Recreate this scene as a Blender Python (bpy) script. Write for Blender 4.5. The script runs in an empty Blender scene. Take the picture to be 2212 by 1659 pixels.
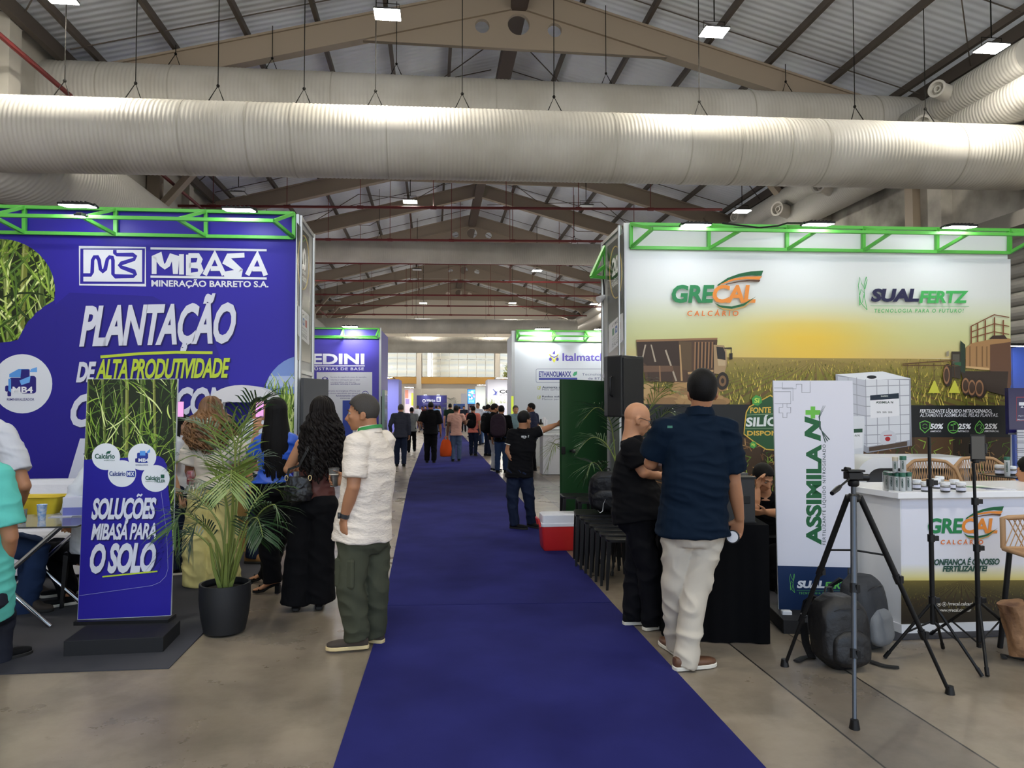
import bpy, bmesh, math, random
import numpy as np
from mathutils import Vector, Matrix, noise
sc = bpy.context.scene
COL = sc.collection
# ---------------------------------------------------------------- camera, world, sun, exposure
W_, H_, F_ = 2212.0, 1659.0, 1534.0
EYE = Vector((0, 0, 1.6))
YAW = math.atan(170.0 / F_)
PIT = math.atan(50.5 / F_)
cd = bpy.data.cameras.new('camera'); cd.sensor_width = 36.0; cd.lens = 36.0 * F_ / W_
cd.clip_start = 0.05; cd.clip_end = 400
cam = bpy.data.objects.new('camera', cd); COL.objects.link(cam)
cam.location = EYE; cam.rotation_euler = (math.pi / 2 + PIT, 0, -YAW)
sc.camera = cam
sc.view_settings.view_transform = 'Standard'; sc.view_settings.look = 'None'
sc.view_settings.exposure = 0.35; sc.view_settings.gamma = 1.0; sc.view_settings.use_curve_mapping = False
wd = bpy.data.worlds.new('daylight'); sc.world = wd; wd.use_nodes = True
_nt = wd.node_tree
_bg = _nt.nodes['Background']; _bg.inputs['Strength'].default_value = 2.0
_tc = _nt.nodes.new('ShaderNodeTexCoord'); _sp = _nt.nodes.new('ShaderNodeSeparateXYZ'); _cr = _nt.nodes.new('ShaderNodeValToRGB')
_nt.links.new(_tc.outputs['Generated'], _sp.inputs[0]); _nt.links.new(_sp.outputs['Z'], _cr.inputs[0]); _nt.links.new(_cr.outputs[0], _bg.inputs[0])
_cr.color_ramp.elements[0].position = 0.0; _cr.color_ramp.elements[0].color = (0.90, 0.88, 0.82, 1)
_cr.color_ramp.elements[1].position = 0.35; _cr.color_ramp.elements[1].color = (0.45, 0.62, 0.88, 1)
_sun = bpy.data.lights.new('sun', 'SUN'); _sun.energy = 2.0; _sun.angle = 0.01; _sun.color = (1.0, 0.86, 0.62)
sun = bpy.data.objects.new('sun', _sun); COL.objects.link(sun); sun.rotation_euler = (math.radians(32), 0, math.radians(-118))
LAMP_E = 260.0      # radiance of the high-bay lamps
FLOOD_E = 27.0    # radiance of the stand floodlights
try:
    sc.cycles.use_denoising = True
    sc.cycles.max_bounces = 6; sc.cycles.diffuse_bounces = 4; sc.cycles.glossy_bounces = 3
    sc.cycles.transmission_bounces = 6; sc.cycles.transparent_max_bounces = 8
    sc.cycles.sample_clamp_indirect = 6.0; sc.cycles.caustics_reflective = False; sc.cycles.caustics_refractive = False
except Exception:
    pass
# ---------------------------------------------------------------- photo point -> place in the hall
_R = Vector((math.cos(YAW), -math.sin(YAW), 0))
_Fw = Vector((math.sin(YAW) * math.cos(PIT), math.cos(YAW) * math.cos(PIT), math.sin(PIT)))
_U = _R.cross(_Fw)
def ray(px, py): return _Fw + _R * ((px - W_ / 2) / F_) - _U * ((py - H_ / 2) / F_)
def at(px, py, d): return EYE + ray(px, py) * d
def ground(px, py, z=0.0):
    r = ray(px, py); return EYE + r * ((z - EYE.z) / r.z)
def onplane(px, py, o, n):
    r = ray(px, py); return EYE + r * ((o - EYE).dot(n) / r.dot(n))
def depth(p): return (p - EYE).dot(_Fw)
V = Vector
R_ = math.radians
# ---------------------------------------------------------------- materials
def lin(c):
    o = []
    for v in c[:3]:
        v = v / 255.0
        o.append(v / 12.92 if v <= 0.04045 else ((v + 0.055) / 1.055) ** 2.4)
    return tuple(o)
_mats = {}
def mat(name, col=(200, 200, 200), rough=0.6, metal=0.0, spec=0.5, bump=None, var=None, trans=0.0, emit=None, wave=None, sheen=0.0):
    """bump=(scale, strength, distance[, stretch]); var=(second colour, scale); wave=(axis, period, strength)"""
    if name in _mats: return _mats[name]
    m = bpy.data.materials.new(name); m.use_nodes = True; nt = m.node_tree; b = nt.nodes['Principled BSDF']
    c = lin(col) + (1,)
    b.inputs['Base Color'].default_value = c; b.inputs['Roughness'].default_value = rough; b.inputs['Metallic'].default_value = metal
    b.inputs['Specular IOR Level'].default_value = spec
    if trans: b.inputs['Transmission Weight'].default_value = trans; b.inputs['IOR'].default_value = 1.45
    if sheen: b.inputs['Sheen Weight'].default_value = sheen
    if emit: b.inputs['Emission Color'].default_value = lin(emit[0]) + (1,); b.inputs['Emission Strength'].default_value = emit[1]
    tc = None
    def coord(stretch=None):
        nonlocal tc
        if tc is None: tc = nt.nodes.new('ShaderNodeTexCoord')
        if stretch is None: return tc.outputs['Object']
        mp = nt.nodes.new('ShaderNodeMapping'); mp.inputs['Scale'].default_value = stretch
        nt.links.new(tc.outputs['Object'], mp.inputs[0]); return mp.outputs[0]
    if var:
        nz = nt.nodes.new('ShaderNodeTexNoise'); nz.inputs['Scale'].default_value = var[1]; nz.inputs['Detail'].default_value = 5
        nt.links.new(coord(var[2] if len(var) > 2 else None), nz.inputs['Vector'])
        rp = nt.nodes.new('ShaderNodeValToRGB'); rp.color_ramp.elements[0].position = 0.36; rp.color_ramp.elements[1].position = 0.66
        rp.color_ramp.elements[0].color = c; rp.color_ramp.elements[1].color = lin(var[0]) + (1,)
        nt.links.new(nz.outputs[0], rp.inputs[0]); nt.links.new(rp.outputs[0], b.inputs['Base Color'])
    last = None
    if bump:
        nz = nt.nodes.new('ShaderNodeTexNoise'); nz.inputs['Scale'].default_value = bump[0]; nz.inputs['Detail'].default_value = 4
        nt.links.new(coord(bump[3] if len(bump) > 3 else None), nz.inputs['Vector'])
        bp = nt.nodes.new('ShaderNodeBump'); bp.inputs['Strength'].default_value = bump[1]; bp.inputs['Distance'].default_value = bump[2]
        nt.links.new(nz.outputs[0], bp.inputs['Height']); last = bp
    if wave:
        wv = nt.nodes.new('ShaderNodeTexWave'); wv.wave_type = 'BANDS'; wv.bands_direction = wave[0]; wv.wave_profile = 'SIN'
        wv.inputs['Scale'].default_value = math.pi / 10.0 / wave[1]; wv.inputs['Distortion'].default_value = 0
        nt.links.new(coord(), wv.inputs['Vector'])
        bp = nt.nodes.new('ShaderNodeBump'); bp.inputs['Strength'].default_value = wave[2]; bp.inputs['Distance'].default_value = wave[1] * 0.25
        nt.links.new(wv.outputs['Fac'], bp.inputs['Height'])
        if last: nt.links.new(last.outputs[0], bp.inputs['Normal'])
        last = bp
    if last: nt.links.new(last.outputs[0], b.inputs['Normal'])
    _mats[name] = m; return m
def print_mat(name, rough=0.42):
    if name in _mats: return _mats[name]
    m = bpy.data.materials.new(name); m.use_nodes = True; nt = m.node_tree; b = nt.nodes['Principled BSDF']
    a = nt.nodes.new('ShaderNodeVertexColor'); a.layer_name = 'Ink'
    nt.links.new(a.outputs[0], b.inputs['Base Color']); b.inputs['Roughness'].default_value = rough; b.inputs['Specular IOR Level'].default_value = 0.3
    _mats[name] = m; return m
# ---------------------------------------------------------------- things, parts, meshes
_off = {}
def tag(o, label, cat, group=None):
    o['label'] = label; o['category'] = cat
    if group: o['group'] = group
    return o
def thing(name, label, cat, loc, group=None):
    o = bpy.data.objects.new(name, None); COL.objects.link(o); o.location = loc; o.empty_display_size = 0.1
    _off[o.name] = Vector(loc)
    return tag(o, label, cat, group)
def link(name, me, parent=None):
    o = bpy.data.objects.new(name, me); COL.objects.link(o)
    if parent is not None:
        o.parent = parent; _off[o.name] = _off[parent.name]
    else: _off[o.name] = Vector((0, 0, 0))
    return o
def structure(o): o['kind'] = 'structure'; return o
def stuff(o): o['kind'] = 'stuff'; return o
def perp(d):
    d = d.normalized(); a = Vector((0, 0, 1)) if abs(d.z) < 0.95 else Vector((0, 1, 0))
    x = d.cross(a).normalized(); return x, x.cross(d).normalized()
class MB:
    def __init__(s): s.v = []; s.f = []; s.m = []; s.k = 0
    def mat(s, k): s.k = k; return s
    def add(s, vs, fs):
        n = len(s.v); s.v += [Vector(p) for p in vs]
        for f in fs: s.f.append([n + i for i in f]); s.m.append(s.k)
        return s
    def hexa(s, p):  # 8 points: bottom 4 ccw, top 4
        return s.add(p, [(0, 3, 2, 1), (4, 5, 6, 7), (0, 1, 5, 4), (1, 2, 6, 5), (2, 3, 7, 6), (3, 0, 4, 7)])
    def box(s, c, size, rot=None, ax=None):
        """rot = turn about z, or ax = (x,y,z) axes"""
        c = Vector(c); hx, hy, hz = size[0] / 2, size[1] / 2, size[2] / 2
        if ax is None:
            r = rot or 0.0; ax = (Vector((math.cos(r), math.sin(r), 0)), Vector((-math.sin(r), math.cos(r), 0)), Vector((0, 0, 1)))
        q = [(-1, -1, -1), (1, -1, -1), (1, 1, -1), (-1, 1, -1), (-1, -1, 1), (1, -1, 1), (1, 1, 1), (-1, 1, 1)]
        return s.hexa([c + ax[0] * a * hx + ax[1] * b * hy + ax[2] * d * hz for a, b, d in q])
    def bar(s, a, b, w, h=None, up=None):
        a, b = Vector(a), Vector(b); h = h or w; d = (b - a)
        if up is None: x, y = perp(d)
        else: x = d.normalized().cross(Vector(up)).normalized(); y = x.cross(d.normalized())
        x = x * w / 2; y = y * h / 2
        return s.hexa([a - x - y, a + x - y, a + x + y, a - x + y, b - x - y, b + x - y, b + x + y, b - x + y])
    def loft(s, rings, cap=True, closed=False):
        n = len(rings[0]); k = len(s.v); s.v += [Vector(p) for r in rings for p in r]
        R = len(rings)
        for i in range(R if closed else R - 1):
            for j in range(n):
                a = k + i * n + j; b = k + i * n + (j + 1) % n; c = k + ((i + 1) % R) * n + (j + 1) % n; d = k + ((i + 1) % R) * n + j
                s.f.append([a, b, c, d]); s.m.append(s.k)
        if cap and not closed:
            s.f.append([k + j for j in reversed(range(n))]); s.m.append(s.k)
            s.f.append([k + (R - 1) * n + j for j in range(n)]); s.m.append(s.k)
        return s
    def cyl(s, a, b, r0, r1=None, n=16, cap=True):
        a, b = Vector(a), Vector(b); r1 = r0 if r1 is None else r1; x, y = perp(b - a)
        return s.loft([[p + (x * math.cos(2 * math.pi * j / n) + y * math.sin(2 * math.pi * j / n)) * r for j in range(n)] for p, r in ((a, r0), (b, r1))], cap)
    def tube(s, pts, r, n=8, cap=True, flat=None):
        pts = [Vector(p) for p in pts]; rs = r if isinstance(r, (list, tuple)) else [r] * len(pts); rings = []; px = None
        for i, p in enumerate(pts):
            d = (pts[min(i + 1, len(pts) - 1)] - pts[max(i - 1, 0)])
            if d.length < 1e-9: d = Vector((0, 0, 1))
            d.normalize()
            if px is None: x, y = perp(d)
            else:
                x = (px - d * px.dot(d)); x = x.normalized() if x.length > 1e-6 else perp(d)[0]; y = x.cross(d)
            px = x; e = flat or (1, 1)
            rings.append([p + (x * math.cos(2 * math.pi * j / n) * e[0] + y * math.sin(2 * math.pi * j / n) * e[1]) * rs[i] for j in range(n)])
        return s.loft(rings, cap)
    def ball(s, c, r, ax=None, n=16, m=10, lo=0.0, hi=1.0):
        c = Vector(c); r = (r, r, r) if isinstance(r, (int, float)) else r
        ax = ax or (Vector((1, 0, 0)), Vector((0, 1, 0)), Vector((0, 0, 1))); rings = []
        for i in range(m + 1):
            t = math.pi * (lo + (hi - lo) * i / m); t = min(max(t, 0.02), math.pi - 0.02)
            z = -math.cos(t) * r[2]; q = math.sin(t)
            rings.append([c + ax[0] * (q * r[0] * math.cos(2 * math.pi * j / n)) + ax[1] * (q * r[1] * math.sin(2 * math.pi * j / n)) + ax[2] * z for j in range(n)])
        return s.loft(rings)
    def lathe(s, base, prof, n=24, cap=True):
        b = Vector(base)
        return s.loft([[b + Vector((r * math.cos(2 * math.pi * j / n), r * math.sin(2 * math.pi * j / n), z)) for j in range(n)] for r, z in prof], cap)
    def prism(s, pts, d):
        pts = [Vector(p) for p in pts]; d = Vector(d); n = len(pts); k = len(s.v); s.v += pts + [p + d for p in pts]
        s.f.append([k + j for j in reversed(range(n))]); s.f.append([k + n + j for j in range(n)]); s.m += [s.k, s.k]
        for j in range(n): s.f.append([k + j, k + (j + 1) % n, k + n + (j + 1) % n, k + n + j]); s.m.append(s.k)
        return s
    def quad(s, a, b, c, d): return s.add([a, b, c, d], [(0, 1, 2, 3)])
    def mesh(s, name, mats, off=Vector((0, 0, 0)), smooth=None, merge=False):
        me = bpy.data.meshes.new(name); me.from_pydata([tuple(p - off) for p in s.v], [], s.f)
        for m in (mats if isinstance(mats, (list, tuple)) else [mats]): me.materials.append(m)
        me.polygons.foreach_set('material_index', s.m)
        bm = bmesh.new(); bm.from_mesh(me); bmesh.ops.recalc_face_normals(bm, faces=bm.faces)
        if merge: bmesh.ops.remove_doubles(bm, verts=bm.verts, dist=1e-5)
        bm.to_mesh(me); bm.free()
        if smooth is not None:
            me.shade_smooth()
            try: me.set_sharp_from_angle(angle=math.radians(smooth))
            except Exception: pass
        me.update(); return me
    def obj(s, name, mats, parent=None, smooth=None, bevel=None, merge=False):
        off = _off[parent.name] if parent is not None else Vector((0, 0, 0))
        o = link(name, s.mesh(name, mats, off, smooth, merge), parent)
        if bevel:
            md = o.modifiers.new('soft_edges', 'BEVEL'); md.width = bevel; md.segments = 2; md.limit_method = 'ANGLE'; md.angle_limit = math.radians(50)
        return o
def solo(o, loc):
    """a one-mesh thing gets its origin at its base"""
    loc = Vector(loc); o.data.transform(Matrix.Translation(-loc)); o.location = loc; _off[o.name] = loc; return o
def dup(root, loc, rot=None, label=None, scale=None):
    r = root.copy(); COL.objects.link(r); r.location = loc; _off[r.name] = Vector(loc)
    if rot is not None: r.rotation_euler = (0, 0, rot)
    if scale: r.scale = scale
    if label: r['label'] = label
    for ch in list(root.children):
        c = ch.copy(); COL.objects.link(c); c.parent = r
        for g in list(ch.children):
            d = g.copy(); COL.objects.link(d); d.parent = c
    return r
# ---------------------------------------------------------------- printed artwork and lettering
_glyph = {}
def glyphs(txt, bold=0.0, shear=0.0, space=1.0):
    key = (txt, bold, shear, space)
    if key in _glyph: return _glyph[key]
    cu = bpy.data.curves.new('lettering', 'FONT'); cu.body = txt; cu.offset = bold; cu.shear = shear; cu.space_character = space; cu.resolution_u = 3
    o = bpy.data.objects.new('lettering', cu); COL.objects.link(o)
    dg = bpy.context.evaluated_depsgraph_get(); dg.update(); me = bpy.data.meshes.new_from_object(o.evaluated_get(dg))
    vs = [(v.co.x, v.co.y) for v in me.vertices]; fs = [list(p.vertices) for p in me.polygons]
    bpy.data.objects.remove(o); bpy.data.curves.remove(cu); bpy.data.meshes.remove(me)
    if vs:
        x0 = min(v[0] for v in vs); x1 = max(v[0] for v in vs); y0 = min(v[1] for v in vs); y1 = max(v[1] for v in vs)
        vs = [((x - x0) / max(x1 - x0, 1e-6), (y - y0) / max(y1 - y0, 1e-6)) for x, y in vs]
    _glyph[key] = (vs, fs); return vs, fs
def clip_poly(p, clip):
    out = list(p); n = len(clip)
    ar = sum(clip[i][0] * clip[(i + 1) % n][1] - clip[(i + 1) % n][0] * clip[i][1] for i in range(n)); sg = 1 if ar > 0 else -1
    for i in range(n):
        a, b = clip[i], clip[(i + 1) % n]
        def side(q): return sg * ((b[0] - a[0]) * (q[1] - a[1]) - (b[1] - a[1]) * (q[0] - a[0]))
        src, out = out, []
        for j in range(len(src)):
            c, d = src[j], src[(j + 1) % len(src)]; sc_, sd = side(c), side(d)
            if sc_ >= 0: out.append(c)
            if (sc_ >= 0) != (sd >= 0):
                t = sc_ / (sc_ - sd); out.append((c[0] + (d[0] - c[0]) * t, c[1] + (d[1] - c[1]) * t))
        if len(out) < 3: return []
    return out
def ell(cx, cy, rx, ry, n=36, a0=0, a1=360):
    return [(cx + rx * math.cos(math.radians(a0 + (a1 - a0) * i / n)), cy + ry * math.sin(math.radians(a0 + (a1 - a0) * i / n))) for i in range(n + (0 if a1 - a0 == 360 else 1))]
def rrect(x0, y0, x1, y1, r, n=5):
    p = []
    for cx, cy, a in ((x1 - r, y1 - r, 0), (x0 + r, y1 - r, 90), (x0 + r, y0 + r, 180), (x1 - r, y0 + r, 270)):
        p += [(cx + r * math.cos(math.radians(a + 90 * i / n)), cy + r * math.sin(math.radians(a + 90 * i / n))) for i in range(n + 1)]
    return p
class Art:
    """flat print on a board: pts are picked on the board's own plane, each layer a fraction of a millimetre above the last"""
    def __init__(s, o, n, f=None):
        s.o = Vector(o); s.n = Vector(n).normalized(); s.v = []; s.f = []; s.c = []; s.z = 0.001; s.pt = f
    def up(s, dz=0.0003): s.z += dz; return s
    def w(s, p):
        if s.pt: return s.pt(p) + s.n * s.z
        return onplane(p[0], p[1], s.o + s.n * s.z, s.n)
    def poly(s, pts, col, clip=None, step=0.000008):
        if clip: pts = clip_poly(pts, clip)
        if len(pts) < 3: return s
        k = len(s.v); s.v += [s.w(p) for p in pts]; s.f.append(list(range(k, k + len(pts))))
        if isinstance(col, list): s.c.append([lin(c) for c in col])
        else: s.c.append([lin(col)] * len(pts))
        s.z += step; return s
    def box(s, x0, y0, x1, y1, col): return s.poly([(x0, y0), (x1, y0), (x1, y1), (x0, y1)], col)
    def grad(s, x0, y0, x1, y1, stops, clip=None):
        """stops = [(t, colour)] from y0 to y1"""
        for (t0, c0), (t1, c1) in zip(stops[:-1], stops[1:]):
            a, b = y0 + (y1 - y0) * t0, y0 + (y1 - y0) * t1
            s.poly([(x0, a), (x1, a), (x1, b), (x0, b)], [c0, c0, c1, c1], step=0.0)
        s.z += 0.0002; return s
    def stroke(s, pts, w, col, closed=False, clip=None):
        ws = w if isinstance(w, (list, tuple)) else [w] * len(pts); n = len(pts); q = []
        for i, p in enumerate(pts):
            a = pts[(i - 1) % n] if (closed or i > 0) else p; b = pts[(i + 1) % n] if (closed or i < n - 1) else p
            dx, dy = b[0] - a[0], b[1] - a[1]; l = math.hypot(dx, dy) or 1; nx, ny = -dy / l, dx / l
            m = 1.0
            if 0 < i < n - 1 or closed:
                ux, uy = p[0] - a[0], p[1] - a[1]; ul = math.hypot(ux, uy) or 1; cs = abs((-uy / ul) * nx + (ux / ul) * ny); m = 1 / max(cs, 0.5)
            q.append(((p[0] + nx * ws[i] / 2 * m, p[1] + ny * ws[i] / 2 * m), (p[0] - nx * ws[i] / 2 * m, p[1] - ny * ws[i] / 2 * m)))
        for i in range(n if closed else n - 1):
            a, b = q[i], q[(i + 1) % n]; s.poly([a[0], b[0], b[1], a[1]], col, clip, step=0.0)
        s.z += 0.000006; return s
    def text(s, txt, x0, y0, x1, y1, col, bold=0.0, shear=0.0, space=1.0, slope=0.0, rot=False):
        """letters fill the box (x0,y0)-(x1,y1); slope lifts the right end; rot reads bottom to top"""
        vs, fs = glyphs(txt, bold, shear, space); k = len(s.v)
        for u, t in vs:
            if rot: p = (x0 + (x1 - x0) * (1 - t), y1 + (y0 - y1) * u)
            else: p = (x0 + (x1 - x0) * u, y1 + (y0 - y1) * t + slope * u * (x1 - x0))
            s.v.append(s.w(p))
        c = lin(col)
        for f in fs: s.f.append([k + i for i in f]); s.c.append([c] * len(f))
        s.z += 0.0001; return s
    def obj(s, name, parent, rough=0.42):
        me = bpy.data.meshes.new(name); off = _off[parent.name]
        me.from_pydata([tuple(p - off) for p in s.v], [], s.f); me.materials.append(print_mat('ink_%02d' % int(rough * 100), rough))
        at_ = me.color_attributes.new('Ink', 'FLOAT_COLOR', 'CORNER'); buf = []
        for c in s.c:
            for q in c: buf += [q[0], q[1], q[2], 1.0]
        at_.data.foreach_set('color', buf); me.update()
        return link(name, me, parent)
# ================================================================ the hall itself
XL, XR, XM, ZE, ZR, YN, YF = -8.25, 12.0, 1.97, 9.2, 11.85, -7.0, 60.0
SL = (ZR - ZE) / (XR - XM)
# ---- floor: worn polished concrete with cut joints and a darker strip
def concrete():
    m = bpy.data.materials.new('polished_concrete'); m.use_nodes = True; nt = m.node_tree; b = nt.nodes['Principled BSDF']; N = nt.nodes.new; L = nt.links.new
    tc = N('ShaderNodeTexCoord'); sp = N('ShaderNodeSeparateXYZ'); L(tc.outputs['Object'], sp.inputs[0])
    def noise(scale, det, lo, hi, c0, c1):
        n = N('ShaderNodeTexNoise'); n.inputs['Scale'].default_value = scale; n.inputs['Detail'].default_value = det; n.inputs['Roughness'].default_value = 0.65
        L(tc.outputs['Object'], n.inputs['Vector']); r = N('ShaderNodeValToRGB'); r.color_ramp.elements[0].position = lo; r.color_ramp.elements[1].position = hi
        r.color_ramp.elements[0].color = c0; r.color_ramp.elements[1].color = c1; L(n.outputs[0], r.inputs[0]); return r.outputs[0]
    def mul(a, c, f=1.0):
        x = N('ShaderNodeMix'); x.data_type = 'RGBA'; x.blend_type = 'MULTIPLY'; x.inputs[0].default_value = f; L(a, x.inputs[6]); L(c, x.inputs[7]); return x.outputs[2]
    g = lambda v: (v, v, v, 1)
    base = noise(0.55, 8, 0.33, 0.68, lin((116, 104, 90)) + (1,), lin((154, 141, 123)) + (1,))
    base = mul(base, noise(2.3, 10, 0.36, 0.55, g(0.62), g(1)), 0.8)
    base = mul(base, noise(9, 6, 0.24, 0.36, g(0.5), g(1)), 0.7)
    def math_(op, a, v=None, w=None):
        x = N('ShaderNodeMath'); x.operation = op
        if isinstance(a, float): x.inputs[0].default_value = a
        else: L(a, x.inputs[0])
        if v is not None:
            if isinstance(v, float): x.inputs[1].default_value = v
            else: L(v, x.inputs[1])
        if w is not None: x.inputs[2].default_value = w
        return x.outputs[0]
    X, Y = sp.outputs['X'], sp.outputs['Y']
    j = None
    for ax, c in ((X, 2.0), (X, 2.5), (X, -3.7), (Y, 8.1), (Y, 11.2), (Y, 16.0), (Y, 21.0), (Y, 26.0), (X, 5.4)):
        k = math_('LESS_THAN', math_('ABSOLUTE', math_('SUBTRACT', ax, c)), 0.006); j = k if j is None else math_('MAXIMUM', j, k)
    band = math_('LESS_THAN', math_('ABSOLUTE', math_('SUBTRACT', X, 2.25)), 0.25)
    x = N('ShaderNodeMix'); x.data_type = 'RGBA'; L(math_('MULTIPLY', band, 0.42), x.inputs[0]); L(base, x.inputs[6]); x.inputs[7].default_value = lin((70, 64, 60)) + (1,)
    y = N('ShaderNodeMix'); y.data_type = 'RGBA'; L(j, y.inputs[0]); L(x.outputs[2], y.inputs[6]); y.inputs[7].default_value = lin((35, 31, 28)) + (1,)
    L(y.outputs[2], b.inputs['Base Color'])
    r = noise(1.4, 8, 0.3, 0.7, g(0.20), g(0.48)); L(r, b.inputs['Roughness'])
    return m
fl = MB(); fl.box((2, 26, -0.1), (24, 70, 0.2)); structure(fl.obj('floor', concrete()))
# ---- walls
m_wall = mat('white_plaster', (205, 201, 192), 0.85, var=((188, 183, 172), 0.8))
m_beige = mat('beige_painted_steel', (158, 144, 128), 0.6)
m_ochre = mat('ochre_paint', (206, 158, 84), 0.7)
w = MB(); w.box((XL - 0.15, 6, 4.6), (0.3, 26, 9.2)); w.box((XL - 0.15, 22.5, 6.6), (0.3, 7, 5.2)); w.box((XL - 0.15, 43, 8.3), (0.3, 34, 1.8)); w.box((XL - 0.15, 26, 0.35), (0.3, 68, 0.7))
for y in range(8, 60, 5): w.box((XL + 0.12, y + 1.4, 4.55), (0.25, 0.4, 9.1))
structure(w.obj('wall_left', m_wall))
lo = MB()
for y in range(14, 58, 5):
    for k in range(7): lo.box((XL + 0.06, y + 3.9, 6.2 + 0.25 * k), (0.08, 4.2, 0.17), ax=(Vector((0.8, 0, 0.6)), Vector((0, 1, 0)), Vector((-0.6, 0, 0.8))))
structure(lo.obj('trim_left', mat('grey_louvre', (108, 110, 112), 0.6)))
m_peel = mat('peeling_plaster', (188, 184, 176), 0.9, var=((116, 112, 106), 0.9))
w = MB(); w.box((XR + 0.15, 26, 7.0), (0.3, 68, 3.9)); w.box((XR + 0.15, 26, 0.25), (0.3, 68, 0.5))
for y in range(4, 60, 5): w.box((XR - 0.1, y + 1.4, 4.5), (0.35, 0.45, 9.0))
structure(w.obj('wall_right', m_peel))
w = MB()
for k in range(10): w.ball((XR + 0.12, 8, 2.4 + 0.29 * k), (0.16, 15, 0.17), n=10, m=8)
for y in range(6, 23, 3): w.box((XR - 0.08, y, 3.7), (0.06, 0.07, 3.0))
structure(w.obj('wall_right_louvres', mat('grey_shutter_slats', (150, 148, 142), 0.5)))
be = MB(); be.box((XR - 0.35, 26, 5.35), (0.3, 66, 0.3)); be.box((XR - 0.15, 26, 2.1), (0.3, 66, 0.35))
structure(be.obj('trim_right', mat('grey_concrete_beam', (128, 124, 118), 0.8)))
# far wall with the window band
WX = [(-4.6, -1.42), (-0.95, 5.15), (5.6, 7.2)]; WZ0, WZ1 = 4.15, 6.35
w = MB(); t = 0.3
w.box((1.9, YF + t / 2, WZ0 / 2), (20.6, t, WZ0)); w.box((1.9, YF + t / 2, (WZ1 + ZR) / 2), (20.6, t, ZR - WZ1))
xs = [XL] + [v for p in WX for v in p] + [XR]
for a, b in zip(xs[0::2], xs[1::2]): w.box(((a + b) / 2, YF + t / 2, (WZ0 + WZ1) / 2), (b - a, t, WZ1 - WZ0))
for x in (-1.2, 5.38): w.box((x, YF - 0.12, 4.5), (0.4, 0.25, 9))
structure(w.obj('wall_far', mat('cream_wall', (222, 214, 202), 0.85)))
w = MB(); w.box((1.9, YF - 0.1, 3.85), (20.2, 0.25, 0.55)); structure(w.obj('trim_1', m_ochre))
w = MB(); w.box((1.9, YF - 0.1, 6.55), (20.2, 0.25, 0.28)); structure(w.obj('trim_2', m_ochre))
m_glass = mat('window_glass', (236, 240, 242), 0.03, trans=1.0)
for i, (a, b) in enumerate(WX):
    fr = MB()
    for z in (WZ0, WZ1): fr.box(((a + b) / 2, YF + 0.05, z), (b - a, 0.1, 0.08))
    n = max(2, round((b - a) / 0.77))
    for k in range(n + 1): fr.box((a + (b - a) * k / n, YF + 0.05, (WZ0 + WZ1) / 2), (0.07 if k in (0, n) else 0.04, 0.1, WZ1 - WZ0))
    fr.box(((a + b) / 2, YF + 0.05, WZ0 + 1.5), (b - a, 0.08, 0.035))
    o = structure(fr.obj('window_%d' % (i + 1), mat('white_window_frame', (225, 222, 214), 0.5)))
    g = MB(); g.box(((a + b) / 2, YF + 0.12, (WZ0 + WZ1) / 2), (b - a, 0.01, WZ1 - WZ0)); structure(g.obj('glass', m_glass, o))
# what shows through the windows: storage silos and a tree
for x, y, r, lab in ((-3.2, 74, 2.6, 'pale round storage silo outside the far window beside the palm'), (4.2, 77, 4.3, 'wide pale storage silo outside the middle far window')):
    s = MB(); s.lathe((x, y, -0.5), [(r, 0), (r, 12), (r * 0.6, 13.2), (0.1, 13.8)], 40)
    tag(solo(s.obj('storage_silo', mat('ribbed_silo_steel', (214, 204, 184), 0.45, wave=('Z', 0.55, 0.5)), smooth=40), (x, y, -0.5)), lab, 'silo')
def leafball(mb, c, r, n, rnd):
    for _ in range(n):
        d = V((rnd.gauss(0, 1), rnd.gauss(0, 1), rnd.gauss(0, 1))).normalized() * r * rnd.random() ** 0.4
        p = V(c) + d; a = V((rnd.uniform(-1, 1), rnd.uniform(-1, 1), rnd.uniform(-1, 1))).normalized() * 0.16; b = perp(a)[0] * 0.09
        mb.quad(p - a, p - b, p + a, p + b)
rnd = random.Random(5)
tr = thing('tree', 'leafy green tree outside the rightmost far window', 'tree', (8.2, 69, 0))
t = MB(); t.tube([(8.2, 69, 0), (8.1, 69, 3), (8.3, 69, 5.5)], [0.22, 0.18, 0.1]); t.obj('trunk', mat('tree_bark', (92, 74, 58), 0.9), tr)
t = MB()
for c in ((8.0, 69, 5.2, 1.2), (8.8, 69.2, 4.6, 1.1), (7.5, 69, 4.4, 0.9), (8.5, 69, 6.2, 0.9)): leafball(t, c[:3], c[3], 500, rnd)
t.obj('foliage', mat('tree_leaf', (150, 150, 70), 0.6), tr)
# ---- roof
m_roof = mat('galvanised_roof_sheet', (240, 246, 255), 0.5, 0.0, var=((222, 228, 240), 0.35, (1, 0.3, 1)), wave=('Y', 0.2, 0.35))
r = MB()
r.add([(XL - 0.3, YN, ZE), (XL - 0.3, YF, ZE), (XM, YF, ZR + 0.02), (XM, YN, ZR + 0.02)], [(0, 1, 2, 3)])
r.add([(XR + 0.3, YN, ZE), (XR + 0.3, YF, ZE), (XM, YF, ZR + 0.02), (XM, YN, ZR + 0.02)], [(0, 1, 2, 3)])
structure(r.obj('ceiling', m_roof))
def roofz(x): return ZR - SL * abs(x - XM)
m_pur = mat('brown_grey_steel', (84, 76, 70), 0.6)
p = MB()
for k in range(-6, 7):
    x = XM + 1.55 * k
    if k: p.bar((x, YN, roofz(x) - 0.13), (x, YF, roofz(x) - 0.13), 0.09, 0.16, up=(0, 0, 1))
for x in (XL + 0.35, XR - 0.35): p.bar((x, YN, ZE - 0.1), (x, YF, ZE - 0.1), 0.14, 0.3, up=(0, 0, 1))
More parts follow.
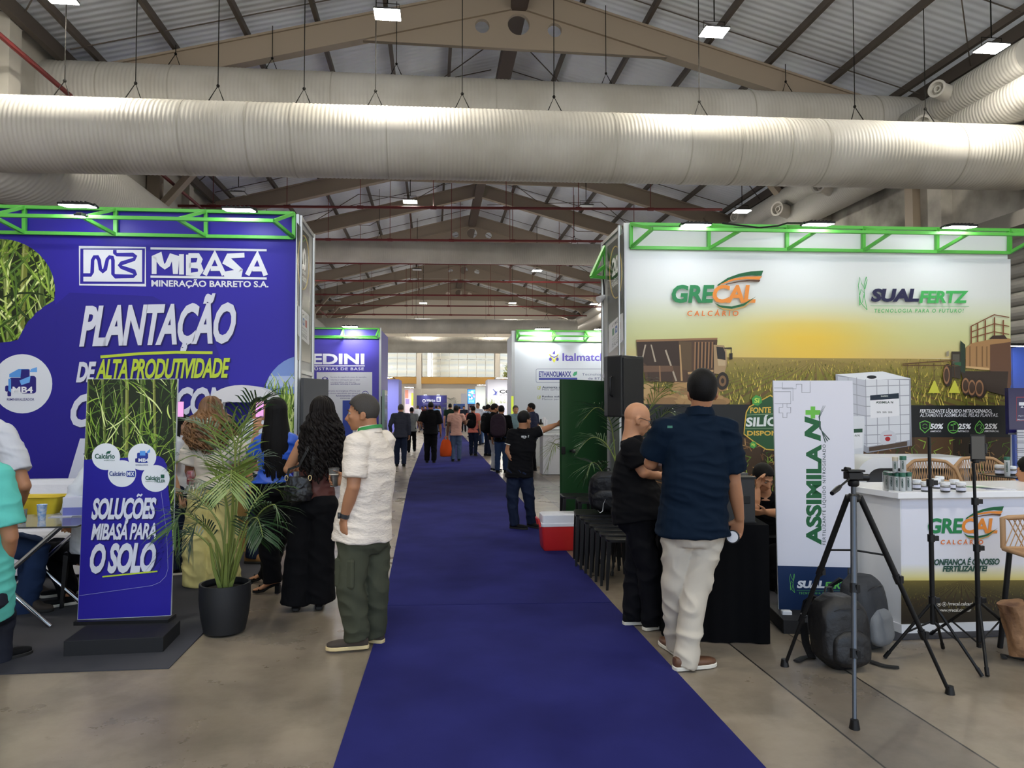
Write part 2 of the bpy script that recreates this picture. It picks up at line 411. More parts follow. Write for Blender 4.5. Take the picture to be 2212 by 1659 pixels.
structure(p.obj('roof_purlin_beam', m_pur))
p = MB(); p.box((XM, 27, ZR - 0.75), (0.38, 66, 0.3)); structure(p.obj('roof_ridge_beam', mat('dark_brown_beam', (70, 56, 48), 0.6)))
p = MB(); rr = random.Random(2)
for y in range(9, 60, 5):
    for s_ in (-1, 1):
        for u in (0.33, 0.66):
            yy = y + 5 * u; p.bar((XM + s_ * 0.3, yy, roofz(XM + s_ * 0.3) - 0.18), (XM + s_ * 9.6, yy, roofz(XM + s_ * 9.6) - 0.18), 0.02)
        if (y // 5) % 2 == 1:
            for (a, b) in ((0.6, 5.0), (5.0, 9.6)):
                p.bar((XM + s_ * a, y, roofz(XM + s_ * a) - 0.3), (XM + s_ * b, y + 5, roofz(XM + s_ * b) - 0.3), 0.022)
                p.bar((XM + s_ * b, y, roofz(XM + s_ * b) - 0.3), (XM + s_ * a, y + 5, roofz(XM + s_ * a) - 0.3), 0.022)
structure(p.obj('roof_tie_beam', m_pur))
def plate_with_holes(outline, holes, thick):
    cu = bpy.data.curves.new('plate', 'CURVE'); cu.dimensions = '2D'; cu.fill_mode = 'BOTH'; cu.extrude = thick / 2
    for pts in [outline] + holes:
        sp = cu.splines.new('POLY'); sp.points.add(len(pts) - 1); sp.use_cyclic_u = True
        for q, a in zip(sp.points, pts): q.co = (a[0], a[1], 0, 1)
    o = bpy.data.objects.new('plate', cu); COL.objects.link(o); dg = bpy.context.evaluated_depsgraph_get(); dg.update()
    me = bpy.data.meshes.new_from_object(o.evaluated_get(dg)); bpy.data.objects.remove(o); bpy.data.curves.remove(cu)
    return me
def frame(y, gusset):
    b = MB(); half = 10.1; t = 0.55
    for s_ in (-1, 1):
        a = V((XM, y, ZR - 0.28 - t / 2)); e = V((XM + s_ * half, y, ZR - SL * half - 0.28 - t / 2))
        b.bar(a - V((s_ * 0.04, 0, 0)), e, 0.16, t * 0.97, up=(0, 0, 1))
        b.bar(a + V((0, 0, -t / 2)), e + V((0, 0, -t / 2)), 0.26, 0.05, up=(0, 0, 1)); b.bar(a + V((0, 0, t / 2)), e + V((0, 0, t / 2)), 0.26, 0.05, up=(0, 0, 1))
        b.box((XM + s_ * (half - 0.1), y, 4.3), (0.35, 0.3, 8.6))
        b.bar((XM + s_ * (half - 0.1), y, 7.2), (XM + s_ * (half - 1.6), y, ZR - SL * (half - 1.6) - 0.6), 0.16, 0.3, up=(0, 1, 0))
    o = structure(b.obj('roof_truss_beam', m_beige))
    if gusset:
        zt = ZR - 0.28 - t; zb = 10.04; hw = (zt - zb) / SL
        me = plate_with_holes([(XM - hw, zb), (XM + hw, zb), (XM, zt + 0.02)], [ell(XM, 10.63, 0.26, 0.26, 28), ell(XM - 0.86, 10.54, 0.17, 0.17, 24), ell(XM + 0.86, 10.54, 0.17, 0.17, 24)], 0.12)
        me.transform(Matrix(((1, 0, 0, 0), (0, 0, -1, y), (0, 1, 0, 0), (0, 0, 0, 1)))); me.materials.clear(); me.materials.append(m_beige)
        structure(link('gusset_plate', me, o))
for y, g in ((16.4, 1), (21.4, 0), (26.5, 1), (31.4, 0), (36.6, 1), (41.6, 0), (46.6, 1), (51.3, 0), (55.9, 1)): frame(y, g)
# ---- ventilation ducts
m_duct = mat('white_spiral_duct', (206, 203, 196), 0.5, 0.0, var=((182, 178, 168), 0.7))
m_wire = mat('dark_hanger_wire', (30, 29, 28), 0.9, spec=0.1)
def duct(label, a, b, r, wires=(), ribs=None, name='ventilation_duct', seams=(), joints=None):
    a, b = V(a), V(b); base = (a + b) / 2; t = thing(name, label, 'ventilation duct', base); mb = MB(); d = (b - a); L_ = d.length; x, y = perp(d); n = 64
    if ribs:
        k = int(L_ / ribs * 4); rings = []
        for i in range(k + 1):
            q = a + d * (i / k); rad = r + 0.009 * (abs(math.cos(math.pi * i / 4.0)) - 0.5)
            rings.append([q + (x * math.cos(2 * math.pi * j / n) + y * math.sin(2 * math.pi * j / n)) * rad for j in range(n)])
        mb.loft(rings); mb.obj('duct_shell', m_duct, t, smooth=80)
    else:
        mb.cyl(a, b, r, n=48); mb.obj('duct_shell', mat('white_spiral_duct_fine', (196, 192, 182), 0.5, var=((172, 168, 158), 0.7), wave=('X', 0.075, 0.35)), t, smooth=50)
    dn = d.normalized()
    for u in seams:
        q = a + d * u; s = MB(); s.cyl(q - dn * 0.012, q + dn * 0.012, r + 0.010, n=48); s.obj('seam_band', mat('duct_seam', (176, 172, 162), 0.6), t, smooth=50)
    for px in wires:
        rr = ray(px, 400); f = (a - EYE).cross(dn); nrm = dn.cross(V((0, 0, 1))); u = (a - EYE).dot(nrm) / V((rr.x, rr.y, 0)).dot(nrm); q = V((EYE.x + rr.x * u, EYE.y + rr.y * u, 0))
        q.z = a.z + d.z * ((q - a).dot(V((d.x, d.y, 0))) / (d.x ** 2 + d.y ** 2))
        wmb = MB(); zt = roofz(q.x) - 0.2; top = q + V((0, 0, r)); knot = top + V((0, 0, 0.32))
        wmb.tube([knot, V((q.x, q.y, zt))], 0.009, 5); wmb.tube([top + V((-0.14, -0.1, -0.02)), knot, top + V((0.14, -0.1, -0.02))], 0.011, 5); wmb.ball(knot, 0.03, n=8, m=6)
        wmb.obj('hanger_wire', m_wire, t)
    return t
A0, B0 = at(0, 289, 12.1), at(2212, 342, 14.4); dd = B0 - A0
duct('big white ribbed ventilation duct, the lower front one crossing the hall under the ceiling lamps', A0 - dd * 0.12, B0, 0.63, (289, 468, 655, 810, 1197, 1512, 1849, 2002, 135, 998), 0.073, seams=(0.30, 0.335, 0.6, 0.665, 0.71, 0.755, 0.79, 0.25, 0.92, 0.41))
A0, B0 = at(0, 200, 15.3), at(2010, 278, 17.6); dd = B0 - A0
duct('grey dusty ventilation duct just above and behind the big ribbed one', A0 - dd * 0.12, B0, 0.7, (375, 585, 855, 1310, 1700), 0.085, seams=(0.2, 0.26, 0.4, 0.55, 0.8, 0.93))
A0, B0 = at(600, 541, 28.5), at(1400, 552, 30.5)
duct('plain ventilation duct crossing above the aisle between the two tall towers', A0 - (B0 - A0) * 0.25, B0 + (B0 - A0) * 0.25, 0.45, (820, 1240))
A0, B0 = at(600, 703, 43.3), at(1245, 706, 45.5)
duct('ventilation duct crossing low behind the blue stand with the big white name', A0 - (B0 - A0) * 0.3, B0, 0.46, (900, 1180))
A0, B0 = at(760, 744, 56.5), at(1200, 747, 57.5)
duct('farthest ventilation duct, sunlit above the far windows', A0, B0, 0.65, (880, 1050))
def side_duct(label, x, z, r, y0, y1, nozzles, elbow=[]):
    t = thing('side_wall_duct', label, 'ventilation duct', (x, (y0 + y1) / 2, z)); mb = MB(); mb.tube(elbow + [(x, y0, z), (x, y1, z)], r, 40)
    mb.obj('duct_shell', mat('wall_duct_white', (186, 184, 178), 0.5, wave=('Y', 0.08, 0.35)), t, smooth=50)
    for y in nozzles:
        nb = MB(); a = V((x - r * 0.5, y, z + 0.05)); d = V((-0.9, -0.43, 0.02)); rr = r * 0.45
        rings = []; X, Y = perp(d)
        for u, q in ((0, 1.15), (0.55, 1.0), (0.7, 1.0), (0.72, 1.12), (0.78, 1.12), (0.78, 0.85), (0.62, 0.75), (0.62, 0.5), (0.74, 0.45), (0.74, 0.3), (0.6, 0.25)):
            rings.append([a + d * (u * r * 2.1) + (X * math.cos(2 * math.pi * j / 24) + Y * math.sin(2 * math.pi * j / 24)) * rr * q for j in range(24)])
        nb.loft(rings); nb.obj('nozzle', mat('nozzle_white', (206, 203, 196), 0.45), t, smooth=40)
    return t
side_duct('upper slim air duct with round nozzles along the right wall', 11.2, 8.24, 0.36, 12, 58, (13.9, 19.2, 24, 28))
side_duct('lower thick air duct with round nozzles along the peeling right wall', 11.5, 7.72, 0.45, 11, 58, (14.6, 16.4, 18.8, 21.2, 26))
side_duct('fat air duct along the left wall above the blue mining stand', -7.2, 6.1, 0.78, 16.0, 57, (), [(-8.3, 13.2, 6.05), (-7.98, 13.35, 6.06), (-7.65, 13.65, 6.07), (-7.4, 14.1, 6.08), (-7.26, 14.7, 6.09), (-7.2, 15.4, 6.1)])
# ---- sprinkler pipes
m_red = mat('red_pipe_paint', (112, 40, 40), 0.5)
for i, (d, l0, l1, lab) in enumerate(((23, 300, 1560, 'red sprinkler pipe crossing highest, in front of the near lamps'), (27.5, 440, 1500, 'red sprinkler pipe just above the middle cross duct'), (32, 560, 1420, 'red sprinkler pipe just below the middle cross duct'), (36.5, 560, 1420, 'red sprinkler pipe in front of the triple round holes, third gable from us'),
        (41, 600, 1400, 'red sprinkler pipe below the third gable plate'), (45.3, 600, 1330, 'red sprinkler pipe level with the two far lit lamps'), (49.7, 640, 1300, 'red sprinkler pipe last before the far gable wall'))):
    h = 6.55; y = 880 - h * F_ / d; a = at(l0, y - 5, d); b = at(l1, y + 10, d * 1.02); a.z = b.z = 8.13
    mb = MB(); mb.tube([a, b], 0.045, 8)
    for k in range(1, 8): q = a + (b - a) * k / 8; mb.tube([q, V((q.x, q.y, roofz(q.x) - 0.3))], 0.012, 5); mb.cyl(q - V((0.1, 0, 0)), q + V((0.1, 0, 0)), 0.06, n=8)
    tag(solo(mb.obj('sprinkler_pipe', m_red, smooth=40), (a + b) / 2), lab, 'pipe', 'red sprinkler pipes')
mb = MB(); mb.tube([(-7.55, 8, 8.1), (-7.55, 57, 8.1)], 0.05, 8); tag(solo(mb.obj('sprinkler_pipe', m_red, smooth=40), (-7.55, 30, 8.1)), 'red sprinkler main running along the top of the left wall', 'pipe', 'red sprinkler pipes')
# ---- high-bay lamps
m_lamp = mat('lit_lamp_diffuser', (255, 255, 250), 0.4, emit=((255, 248, 232), LAMP_E)); m_lampbody = mat('lamp_housing_grey', (60, 60, 62), 0.5)
m_off = mat('unlit_lamp_diffuser', (225, 228, 230), 0.3)
def lamp(p, label, lit=True):
    t = thing('high_bay_lamp', label, 'ceiling lamp', p, 'high-bay ceiling lamps'); p = V(p)
    b = MB(); b.box(p + V((0, 0, 0.022)), (0.46, 0.36, 0.032)); b.box(p + V((0, 0, 0.055)), (0.26, 0.18, 0.04)); b.obj('housing', m_lampbody, t, bevel=0.01)
    b = MB(); b.box(p, (0.44, 0.34, 0.012)); b.obj('diffuser', m_lamp if lit else m_off, t)
    b = MB(); b.tube([p + V((-0.2, 0, 0.03)), p + V((-0.2, 0, 0.2)), p + V((0.2, 0, 0.2)), p + V((0.2, 0, 0.03))], 0.007, 6); b.tube([p + V((0, 0, 0.2)), V((p.x, p.y, roofz(p.x) - 0.15))], 0.012, 6); b.obj('bracket', m_wire, t)
def lamp_px(px, py, label, lit=True, h=6.8): lamp(at(px, py, h * F_ / (880 - py)), label, lit)
lamp_px(837, 32, 'bright square ceiling lamp hanging left of the round holes in the nearest gable')
lamp_px(1543, 70, 'bright square ceiling lamp hanging right of the nearest gable plate')
lamp_px(130, -4, 'bright ceiling lamp cut by the top left edge of the photo')
lamp_px(2142, 105, 'bright ceiling lamp near the right wall ducts', h=6.5)
lamp_px(886, 436, 'lit ceiling lamp just under the big ribbed duct, left of the ridge')
lamp_px(1603, 457, 'lit ceiling lamp above the white stand, near the right wall ducts', h=6.0)
lamp_px(515, 418, 'dark unlit ceiling lamp above the blue stand', False)
lamp_px(1266, 446, 'dark unlit ceiling lamp just left of the right tower', False)
lamp_px(1160, 585, 'lit ceiling lamp far down the hall, right of the second gable holes')
lamp_px(901, 583, 'dark unlit ceiling lamp far down the hall, left of the second gable holes', False)
lamp_px(914, 655, 'far small lit ceiling lamp, left one of the last row')
lamp_px(1107, 655, 'far small lit ceiling lamp, middle one of the last row')
lamp_px(1283, 657, 'far small lit ceiling lamp beside the right tower')
lamp_px(728, 650, 'far small unlit ceiling lamp beside the left tower', False)
for x, y, lab in ((-6.8, 35, 'lit ceiling lamp of the third row, hidden by the blue stand'), (10.4, 35, 'lit ceiling lamp of the third row, near the right wall'), (-6.8, 57, 'lit ceiling lamp of the last row by the far wall, leftmost'), (-0.8, 57, 'lit ceiling lamp of the last row by the far wall, left of the ridge'), (4.9, 57, 'lit ceiling lamp of the last row by the far wall, right of the ridge'), (10.4, 57, 'lit ceiling lamp of the last row by the far wall, rightmost')): lamp((x, y, 8.35), lab)  # unseen lamps added to brighten the far half of the hall
for i, x in enumerate((-6.8, -0.8, 4.9, 10.5)): lamp((x, 1.2, 8.35), 'lit ceiling lamp of the row straight above the camera, lamp %s from the left wall' % ('first', 'second', 'third', 'fourth')[i])  # out-of-view row added as fill light for the foreground
# ---- aisle carpet, laid in lengths
m_carpet = mat('blue_needle_carpet', (40, 42, 104), 0.95, bump=(900, 0.35, 0.002), var=((32, 33, 88), 1.6), spec=0.1)
def carpet(label, pts, m=m_carpet, z=0.006, name='aisle_carpet'):
    mb = MB(); q = [V((p.x, p.y, 0.001)) for p in pts]; mb.prism(q, (0, 0, z - 0.001)); c = sum(q, V((0, 0, 0))) / len(q)
    return tag(solo(mb.obj(name, m), c), label, 'carpet')
c1l, c1r = ground(834, 1310), ground(1322, 1303); c2l, c2r = ground(884, 1036), ground(1087, 1036); c0l, c0r = ground(560, 2150), ground(2110, 2150)
carpet('nearest length of the blue aisle carpet, up to the first cross seam', [c0l, c0r, c1r, c1l])
carpet('second length of blue aisle carpet, between the two cross seams', [c1l + V((-0.02, 0.012, 0)), c1r + V((0.0, 0.012, 0)), c2r, c2l])
carpet('farthest length of blue aisle carpet running to the end of the hall', [c2l + V((0, 0.012, 0)), c2r + V((0, 0.012, 0)), V((1.75, 57, 0)), V((-0.3, 57, 0))])
m_char = mat('charcoal_carpet', (62, 62, 68), 0.95, bump=(700, 0.35, 0.002), var=((48, 48, 54), 1.2))
e0 = ground(365, 1445); e1 = ground(520, 1291)
carpet('charcoal grey carpet tile floor of the blue mining stand', [V((-12, e0.y + 0.1, 0)), e0, V((e1.x - 0.05, 9.0, 0)), V((-12, 9.0, 0))], m_char, 0.008, 'stand_carpet')
carpet('charcoal carpet of the white lime stand under its counter', [ground(1690, 1330), ground(1900, 1385), V((12, 4.55, 0)), V((12, 9, 0)), V((2.75, 9.0, 0))], m_char, 0.008, 'stand_carpet')
# ================================================================ exhibition stands
m_alu = mat('brushed_aluminium', (176, 178, 178), 0.32, 0.85)
m_green = mat('bright_green_tube', (96, 196, 78), 0.4)
m_white = mat('white_laminate', (228, 228, 230), 0.35)
m_black = mat('black_plastic', (13, 13, 15), 0.4, spec=.35)
m_blackm = mat('matt_black_metal', (13, 13, 14), 0.5, spec=.3)
m_flood = mat('floodlight_led', (255, 255, 255), 0.4, emit=((246, 250, 255), FLOOD_E))
m_mid = mat('floodlight_led_mid', (255, 255, 255), 0.4, emit=((248, 249, 248), 170))
m_cable = mat('black_cable', (18, 18, 18), 0.6)
BLUE = (44, 34, 158)
def plane(p, deg):
    a = math.radians(deg); return V(p), V((math.cos(a), -math.sin(a), 0)), V((-math.sin(a), -math.cos(a), 0))
OL, EL, NL = plane(at(636, 880, 8.77), 1.02)
OR, ER, NR = plane(at(1350, 880, 9.27), 2.77)
LEAF = [(52, 78, 22), (96, 128, 40), (140, 168, 62), (36, 54, 18), (186, 204, 104), (70, 100, 34), (118, 150, 46), (206, 218, 140)]
def cane(a, clip, n, size, seed, stalks=6):
    """printed photograph of sugar cane: stalks with nodes and a tangle of long leaves"""
    r = random.Random(seed); x0 = min(p[0] for p in clip); x1 = max(p[0] for p in clip); y0 = min(p[1] for p in clip); y1 = max(p[1] for p in clip)
    a.poly(clip, (26, 36, 14)).up()
    def leaf(x, y, l, ang, w, c, bend):
        pts = []; k = 7
        for i in range(k + 1):
            u = i / k; an = ang + bend * u; pts.append((x, y)); x += math.cos(an) * l / k; y += math.sin(an) * l / k
        a.stroke(pts, [w * (0.35 + 1.3 * math.sin(math.pi * (0.1 + 0.88 * i / k))) * 0.6 for i in range(k + 1)], c, clip=clip)
    for i in range(n // 2): leaf(r.uniform(x0, x1), r.uniform(y0, y1), r.uniform(0.4, 1.2) * size, r.uniform(-2.6, -0.5), r.uniform(0.03, 0.07) * size, r.choice(LEAF[:4]), r.uniform(-1, 1))
    for i in range(stalks):
        x = x0 + (x1 - x0) * (i + r.uniform(0.2, 0.8)) / stalks; w = size * r.uniform(0.08, 0.12); t = r.uniform(-0.06, 0.06); c = r.choice([(96, 112, 44), (120, 128, 54), (78, 96, 38)])
        a.stroke([(x, y0), (x + t * (y1 - y0), y1)], w, c, clip=clip); a.stroke([(x - w * 0.25, y0), (x - w * 0.25 + t * (y1 - y0), y1)], w * 0.25, tuple(min(255, v + 44) for v in c), clip=clip)
        y = y0 + r.uniform(0, size * 0.4)
        while y < y1: a.stroke([(x + t * (y - y0) - w * 0.55, y), (x + t * (y - y0) + w * 0.55, y)], w * 0.16, (150, 150, 92), clip=clip); y += size * r.uniform(0.45, 0.6)
    for i in range(n):
        c = r.choice(LEAF); x, y, l, g, w, b = r.uniform(x0 - 10, x1 + 10), r.uniform(y0, y1 + size * 0.3), r.uniform(0.5, 1.4) * size, r.uniform(-2.7, -0.4), r.uniform(0.02, 0.06) * size, r.uniform(-1.2, 1.2)
        leaf(x, y, l, g, w, c, b)
        if w > 0.04 * size: leaf(x, y, l, g, w * 0.25, tuple(min(255, v + 40) for v in c), b)
def truss(name_label, chords, nodes, d0, nrm, far=0.0):
    """triangular green light truss: top and bottom back chords on the wall, one front chord, zigzag webs"""
    (ta, tb), (ba, bb), (fa, fb) = chords; w = 0.042 if not far else 0.05
    T = lambda p: onplane(p[0], p[1], d0 + nrm * 0.03, nrm); Fp = lambda p: onplane(p[0], p[1], d0 + nrm * 0.42, nrm)
    c = T(((ta[0] + tb[0]) / 2, ta[1])); t = thing('light_truss', name_label, 'light truss', c)
    for a, b, f, nm in ((ta, tb, T, 'top_chord'), (ba, bb, T, 'bottom_chord'), (fa, fb, Fp, 'front_chord')):
        m = MB(); m.bar(f(a), f(b), w, w, up=(0, 0, 1)); m.obj(nm, m_green, t, bevel=0.004)
    def on(ch, x): (a, b) = ch; u = (x - a[0]) / (b[0] - a[0]); return (x, a[1] + (b[1] - a[1]) * u)
    for px, fx in nodes:
        m = MB(); m.bar(T(on((ta, tb), px)), T(on((ba, bb), px)), w, w, up=(0, -1, 0)); m.obj('post', m_green, t)
        if fx is not None:
            m = MB(); m.bar(T(on((ta, tb), px)), Fp(on((fa, fb), fx)), w * 0.9, w * 0.9, up=(0, 0, 1)); m.bar(T(on((ba, bb), px)), Fp(on((fa, fb), fx)), w * 0.9, w * 0.9, up=(0, 0, 1)); m.obj('web_brace', m_green, t)
    return t
def flood(label, p, nrm, w=0.32, tilt=7.0, group='floodlights on the stand trusses', led=None, arm=.10):
    t = thing('floodlight', label, 'floodlight', p, group); p = V(p); x = nrm.cross(V((0, 0, 1))).normalized(); a = math.radians(tilt)
    z = (V((0, 0, 1)) * math.cos(a) + nrm * math.sin(a)).normalized(); y = z.cross(x); ax = (x, y, z)
    b = MB(); b.box(p + z * 0.02, (w + 0.02, 0.22, 0.024), ax=ax)
    for k in range(6): b.box(p + z * 0.04 + x * (k - 2.5) * w * 0.15, (0.01, 0.17, 0.02), ax=ax)
    b.obj('housing', m_blackm, t)
    b = MB(); b.box(p + z * 0.004, (w, 0.2, 0.012), ax=ax); b.obj('led_panel', led or m_flood, t)
    b = MB(); b.tube([p + x * (w / 2 + 0.02) + z * 0.03, p + x * (w / 2 + 0.02) - nrm * arm + V((0, 0, 0.02)), p - x * (w / 2 + 0.02) - nrm * arm + V((0, 0, 0.02)), p - x * (w / 2 + 0.02) + z * 0.03], 0.012, 6); b.obj('bracket', m_blackm, t)
    return t
# ---------------------------------------------------------------- left stand: blue mining company wall
def z1(x, y): return (x / 2.37, 420 + y / 2.37)
t = thing('stand_wall', 'tall blue printed stand wall with a white mining company logo and a sugar cane photo', 'stand wall', (OL.x, OL.y, 0))
b = MB(); p0 = OL - EL * 6.5; q0 = OL + EL * 0.0
b.hexa([V((p.x, p.y, z)) - NL * o for z in (0.0, 4.0) for p, o in ((p0, 0), (q0, 0), (q0, 0.06), (p0, 0.06))]); b.obj('wall_panel', mat('print_blue_vinyl', BLUE, 0.42, spec=.3, bump=(1.2, 0.25, 0.03)), t)
a = Art(OL, NL)
a.poly([(-140, 610), (60, 620), (118, 660), (150, 632), (330, 640), (450, 700), (520, 900), (520, 1150), (-140, 1150)], (38, 30, 140)).up()
cane(a, ell(0, 628, 119, 112, 40), 150, 130, 3, 5)
a.poly([(118, 650), (119, 700), (60, 815), (25, 820), (30, 765), (48, 715), (78, 675)], (38, 30, 140)).up()
a.poly([(30, 770), (38, 735), (60, 695), (95, 662), (119, 648), (130, 900), (30, 900)], (38, 30, 140)).up()
a.poly(ell(48, 829, 65, 64), (225, 228, 236)).up()
for pts, c in (([(20, 808), (40, 797), (62, 797), (62, 815), (20, 815)], (88, 152, 226)), ([(46, 798), (64, 798), (64, 818), (44, 818)], (40, 34, 120)), (rrect(20, 816, 48, 840, 5), (40, 34, 120)), ([(64, 804), (80, 804), (80, 793), (67, 797)], (110, 172, 240)), (rrect(44, 812, 78, 850, 6), (40, 34, 120)), ([(42, 822), (66, 812), (64, 826), (46, 832)], (110, 172, 240)), (rrect(11, 833, 24, 846, 3), (40, 34, 120)), (rrect(16, 846, 24, 856, 2), (40, 34, 120)), ([(18, 818), (24, 818), (24, 848), (18, 844)], (88, 152, 226))): a.poly(pts, c).up(0.0002)
a.text('MB4', 27, 835, 71, 849, (240, 240, 246), 0.03); a.text('REMINERALIZADOR', 15, 860, 74, 865.5, (40, 34, 120), 0.008)
# logo: ruled square with the continuous-line monogram
wh = (226, 228, 238)
def ring(x0, y0, x1, y1, w, c): a.stroke([(x0, y0), (x1, y0 + 1), (x1, y1 + 1), (x0, y1)], w, c, closed=True)
ring(172, 534, 314, 615, 3.2, wh)
a.poly([(180, 539), (307, 540), (307, 609), (180, 608)], wh).up()
bl = (44, 34, 158)
a.stroke([(180, 594), (196, 594), (199, 588), (200, 562), (204, 555), (210, 555), (214, 562), (217, 582), (222, 586), (227, 582), (232, 560), (237, 555), (242, 556), (244, 562), (244, 592), (249, 597), (288, 597), (292, 592), (290, 587), (262, 577), (259, 573), (262, 569), (290, 560), (292, 554), (287, 550), (252, 550), (248, 546), (248, 540)], 7.6, bl)
for x0, x1, y0, y1 in ((325, 576, 537, 543), (325, 576, 598, 603)): a.poly([(x0, y0 - 3), (x1, y0 + 1), (x1, y0 + 6), (x0, y0 + 2)], wh).up()
# the blocky name, drawn stroke by stroke
def letters(segs, w, c):
    for s_ in segs: a.stroke(s_, w, c)
letters([[(333, 592), (333, 554), (341, 551), (350, 572), (356, 576), (362, 572), (371, 551), (379, 555), (379, 592)], [(392, 549), (392, 593)], [(407, 550), (407, 592), (429, 592), (434, 584), (430, 573), (408, 573)], [(407, 552), (428, 552), (432, 560), (428, 572)],
         [(442, 594), (464, 550), (484, 594)], [(455, 580), (476, 580)], [(528, 551), (492, 553), (488, 562), (521, 586), (519, 592), (484, 592)], [(534, 594), (556, 551), (574, 595)], [(545, 581), (568, 581)]], 10.5, wh)
a.text('MINERAÇÃO BARRETO S.A.', 327, 602, 580, 622, wh, 0.028, slope=0.008)
# slogan lettering: condensed, slanted
gy = (216, 218, 232); gr = (190, 212, 62); dk = (34, 28, 92)
def slog(txt, x0, y0, x1, y1, c, bold=0.045, sl=-0.022, sp=0.92, a=a):
    for o, q in ((2.5, dk), (0, c)): a.text(txt, x0 + o, y0 + o * 0.8, x1 + o, y1 + o * 0.8, q, bold, 0.32, sp, sl)
slog('PLANTAÇÃO', 171, 640, 510, 769, gy, 0.035)
a.stroke([(217, 771), (300, 764), (380, 761), (459, 762)], 6, gr); 
slog('DE', 164, 782, 208, 826, gy); slog('ALTA PRODUTIVIDADE', 206, 776, 497, 820, gr, 0.03, -0.012)
slog('COM', 378, 836, 494, 898, gy, 0.04, 0); slog('CANA', 152, 850, 330, 923, gy, 0.04, 0); slog('MAIS', 142, 946, 420, 1052, gy, 0.045, 0)
sky = ell(655, 880, 92, 112, 40); sky = clip_poly(sky, [(400, 700), (635.5, 700), (635.5, 1100), (400, 1100)])
a.poly(sky, (120, 146, 206)).up(); a.poly(clip_poly(sky, [(400, 815), (636, 812), (636, 836), (400, 828)]), (170, 186, 222)).up()
rg = random.Random(8)
a.poly(clip_poly(sky, [(400, 870), (636, 850), (636, 1100), (400, 1100)]), (84, 116, 40))
for i in range(170):
    x, y = rg.uniform(560, 640), rg.uniform(858, 975); l = rg.uniform(25, 70); a.stroke([(x, y), (x + rg.uniform(-6, 6), y - l * 0.6), (x + rg.uniform(-14, 14), y - l)], [2.6, 2.2, 0.5], rg.choice(LEAF[1:]), clip=sky)
a.obj('lettering', t)
b = MB(); b.bar(OL + EL * 0.02 + V((0, 0, -1.6)), OL + EL * 0.02 + V((0, 0, 2.4)), 0.035, 0.05, up=(0, 1, 0)); b.obj('edge_profile', m_alu, t)
truss('green triangular light truss along the top of the blue wall', (((-60, 445), (635, 461)), ((-60, 501), (635, 514)), ((-60, 464), (591, 477))), ((53, -20), (250, 178), (445, 383), (635, 591)), OL, NL)
flood('lit floodlight on the green truss above the sugar cane photo', onplane(168, 446, OL + NL * 0.52, NL), NL)
flood('lit floodlight on the green truss, the one nearer the left tower', onplane(517, 455, OL + NL * 0.52, NL), NL)
flood('small lit clip lamp hooked under the front green tube', onplane(178, 470, OL + NL * 0.45, NL), NL, 0.06, arm=.03)
